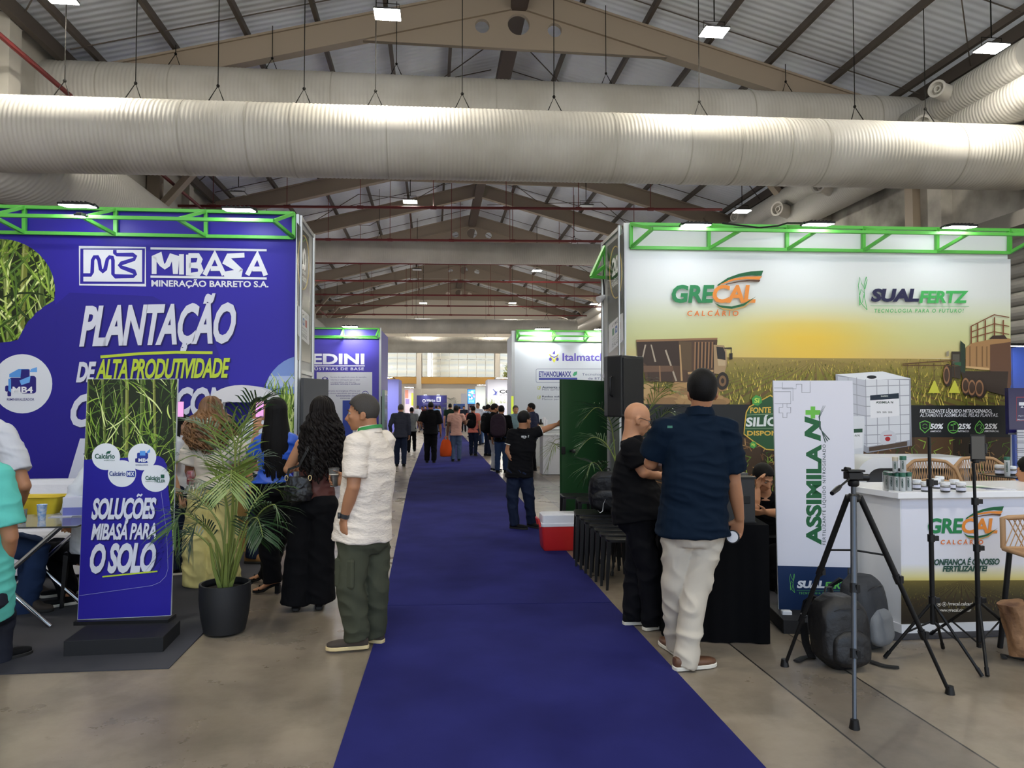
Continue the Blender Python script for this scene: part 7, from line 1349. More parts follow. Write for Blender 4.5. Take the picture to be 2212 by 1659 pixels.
sw.tube(pts, [.003, .011, .012, .007, .002], 6, flat=(1, .4)); pk = [o for o in o_ if o.name.startswith('backpack') and 'sports' in o.get('label', '')][0]; sw.obj('swoosh_print', mat('silver_print', (196, 198, 200), .3), pk, smooth=50)
# ---- black draped table with flight case, laptop
A, B = ground(1438, 1386), ground(1664, 1392); e = (B - A).normalized(); n = V((-e.y, e.x, 0)); L_ = (B - A).length
t = thing('draped_table', 'table covered to the floor with a black cloth behind the navy shirt man', 'table', (A + B) / 2 + n * .3); m = MB(); rg = random.Random(6); N = 40; rings = []
def per(z, sp):
    pts = []
    for i in range(N): pts.append(A + e * (L_ * i / N) + V((0, 0, z)) - n * (sp * (.004 * math.sin(i * 1.1) + .008 * math.sin(i * .37))))
    for i in range(22): pts.append(B + n * (.62 * i / 22) + V((0, 0, z)) + e * (sp * (.006 * math.sin(i * .7))))
    for i in range(N): pts.append(B + n * .62 - e * (L_ * i / N) + V((0, 0, z)))
    for i in range(22): pts.append(A + n * (.62 - .62 * i / 22) + V((0, 0, z)) - e * (sp * .012 * math.sin(i * 1.9)))
    return pts
m.loft([per(.006, 1.3), per(.3, 1), per(.7, .5), per(.79, .0), per(.8, 0)]); m.obj('cloth', mat('black_table_cloth', (11, 11, 13), .95, spec=.1, bump=(3, .4, .03)), t, smooth=35)
c = at(1557, 1082, 5.12); fc_ = (c.x, c.y, .8); t = thing('flight_case', 'black road case standing on the draped table', 'equipment case', fc_); m = MB(); m.box((c.x, c.y, .955), (.34, .42, .31), rot=R_(-3)); m.obj('case', mat('black_ply_case', (18, 18, 20), .5), t, bevel=.008)
m = MB()
for dz in (.0, .31): m.box((c.x, c.y, .8 + dz), (.352, .432, .014), rot=R_(-3))
m.obj('edge_trim', m_blackm, t); m = MB(); m.box((c.x + .08, c.y - .216, .96), (.08, .02, .05), rot=R_(-3)); m.obj('latch', m_blackm, t, bevel=.004)
lp = V((c.x, c.y + .02, 1.112)); t = thing('laptop', 'open laptop on top of the black road case, half hidden by the navy shirt man', 'laptop', lp); m = MB(); m.box(lp + V((0, 0, .009)), (.33, .23, .016), rot=R_(20)); m.obj('keyboard_base', mat('laptop_grey', (70, 72, 78), .4, .4), t, bevel=.004); xx = V((math.cos(R_(20)), math.sin(R_(20)), 0)); yy = V((-math.sin(R_(20)), math.cos(R_(20)), 0)); m = MB(); m.box(lp + yy * .13 + V((0, 0, .125)), (.33, .01, .22), ax=(xx, (yy + V((0, 0, -.2))).normalized(), (V((0, 0, 1)) + yy * .2).normalized())); m.obj('screen_lid', mat('laptop_grey', (70, 72, 78), .4, .4), t, bevel=.004)
m = MB(); m.box(lp + yy * .124 + V((0, 0, .127)), (.31, .004, .195), ax=(xx, (yy + V((0, 0, -.2))).normalized(), (V((0, 0, 1)) + yy * .2).normalized())); m.obj('screen', mat('laptop_screen', (190, 170, 200), .2, emit=((200, 180, 210), .6)), t)
m = MB(); m.box((lp.x + .12, lp.y - .1, 1.1135), (.1, .15, .003), rot=R_(12)); tag(solo(m.obj('paper_sheet', mat('paper_white', (206, 206, 214), .7)), (lp.x + .12, lp.y - .1, 1.112)), 'white sheets of paper on the black road case', 'paper')
m = MB(); q = ground(1392, 1278); m.tube([q + V((.10 * math.cos(a) + .05, .3 * math.sin(a) + .2, .012 + .008 * math.sin(a * 3))) for a in [2 * math.pi * k / 30 for k in range(34)]], .006, 6); tag(solo(m.obj('cable_coil', m_cable, smooth=50), q), 'loop of black cable on the floor between the legs of the bald man', 'cable')
# chair under the seated man at the table
q = at(1652, 1215, 6.6); stool('black stool under the seated man behind the draped table', (q.x, q.y, .008), 0, .44, group='black plastic stools of the seated people')
q = at(2230, 1200, 5.76); stool('black stool under the person with thick black hair at the right edge', (q.x, q.y, .008), 0, .42, group='black plastic stools of the seated people')
q = at(-26, 1200, 5.75); stool('black stool under the seated man in pale grey', (q.x, q.y, .008), 0, .44, group='black plastic stools of the seated people'); q = at(212, 1230, 5.85); stool('black stool under the seated man in the white shirt', (q.x, q.y, .008), 0, .44, group='black plastic stools of the seated people')
# ---- lime company counter
K = ground(1949, 1370); Kr = ground(2200, 1361); e = (Kr - K).normalized(); sd = ground(1868, 1053, 1.0) - ground(1932, 1062, 1.0); sd.normalize(); n = V((e.y, -e.x, 0)); n = n if n.dot(EYE - K) > 0 else -n
t = thing('display_counter', 'white display counter with a lime logo, slogan and field photo on its front', 'counter', K); WL, DP = 1.75, .62; m = MB(); f4 = lambda z, o=0.0: [K - e * o + n * o + V((0, 0, z)), K + e * (WL + o) + n * o + V((0, 0, z)), K + e * (WL + o) + sd * (DP + o) + V((0, 0, z)), K - e * o + sd * (DP + o) + V((0, 0, z))]
m.hexa(f4(.012) + f4(.955)); m.obj('body', m_white, t, bevel=.003); m = MB(); m.hexa(f4(.955, .04) + f4(1.0, .04)); m.obj('counter_top', mat('white_gloss_top', (232, 232, 234), .25), t, bevel=.004); m = MB(); m.hexa(f4(.008, .012) + f4(.07, .012)); m.obj('plinth', m_white, t)
a = Art(K, n); zc = lambda x, y: (1840 + x / 4.607, 1040 + y / 4.607); a.z = .002
for y0, y1, c0, c1 in ((178, 820, (222, 222, 232), (220, 220, 228)), (820, 940, (220, 220, 228), (214, 206, 150)), (940, 986, (214, 206, 150), (206, 190, 110)), (986, 1060, (110, 96, 48), (84, 76, 40)), (1060, 1200, (84, 76, 40), (54, 46, 30)), (1200, 1462, (54, 46, 30), (36, 30, 24))): a.poly([zc(492, y0), zc(2300, y0 - 6), zc(2300, y1 - 6), zc(492, y1)], [c0, c0, c1, c1], step=0)
a.up(); rg = random.Random(14); fcl = [zc(500, 990), zc(2290, 984), zc(2290, 1440), zc(500, 1450)]
for i in range(-7, 9): a.poly([zc(1090, 986), zc(1090 + i * 110 - 14, 1250), zc(1090 + i * 110 + 14, 1250)], (62, 48, 30), clip=fcl, step=.000004)
a.up()
for i in range(500): x, y = rg.uniform(500, 2200), 990 + 300 * rg.random() ** 1.6; l = 4 + (y - 985) * .09; a.stroke([zc(x, y), zc(x + rg.uniform(-3, 3), y - l)], [.3 + (y - 985) * .003, .2], rg.choice([(134, 124, 60), (104, 96, 48), (84, 70, 40), (150, 136, 66)]), clip=fcl)
a.up(); grecal(a, lambda x, y: zc(757 + (x - 366) * 1.576, 365 + (y - 376) * 1.594)); gk = (34, 74, 62)
def tz(s_, x0, y0, x1, y1, c, *k): p, q = zc(x0, y0), zc(x1, y1); a.text(s_, p[0], p[1], q[0], q[1], c, *k)
tz('CONFIANÇA É O NOSSO', 778, 758, 1472, 850, gk, .035, .2, .95, -.01); tz('FERTILIZANTE!', 905, 840, 1350, 900, gk, .035, .2, .95, -.01); tz('/grecal.calcario', 950, 1200, 1225, 1245, (220, 216, 206), .02, .15); tz('www.grecal.com.br', 860, 1264, 1190, 1306, (220, 216, 206), .02, .15)
for x in (868, 920): a.stroke([zc(x + 20 * math.cos(q), 1222 + 20 * math.sin(q)) for q in [6.283 * k / 18 for k in range(18)]], .8, (220, 216, 206), closed=True); a.poly([zc(x - 8, 1214), zc(x + 8, 1214), zc(x + 8, 1230), zc(x - 8, 1230)], (220, 216, 206))
a.obj('lettering', t)
# things on that counter
TOP = 1.0
def tube_s(label, px, py, cap, h=.17, r=.021, zb=TOP):
    p = ground(px, py, zb); t = thing('sample_tube', label, 'sample tube', p, 'clear sample tubes on the white counter'); m = MB(); m.lathe(p, [(r * .9, 0), (r, .004), (r, h)], 20); m.obj('tube', mat('frosted_tube', (226, 230, 230), .25, trans=.35), t, smooth=50); m = MB(); m.lathe(p + V((0, 0, .004)), [(r * .86, 0), (r * .86, h * .78)], 18); m.obj('sample', mat('pale_granules', (206, 204, 194), .8, var=((150, 148, 138), 300)), t, smooth=50); m = MB(); m.lathe(p + V((0, 0, h)), [(r * 1.12, -.012), (r * 1.12, .014), (r, .017)], 20); m.obj('cap', cap, t, smooth=50)
    v = (EYE - p); v.z = 0; v.normalize(); a_ = Art(p + v * (r + .001), v); a_.pt = lambda q: p + v * (r + .001) + V((v.y, -v.x, 0)) * -q[0] + V((0, 0, q[1])); a_.text('ASSIMILA', -.007, h * .82, .005, h * .22, (30, 70, 56), .03, 0, 1, 0, True); a_.obj('lettering', t)
for i, (px, py) in enumerate(((1916, 1056), (1926, 1058), (1938, 1060), (1950, 1061), (1963, 1060))): tube_s('green capped sample tube, number %s from the left in the lower row on the counter' % ('one', 'two', 'three', 'four', 'five')[i], px, py, m_dkgreen, .115, .019)
p = ground(1940, 1060, TOP); t = thing('tube_rack', 'clear acrylic rack plate over the lower row of sample tubes', 'rack', (p.x, p.y, TOP)); m = MB(); m.box((p.x, p.y + .005, TOP + .1325), (.19, .06, .004)); m.obj('plate', m_clear, t); m = MB()
for s_ in (-1, 1): m = MB(); m.box((p.x + s_ * .093, p.y + .005, TOP + .066), (.004, .06, .131)); m.obj('side', m_clear, t)
tube_s('beige capped sample tube standing on the rack plate', 1934, 1019, mat('beige_cap', (190, 180, 160), .5), .09, .018, TOP + .1345); tube_s('green capped sample tube standing on the rack plate', 1951, 1020, m_dkgreen, .1, .02, TOP + .1345)
def jar(label, p, s=1.0, grp='clear jars on the white counter'):
    t = thing('jar', label, 'jar', p, grp); p = V(p); m = MB(); m.lathe(p, [(.026 * s, 0), (.031 * s, .006), (.031 * s, .045 * s), (.027 * s, .052 * s)], 22); m.obj('jar_body', m_clear, t, smooth=50); m = MB(); m.lathe(p + V((0, 0, .052 * s)), [(.032 * s, 0), (.032 * s, .018 * s), (.028 * s, .02 * s)], 22); m.obj('lid', mat('clear_white_lid', (226, 228, 232), .3), t, smooth=50); m = MB(); m.lathe(p + V((0, 0, .012 * s)), [(.0315 * s, 0), (.0315 * s, .022 * s)], 22, cap=False); m.obj('label_band', mat('white_blue_label', (206, 208, 224), .5), t, smooth=50); m = MB(); m.lathe(p + V((0, 0, .003)), [(.027 * s, 0), (.027 * s, .03 * s)], 18); m.obj('sample', mat('pale_granules', (206, 204, 194), .8), t, smooth=50)
for i, (px, py) in enumerate(((1980, 1057), (2000, 1062), (2022, 1055), (2042, 1063), (2030, 1049), (2062, 1057), (2076, 1063))): jar('small clear jar, %s from the left in the cluster on the counter' % ('first', 'second', 'third', 'fifth', 'fourth', 'sixth', 'seventh')[i], ground(px, py, TOP))
for i, (px, py, rz, lab) in enumerate(((2110, 1052, .2, 'pale green flyer lying on the white counter beside the jars'), (2150, 1056, -.15, 'white and navy flyer lying on the white counter near the right edge'))):
    p = ground(px, py, TOP); m = MB(); m.box(p + V((0, 0, .002)), (.21, .15, .003), rot=rz); f = tag(solo(m.obj('flyer', mat('paper_flyer_%d' % i, ((206, 214, 206), (214, 214, 222))[i], .4)), p), lab, 'flyer'); a_ = Art(p + V((0, 0, .004)), V((0, 0, 1))); c_r, s_r = math.cos(rz), math.sin(rz); a_.pt = lambda q, p=p, c_r=c_r, s_r=s_r: p + V((q[0] * c_r - q[1] * s_r, q[0] * s_r + q[1] * c_r, .004)); a_.poly([(-.1, -.07), (.02, -.07), (-.04, .03), (-.1, .06)], ((90, 140, 100), (34, 50, 92))[i]); a_.obj('print', f)
# ---- white curved desk
A = at(1848, 1000, 7.9); B = at(2098, 1006, 7.9); zt = 1.6 - 108 / F_ * 7.9; e = V((B.x - A.x, B.y - A.y, 0)); L_ = e.length; e.normalize(); nn = V((-e.y, e.x, 0)); t = thing('curved_desk', 'white waterfall desk with rounded end behind the display counter', 'desk', (A.x + L_ / 2 * e.x, A.y + L_ / 2 * e.y, 0)); R1, R2, th = .26, .16, .12; prof = []
for k in range(9): a_ = math.pi - math.pi / 2 * k / 8; prof.append((R1 + R1 * math.cos(a_), zt - R1 + R1 * math.sin(a_)))
out = [(0, 0.008)] + prof + [(L_, zt), (L_, zt - th)]
inn = [(R1 + R2 * math.cos(math.pi / 2 + math.pi / 2 * k / 8) - 0.0, zt - th - R2 + R2 * math.sin(math.pi / 2 + math.pi / 2 * k / 8)) for k in range(9)]; inn = [(x + (th - R1 + R2), z) for x, z in inn]
poly = out + inn + [(th, 0.008)]; A0 = V((A.x, A.y, 0)); m = MB(); m.prism([A0 + e * x + V((0, 0, z)) for x, z in poly], nn * .6); m.obj('desk_shell', mat('white_gloss_top', (232, 232, 234), .25), t, smooth=35); m = MB(); m.box(A0 + e * (L_ * .55) + nn * .5 + V((0, 0, zt * .45)), (L_ * .85, .03, zt * .85), ax=(e, nn, V((0, 0, 1)))); m.obj('modesty_panel', mat('grey_panel', (120, 122, 126), .5), t); m = MB(); m.box(A0 + e * (L_ - .04) + nn * .3 + V((0, 0, (zt - th) / 2)), (.06, .55, zt - th - .01), ax=(e, nn, V((0, 0, 1)))); m.obj('end_panel', mat('grey_panel', (120, 122, 126), .5), t)
# ---- rattan chairs, glass table
m_rat = mat('rattan_beige', (178, 140, 100), .7, bump=(300, .5, .003))
def rattan(label, p, rot, sh=.45, bh=.42, w=.56, bar=False):
    t = thing('rattan_chair' if not bar else 'rattan_bar_stool', label, 'chair' if not bar else 'bar stool', p); B = V(p); cs, sn = math.cos(rot), math.sin(rot); X, Y = V((cs, sn, 0)), V((-sn, cs, 0)); T = lambda x, y, z: B + X * x + Y * y + V((0, 0, z)); h2 = w / 2
    rim = [(-h2, .24, sh + .2), (-h2 * 1.02, .05, sh + .21), (-h2 * .98, -.14, sh + .24), (-h2 * .8, -.24, sh + bh * .85), (-h2 * .5, -.28, sh + bh), (0, -.29, sh + bh * 1.03), (h2 * .5, -.28, sh + bh), (h2 * .8, -.24, sh + bh * .85), (h2 * .98, -.14, sh + .24), (h2 * 1.02, .05, sh + .21), (h2, .24, sh + .2)]
    seat = [(-h2 * .9, .25, sh), (-h2 * .95, .05, sh), (-h2 * .9, -.14, sh), (-h2 * .7, -.21, sh), (-h2 * .4, -.235, sh), (0, -.24, sh), (h2 * .4, -.235, sh), (h2 * .7, -.21, sh), (h2 * .9, -.14, sh), (h2 * .95, .05, sh), (h2 * .9, .25, sh)]
    def dense(c, n):
        o = []
        for i in range(n): u = i / (n - 1) * (len(c) - 1); k = min(int(u), len(c) - 2); w_ = u - k; o.append(T(*[c[k][j] + (c[k + 1][j] - c[k][j]) * w_ for j in range(3)]))
        return o
    R, S = dense(rim, 60), dense(seat, 60); m = MB(); m.tube([T(-h2, .24, sh)] + R + [T(h2, .24, sh)], .017, 8); m.tube(S + [S[0]], .016, 8); m.obj('frame', m_rat, t, smooth=60); m = MB()
    for i in range(59):
        for k in (-3, 3):
            j = i + k
            if 0 <= j < 60: m.tube([R[i], S[j]], .0042, 4)
    m.obj('woven_back', m_rat, t); m = MB(); m.add([T(x, y, z + .008) for x, y, z in seat] + [T(0, .05, sh - .01)], [(i, (i + 1) % 11, 11) for i in range(11)]); m.obj('seat', mat('rattan_seat', (160, 124, 88), .8, bump=(90, .8, .006)), t)
    for sx in (-1, 1):
        for sy in (.22, -.18): m = MB(); m.tube([T(sx * h2 * .85, sy, sh - .01), T(sx * h2 * (1.0), sy * 1.25, .0)], .015 if not bar else .017, 8); m.obj('leg', m_blackm if bar else m_rat, t, smooth=50)
    if bar: m = MB(); m.tube([T(x, y, .25) for x, y in ((-h2, .27), (h2, .27), (h2, -.22), (-h2, -.22), (-h2, .27))], .011, 6); m.obj('foot_ring', m_blackm, t, smooth=50)
    return t
p = at(2018, 1050, 6.9); rattan('rattan armchair behind the counter, its back towards the white desk', (p.x, p.y, .008), R_(150), .55, .5); p = at(2072, 1060, 6.15); rattan('rattan armchair nearest behind the counter, low armrest in front', (p.x, p.y, .008), R_(-70), .52, .44); p = at(2150, 1060, 6.95); rattan('rattan armchair behind the glass table near the right edge', (p.x, p.y, .008), R_(170), .55, .52, .62)
p = at(2196, 1026, 6.3); t = thing('glass_table', 'round glass topped table at the right edge with jars on it', 'table', (p.x + .2, p.y, .008)); zt2 = 1.6 - 146 / F_ * 6.3; m = MB(); m.lathe((p.x + .2, p.y, zt2 - .012), [(.44, 0), (.445, .006), (.44, .012)], 48); m.obj('glass_top', m_glassc, t, smooth=40); m = MB(); m.lathe((p.x + .2, p.y, .01), [(.22, 0), (.22, .02), (.03, .03), (.03, zt2 - .03), (.1, zt2 - .022)], 24); m.obj('pedestal', m_chrome, t, smooth=40)
for px, s_, lab in ((2160, 1.25, 'clear jar on the glass table at the right edge'), (2186, 1.1, 'second clear jar on the glass table, nearer the edge')): q = ground(px, 1026, zt2); jar(lab, q, s_, 'jars on the glass table')
q = ground(2176, 1028, zt2); tube_s('tall sample tube on the glass table at the right edge', 2176, 1028, m_dkgreen, .15, .022, zt2)
p = at(2302, 1225, 4.5); rattan('rattan bar stool with black legs cut by the right edge of the photo', (p.x, p.y, 0), R_(80), .66, .30, .46, True)
# ---- log
m = MB(); P0, P1 = ground(2212, 1436), at(2186, 1302, 4.42); rg = random.Random(4); N = 14; rings = []; d = (P1 - P0); X, Y = perp(d); ph = [rg.uniform(0, 6) for _ in range(4)]
for i in range(N + 1):
    c = P0 + d * (i / N) + V((0, 0, .07 * (1 - i / N))); rings.append([c + (X * math.cos(a) + Y * math.sin(a)) * (.074 + .008 * math.sin(3 * a + ph[0] + i * .3) + .006 * math.sin(5 * a + ph[1] - i * .5)) for a in [2 * math.pi * k / 28 for k in range(28)]])
m.loft(rings); tag(solo(m.obj('wood_log', mat('peeled_log', (150, 112, 78), .8, var=((86, 56, 38), 9, (1, 1, .4)), bump=(22, .6, .02)), smooth=40), (P0.x, P0.y, 0)), 'short bark-stripped wooden log leaning at the right edge', 'log')
m = MB(); q = ground(2170, 1425); m.tube([q + V((.1 * u, .05 * math.sin(u * 5), .012)) for u in (0, .3, .6, 1, 1.4)], .012, 6, flat=(1.6, .6)); tag(solo(m.obj('strap', m_cable, smooth=50), q), 'short black strap end on the floor beside the log', 'strap')
# ---- camera tripod
F1, F2, F3 = ground(1846, 1574), ground(1695, 1439), ground(2052, 1499); hub = at(1844, 1072, 3.98); t = thing('camera_tripod', 'black and grey camera tripod with pan head in front of the white banner board', 'tripod', ((F1.x + F2.x + F3.x) / 3, (F1.y + F2.y + F3.y) / 3, 0)); m_gun = mat('gunmetal_tube', (84, 88, 94), .35, .6)
m = MB(); m.tube([hub + V((0, 0, -.42)), hub + V((0, 0, .06))], .014, 12); m.obj('centre_column', m_gun, t, smooth=50); m = MB(); m.lathe(hub + V((0, 0, -.03)), [(.03, 0), (.036, .01), (.036, .03), (.024, .045)], 20); m.obj('collar', m_black, t, smooth=40)
for i, f in enumerate((F1, F2, F3)):
    o = hub + (V((f.x, f.y, hub.z)) - hub).normalized() * .035; d = f - o; m = MB(); m.tube([o, o + d * .42], .0165, 10); m.tube([o + d * .42, o + d * .7], .0135, 10); m.tube([o + d * .7, f], .0105, 10); lg = m.obj('leg', m_gun if i == 0 else m_blackm, t, smooth=50)
    for u in (.42, .7): m = MB(); m.tube([o + d * (u - .02), o + d * (u + .02)], .02, 10); m.box(o + d * u + V((.012, -.012, 0)), (.02, .02, .04)); m.obj('clamp', m_black, lg)
    m = MB(); m.tube([f + V((0, 0, .045)), f + V((0, 0, .0))], [.019, .026], 12); m.obj('rubber_foot', m_black, lg, smooth=40); m = MB(); m.tube([hub + V((0, 0, -.30)), o + d * .3], .006, 6); m.obj('spreader', m_blackm, t)
m = MB(); c = hub + V((0, 0, .075)); m.lathe(c - V((0, 0, .02)), [(.024, 0), (.03, .01), (.03, .03), (.02, .04)], 20); m.box(c + V((0, .0, .04)), (.085, .06, .04)); m.box(c + V((0, 0, .068)), (.1, .075, .012)); m.cyl(c + V((.03, 0, .03)), c + V((.085, -.01, .03)), .02, n=14); m.cyl(c + V((-.02, 0, .075)), c + V((-.055, -.01, .08)), .012, n=10); m.obj('pan_head', m_black, t, smooth=40, bevel=.003)
m = MB(); a0, a1 = c + V((-.03, -.02, .03)), at(1797, 1066, 3.82); m.tube([a0, a0 + (a1 - a0) * .6], .006, 8); m.tube([a0 + (a1 - a0) * .55, a0 + (a1 - a0) * .7, a1], [.01, .015, .012], 10); m.obj('pan_handle', m_black, t, smooth=50)
# ---- two light stands
def lstand(label, topx, topy, hubx, huby, D, feet, coly):
    hub = at(hubx, huby, D); top = at(topx, topy, D); bx = at(hubx + 1, coly, D); t = thing('light_stand', label, 'light stand', (hub.x, hub.y, 0)); m = MB(); m.tube([bx, hub + (top - hub) * .38], .0145, 10); m.tube([hub + (top - hub) * .38, hub + (top - hub) * .72], .012, 10); m.tube([hub + (top - hub) * .72, top], .0095, 10); m.obj('pole', m_blackm, t, smooth=50)
    for u in (.0, .38, .72): p = hub + (top - hub) * u; m = MB(); m.tube([p - V((0, 0, .022)), p + V((0, 0, .022))], .021, 12); m.box(p + V((.025, -.01, 0)), (.03, .016, .03)); m.obj('clamp_knob', m_black, t, smooth=40)
    for f in feet: q = ground(*f); d = q - hub; m = MB(); m.tube([hub + V((0, 0, -.01)), q + V((0, 0, .008))], .0095, 8); m.tube([q + V((0, 0, .008)) - d.normalized() * .05, q + V((0, 0, .008))], .0125, 8); lg = m.obj('leg', m_blackm, t, smooth=50); m = MB(); m.tube([bx + V((0, 0, .02)), hub + d * .55], .006, 6); m.obj('brace', m_blackm, t)
    return t, top
lstand('black light stand with bare spigot, the left one before the white counter', 2007, 944, 2014, 1296, 4.42, ((1911, 1423), (2122, 1464), (2037, 1402)), 1348)
t, top = lstand('black light stand with a phone clamp, the right one before the white counter', 2103, 1000, 2114, 1296, 4.5, ((2133, 1463), (2010, 1372), (2196, 1372)), 1398)
m = MB(); m.box(at(2108, 995, 4.5), (.03, .03, .03)); m.box(at(2112, 968, 4.52), (.1, .012, .17)); m.tube([at(2097, 958, 4.5), at(2097, 980, 4.5)], .012, 8); m.tube([at(2128, 958, 4.5), at(2128, 980, 4.5)], .012, 8); m.obj('phone_clamp', m_black, t, bevel=.004)
phone('dark phone standing upright in the clamp of the right light stand', at(2112, 967, 4.475), (-.25, -1, 0), (0, 0, 1), m_phd, .082, .15)
# ---- backpacks on the floor
m_gpk = mat('grey_melange_nylon', (110, 112, 114), .8, bump=(200, .4, .003)); c = at(1868, 1322, 4.78); backpack('grey and black backpack leaning behind the black one under the white banner board', (c.x, c.y, .235), (.55, -1), mat('dark_grey_nylon', (38, 40, 44), .7, bump=(40, .4, .006)), .34, .47, .22, -.12, trim=m_gpk)
c = at(1812, 1366, 4.42); backpack('black backpack standing on the concrete behind the tripod front leg', (c.x, c.y, .215), (.1, -1), mat('black_nylon', (14, 14, 17), .5, bump=(30, .5, .01)), .34, .43, .24, -.1)
for pts, lab in (([(1760, 1420), (1735, 1424), (1720, 1432)], 'left'), ([(1880, 1432), (1910, 1442), (1942, 1446)], 'right')): m = MB(); m.tube([ground(*p) + V((0, 0, .012)) for p in pts], .016, 6, flat=(1.4, .4)); tag(solo(m.obj('loose_strap', m_cable, smooth=40), ground(*pts[0])), 'loose black strap end lying %s of the black backpack' % lab, 'strap')
# ---- glass table, sofa and snacks in the left stand
p = ground(66, 1128, .75); t = thing('glass_table', 'glass topped table with crossed chrome legs beside the seated men on the left', 'table', (p.x, p.y + .2, .008)); c = V((p.x, p.y + .15, 0)); m = MB(); m.box(c + V((-.15, 0, .744)), (1.15, .75, .012)); m.obj('glass_top', m_glassc, t, bevel=.003)
for s_ in (-1, 1):
    for sx in (-1, 1): m = MB(); m.tube([c + V((-.15 + sx * .42, s_ * .26, .735)), c + V((-.15 - sx * .36, s_ * .26, .012))], .018, 10); m.obj('leg', m_chrome, t, smooth=50)
def cupx(label, px, py, mtl, r=.036, h=.11, liquid=None):
    q = ground(px, py, .75); t = thing('plastic_cup', label, 'cup', q); m = MB(); m.lathe(q, [(r * .72, 0), (r, h), (r * 1.06, h + .004), (r * .96, h), (r * .68, .006)], 24, cap=False); m.obj('cup', mtl, t, smooth=50)
    if liquid: m = MB(); m.lathe(q + V((0, 0, .004)), [(r * .68, 0), (r * .82, h * .5)], 20); m.obj('drink', liquid, t, smooth=50)
cupx('blue and white printed plastic cup on the left glass table', 90, 1124, mat('blue_print_cup', (110, 160, 216), .35, var=((220, 226, 236), 40)), .034, .115); cupx('clear cup of beer at the left end of the glass table', 47, 1131, m_clear, .034, .1, mat('beer_amber', (226, 168, 60), .15, trans=.15))
q = ground(70, 1112, .75); t = thing('food_tray', 'yellow plastic bin on the glass table', 'bin', q); m = MB(); rr2 = lambda z, w, d: [q + V((x, y + .12, z)) for x, y in rrect(-w / 2, -d / 2, w / 2, d / 2, .03, 4)]; m.loft([rr2(0, .3, .2), rr2(.13, .37, .26), rr2(.135, .39, .28), rr2(.13, .355, .245), rr2(.01, .28, .18)], cap=False); m.loft([rr2(0.0, .3, .2), rr2(.012, .3, .2)]); m.obj('bin', mat('yellow_plastic', (232, 206, 60), .35), t, smooth=35)
q = ground(126, 1118, .75); m = MB(); m.box(q + V((0, .05, .002)), (.16, .1, .004), rot=.2); tag(solo(m.obj('napkin', mat('paper_white', (206, 206, 214), .7)), q), 'folded white napkin on the glass table near the banner board', 'napkin')
p = at(110, 1165, 6.75); t = thing('sofa', 'white padded sofa behind the glass table', 'sofa', (p.x - .3, p.y + .2, .008)); c = V((p.x - .3, p.y + .2, 0))
for nm, cc, sz in (('seat_cushion', (0, 0, .36), (1.7, .72, .2)), ('backrest', (0, .42, .55), (1.7, .2, .62)), ('base', (0, 0, .15), (1.66, .7, .22))): m = MB(); m.box(c + V(cc), sz); o = m.obj(nm, m_whitecloth, t, bevel=.05 if nm != 'base' else .01)
for sx in (-1, 1): m = MB(); m.box(c + V((sx * .8, 0, .4)), (.16, .72, .4)); m.obj('armrest', m_whitecloth, t, bevel=.05)
q = ground(133, 1120, .75); t = thing('white_box', 'white and lilac carton standing on the glass table end', 'box', q); m = MB(); m.box(q + V((.04, .16, .075)), (.17, .13, .15), rot=.1); m.obj('carton', mat('white_carton', (206, 208, 226), .6), t, bevel=.004); m = MB(); m.box(q + V((.04, .094, .04)), (.15, .004, .06), rot=.1); m.obj('printed_panel', mat('lilac_print', (110, 116, 190), .5), t)
# ---- tan bar counter and drinks kiosk behind the women
p = at(450, 1090, 7.8); t = thing('bar_counter', 'tan wooden bar counter behind the women', 'counter', (p.x, p.y + .25, .008)); m = MB(); m.box((p.x, p.y + .25, .46), (.86, .5, .9)); m.obj('front', mat('tan_plywood', (196, 160, 96), .6, var=((176, 140, 80), 2, (4, 1, .3))), t, bevel=.005); m = MB(); m.box((p.x, p.y + .25, .925), (.92, .56, .03)); m.obj('top', mat('brown_top', (120, 90, 60), .5), t)
for i, (px, lab) in enumerate(((530, 'stemmed glass on the bar counter, left one seen under the raised arm'), (541, 'stemmed glass on the bar counter, right one seen under the raised arm'))): q = V((p.x + .3 + .08 * i, p.y + .12, .94)); t = thing('drinking_glass', lab, 'glass', q); m = MB(); m.lathe(q, [(.032, 0), (.03, .004), (.005, .01), (.005, .07), (.034, .11), (.036, .16), (.03, .19)], 20); m.obj('glass', m_clear, t, smooth=50)
p = at(532, 905, 8.45); t = thing('drinks_kiosk', 'small drinks kiosk with white arched canopy behind the women', 'kiosk', (p.x, p.y, .008)); m = MB(); m.box((p.x, p.y, .7), (.5, .3, 1.36)); m.obj('body', mat('dark_navy_panel', (32, 34, 54), .5), t); m = MB(); m.prism([V((p.x + .36 * math.cos(a), p.y - .22, 1.66 + .2 * math.sin(a))) for a in [math.pi * k / 14 for k in range(15)]], (0, .44, 0)); m.obj('canopy', mat('white_canvas', (224, 222, 226), .7), t, smooth=30)
for sx in (-1, 1): m = MB(); m.tube([(p.x + sx * .24, p.y - .14, 1.38), (p.x + sx * .24, p.y - .14, 1.67)], .012, 6); m.obj('post', m_chrome, t)
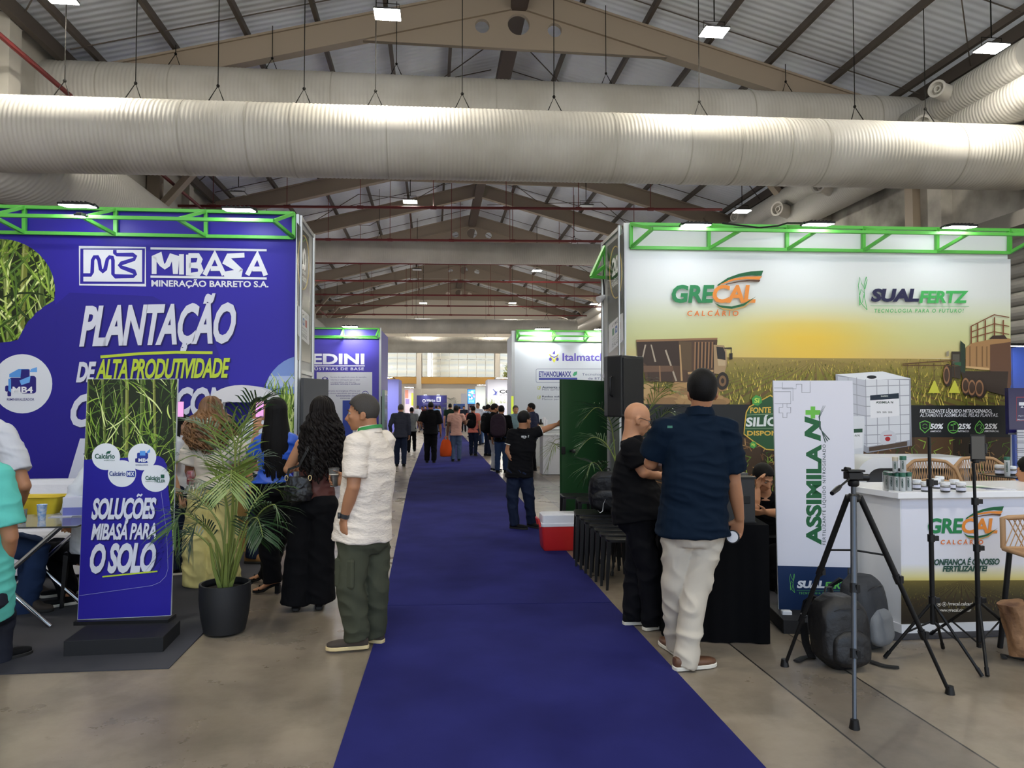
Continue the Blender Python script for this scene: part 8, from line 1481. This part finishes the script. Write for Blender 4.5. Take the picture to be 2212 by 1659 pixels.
# ---- counters, bottle, cups at the pale grey stand; counter and rock at the purple stand
p = ground(1193, 1026); t = thing('display_counter', 'small white display counter before the pale grey stand, left of the green door', 'counter', (p.x, p.y + .25, 0)); m = MB(); m.box((p.x + .05, p.y + .25, .47), (.55, .5, .92)); m.obj('body', m_white, t, bevel=.004); m = MB(); m.box((p.x + .05, p.y + .25, .945), (.6, .55, .03)); m.obj('counter_top', m_white, t, bevel=.004)
p = at(1180, 970, 19.3); t = thing('service_counter', 'low pale counter with cupboard doors along the pale grey stand', 'counter', (p.x, p.y + .25, 0)); m = MB(); m.box((p.x + .2, p.y + .25, .5), (1.2, .5, 1.0)); m.obj('body', mat('pale_grey_laminate', (196, 200, 202), .4), t)
for k in range(3): m = MB(); m.box((p.x - .2 + k * .38, p.y - .008, .5), (.36, .016, .9)); dr = m.obj('door', mat('pale_grey_laminate', (196, 200, 202), .4), t, bevel=.003); m = MB(); m.box((p.x - .05 + k * .38, p.y - .022, .6), (.02, .02, .1)); m.obj('handle', m_blackm, dr)
m = MB(); m.box((p.x + .2, p.y + .25, 1.015), (1.26, .56, .03)); m.obj('counter_top', m_white, t); zc_ = 1.03
q = V((p.x + .02, p.y + .2, zc_)); q = V((at(1169, 915, 19.4).x, p.y + .15, zc_)); t = thing('liquor_bottle', 'dark squat bottle with a pale label on the service counter', 'bottle', q); m = MB(); m.lathe(q, [(.07, 0), (.075, .01), (.075, .13), (.03, .17), (.025, .23), (.03, .25)], 20); m.obj('bottle', mat('dark_bottle_glass', (26, 20, 16), .15), t, smooth=40); m = MB(); m.lathe(q + V((0, 0, .03)), [(.0765, 0), (.0765, .07)], 20, cap=False); m.obj('bottle_label', mat('cream_label', (190, 180, 156), .6), t, smooth=50)
for k in range(2): q = V((at(1176, 915, 19.4).x + .06 * k, p.y + .15, zc_)); m = MB(); m.lathe(q, [(.035, 0), (.045, .28 - .06 * k), (.03, .3 - .06 * k)], 18); tag(solo(m.obj('cup_stack', mat('white_plastic', (226, 226, 232), .35), smooth=50), q), ('taller stack of white cups on the service counter', 'shorter stack of white cups on the service counter')[k], 'cups', 'cup stacks on the service counter')
p = ground(838, 952); t = thing('reception_counter', 'indigo reception counter with white top beside the purple stand', 'counter', (p.x, p.y + .3, 0)); m = MB(); m.box((p.x - .1, p.y + .3, .5), (.5, .6, 1.0)); m.obj('body', mat('print_indigo', (62, 60, 132), .5), t); m = MB(); m.box((p.x - .08, p.y + .3, 1.02), (.58, .66, .05)); m.obj('counter_top', m_white, t)
p = ground(853, 966); m = MB(); rings = []
for i in range(9): z = i / 8; r_ = .16 * (1.05 - .35 * z ** 2) * (1 if i < 8 else .6); rings.append([V((p.x + r_ * math.cos(a) * (1 + .15 * math.sin(3 * a + i)), p.y + .2 + r_ * math.sin(a) * (1 + .12 * math.cos(2 * a + i)), z * .62)) for a in [2 * math.pi * k / 18 for k in range(18)]])
m.loft(rings); tag(solo(m.obj('rock', mat('speckled_rock', (120, 112, 100), .9, var=((70, 64, 58), 14), bump=(16, .8, .05)), smooth=60), (p.x, p.y + .2, 0)), 'upright speckled rock beside the indigo reception counter', 'rock')
p = at(975, 905, 50); palm('dark fan palm in front of the indigo wall at the hall end', (p.x, p.y, 0), (.3, .5), [[(975, 885, 50), (968, 872, 50), (960, 872, 49.8)], [(976, 885, 50), (976, 866, 50), (972, 862, 49.8)], [(977, 885, 50), (984, 870, 50), (990, 876, 49.8)], [(975, 888, 50), (964, 880, 50), (957, 884, 49.8)], [(977, 888, 50), (988, 880, 50), (994, 888, 49.8)]], 9, .7)
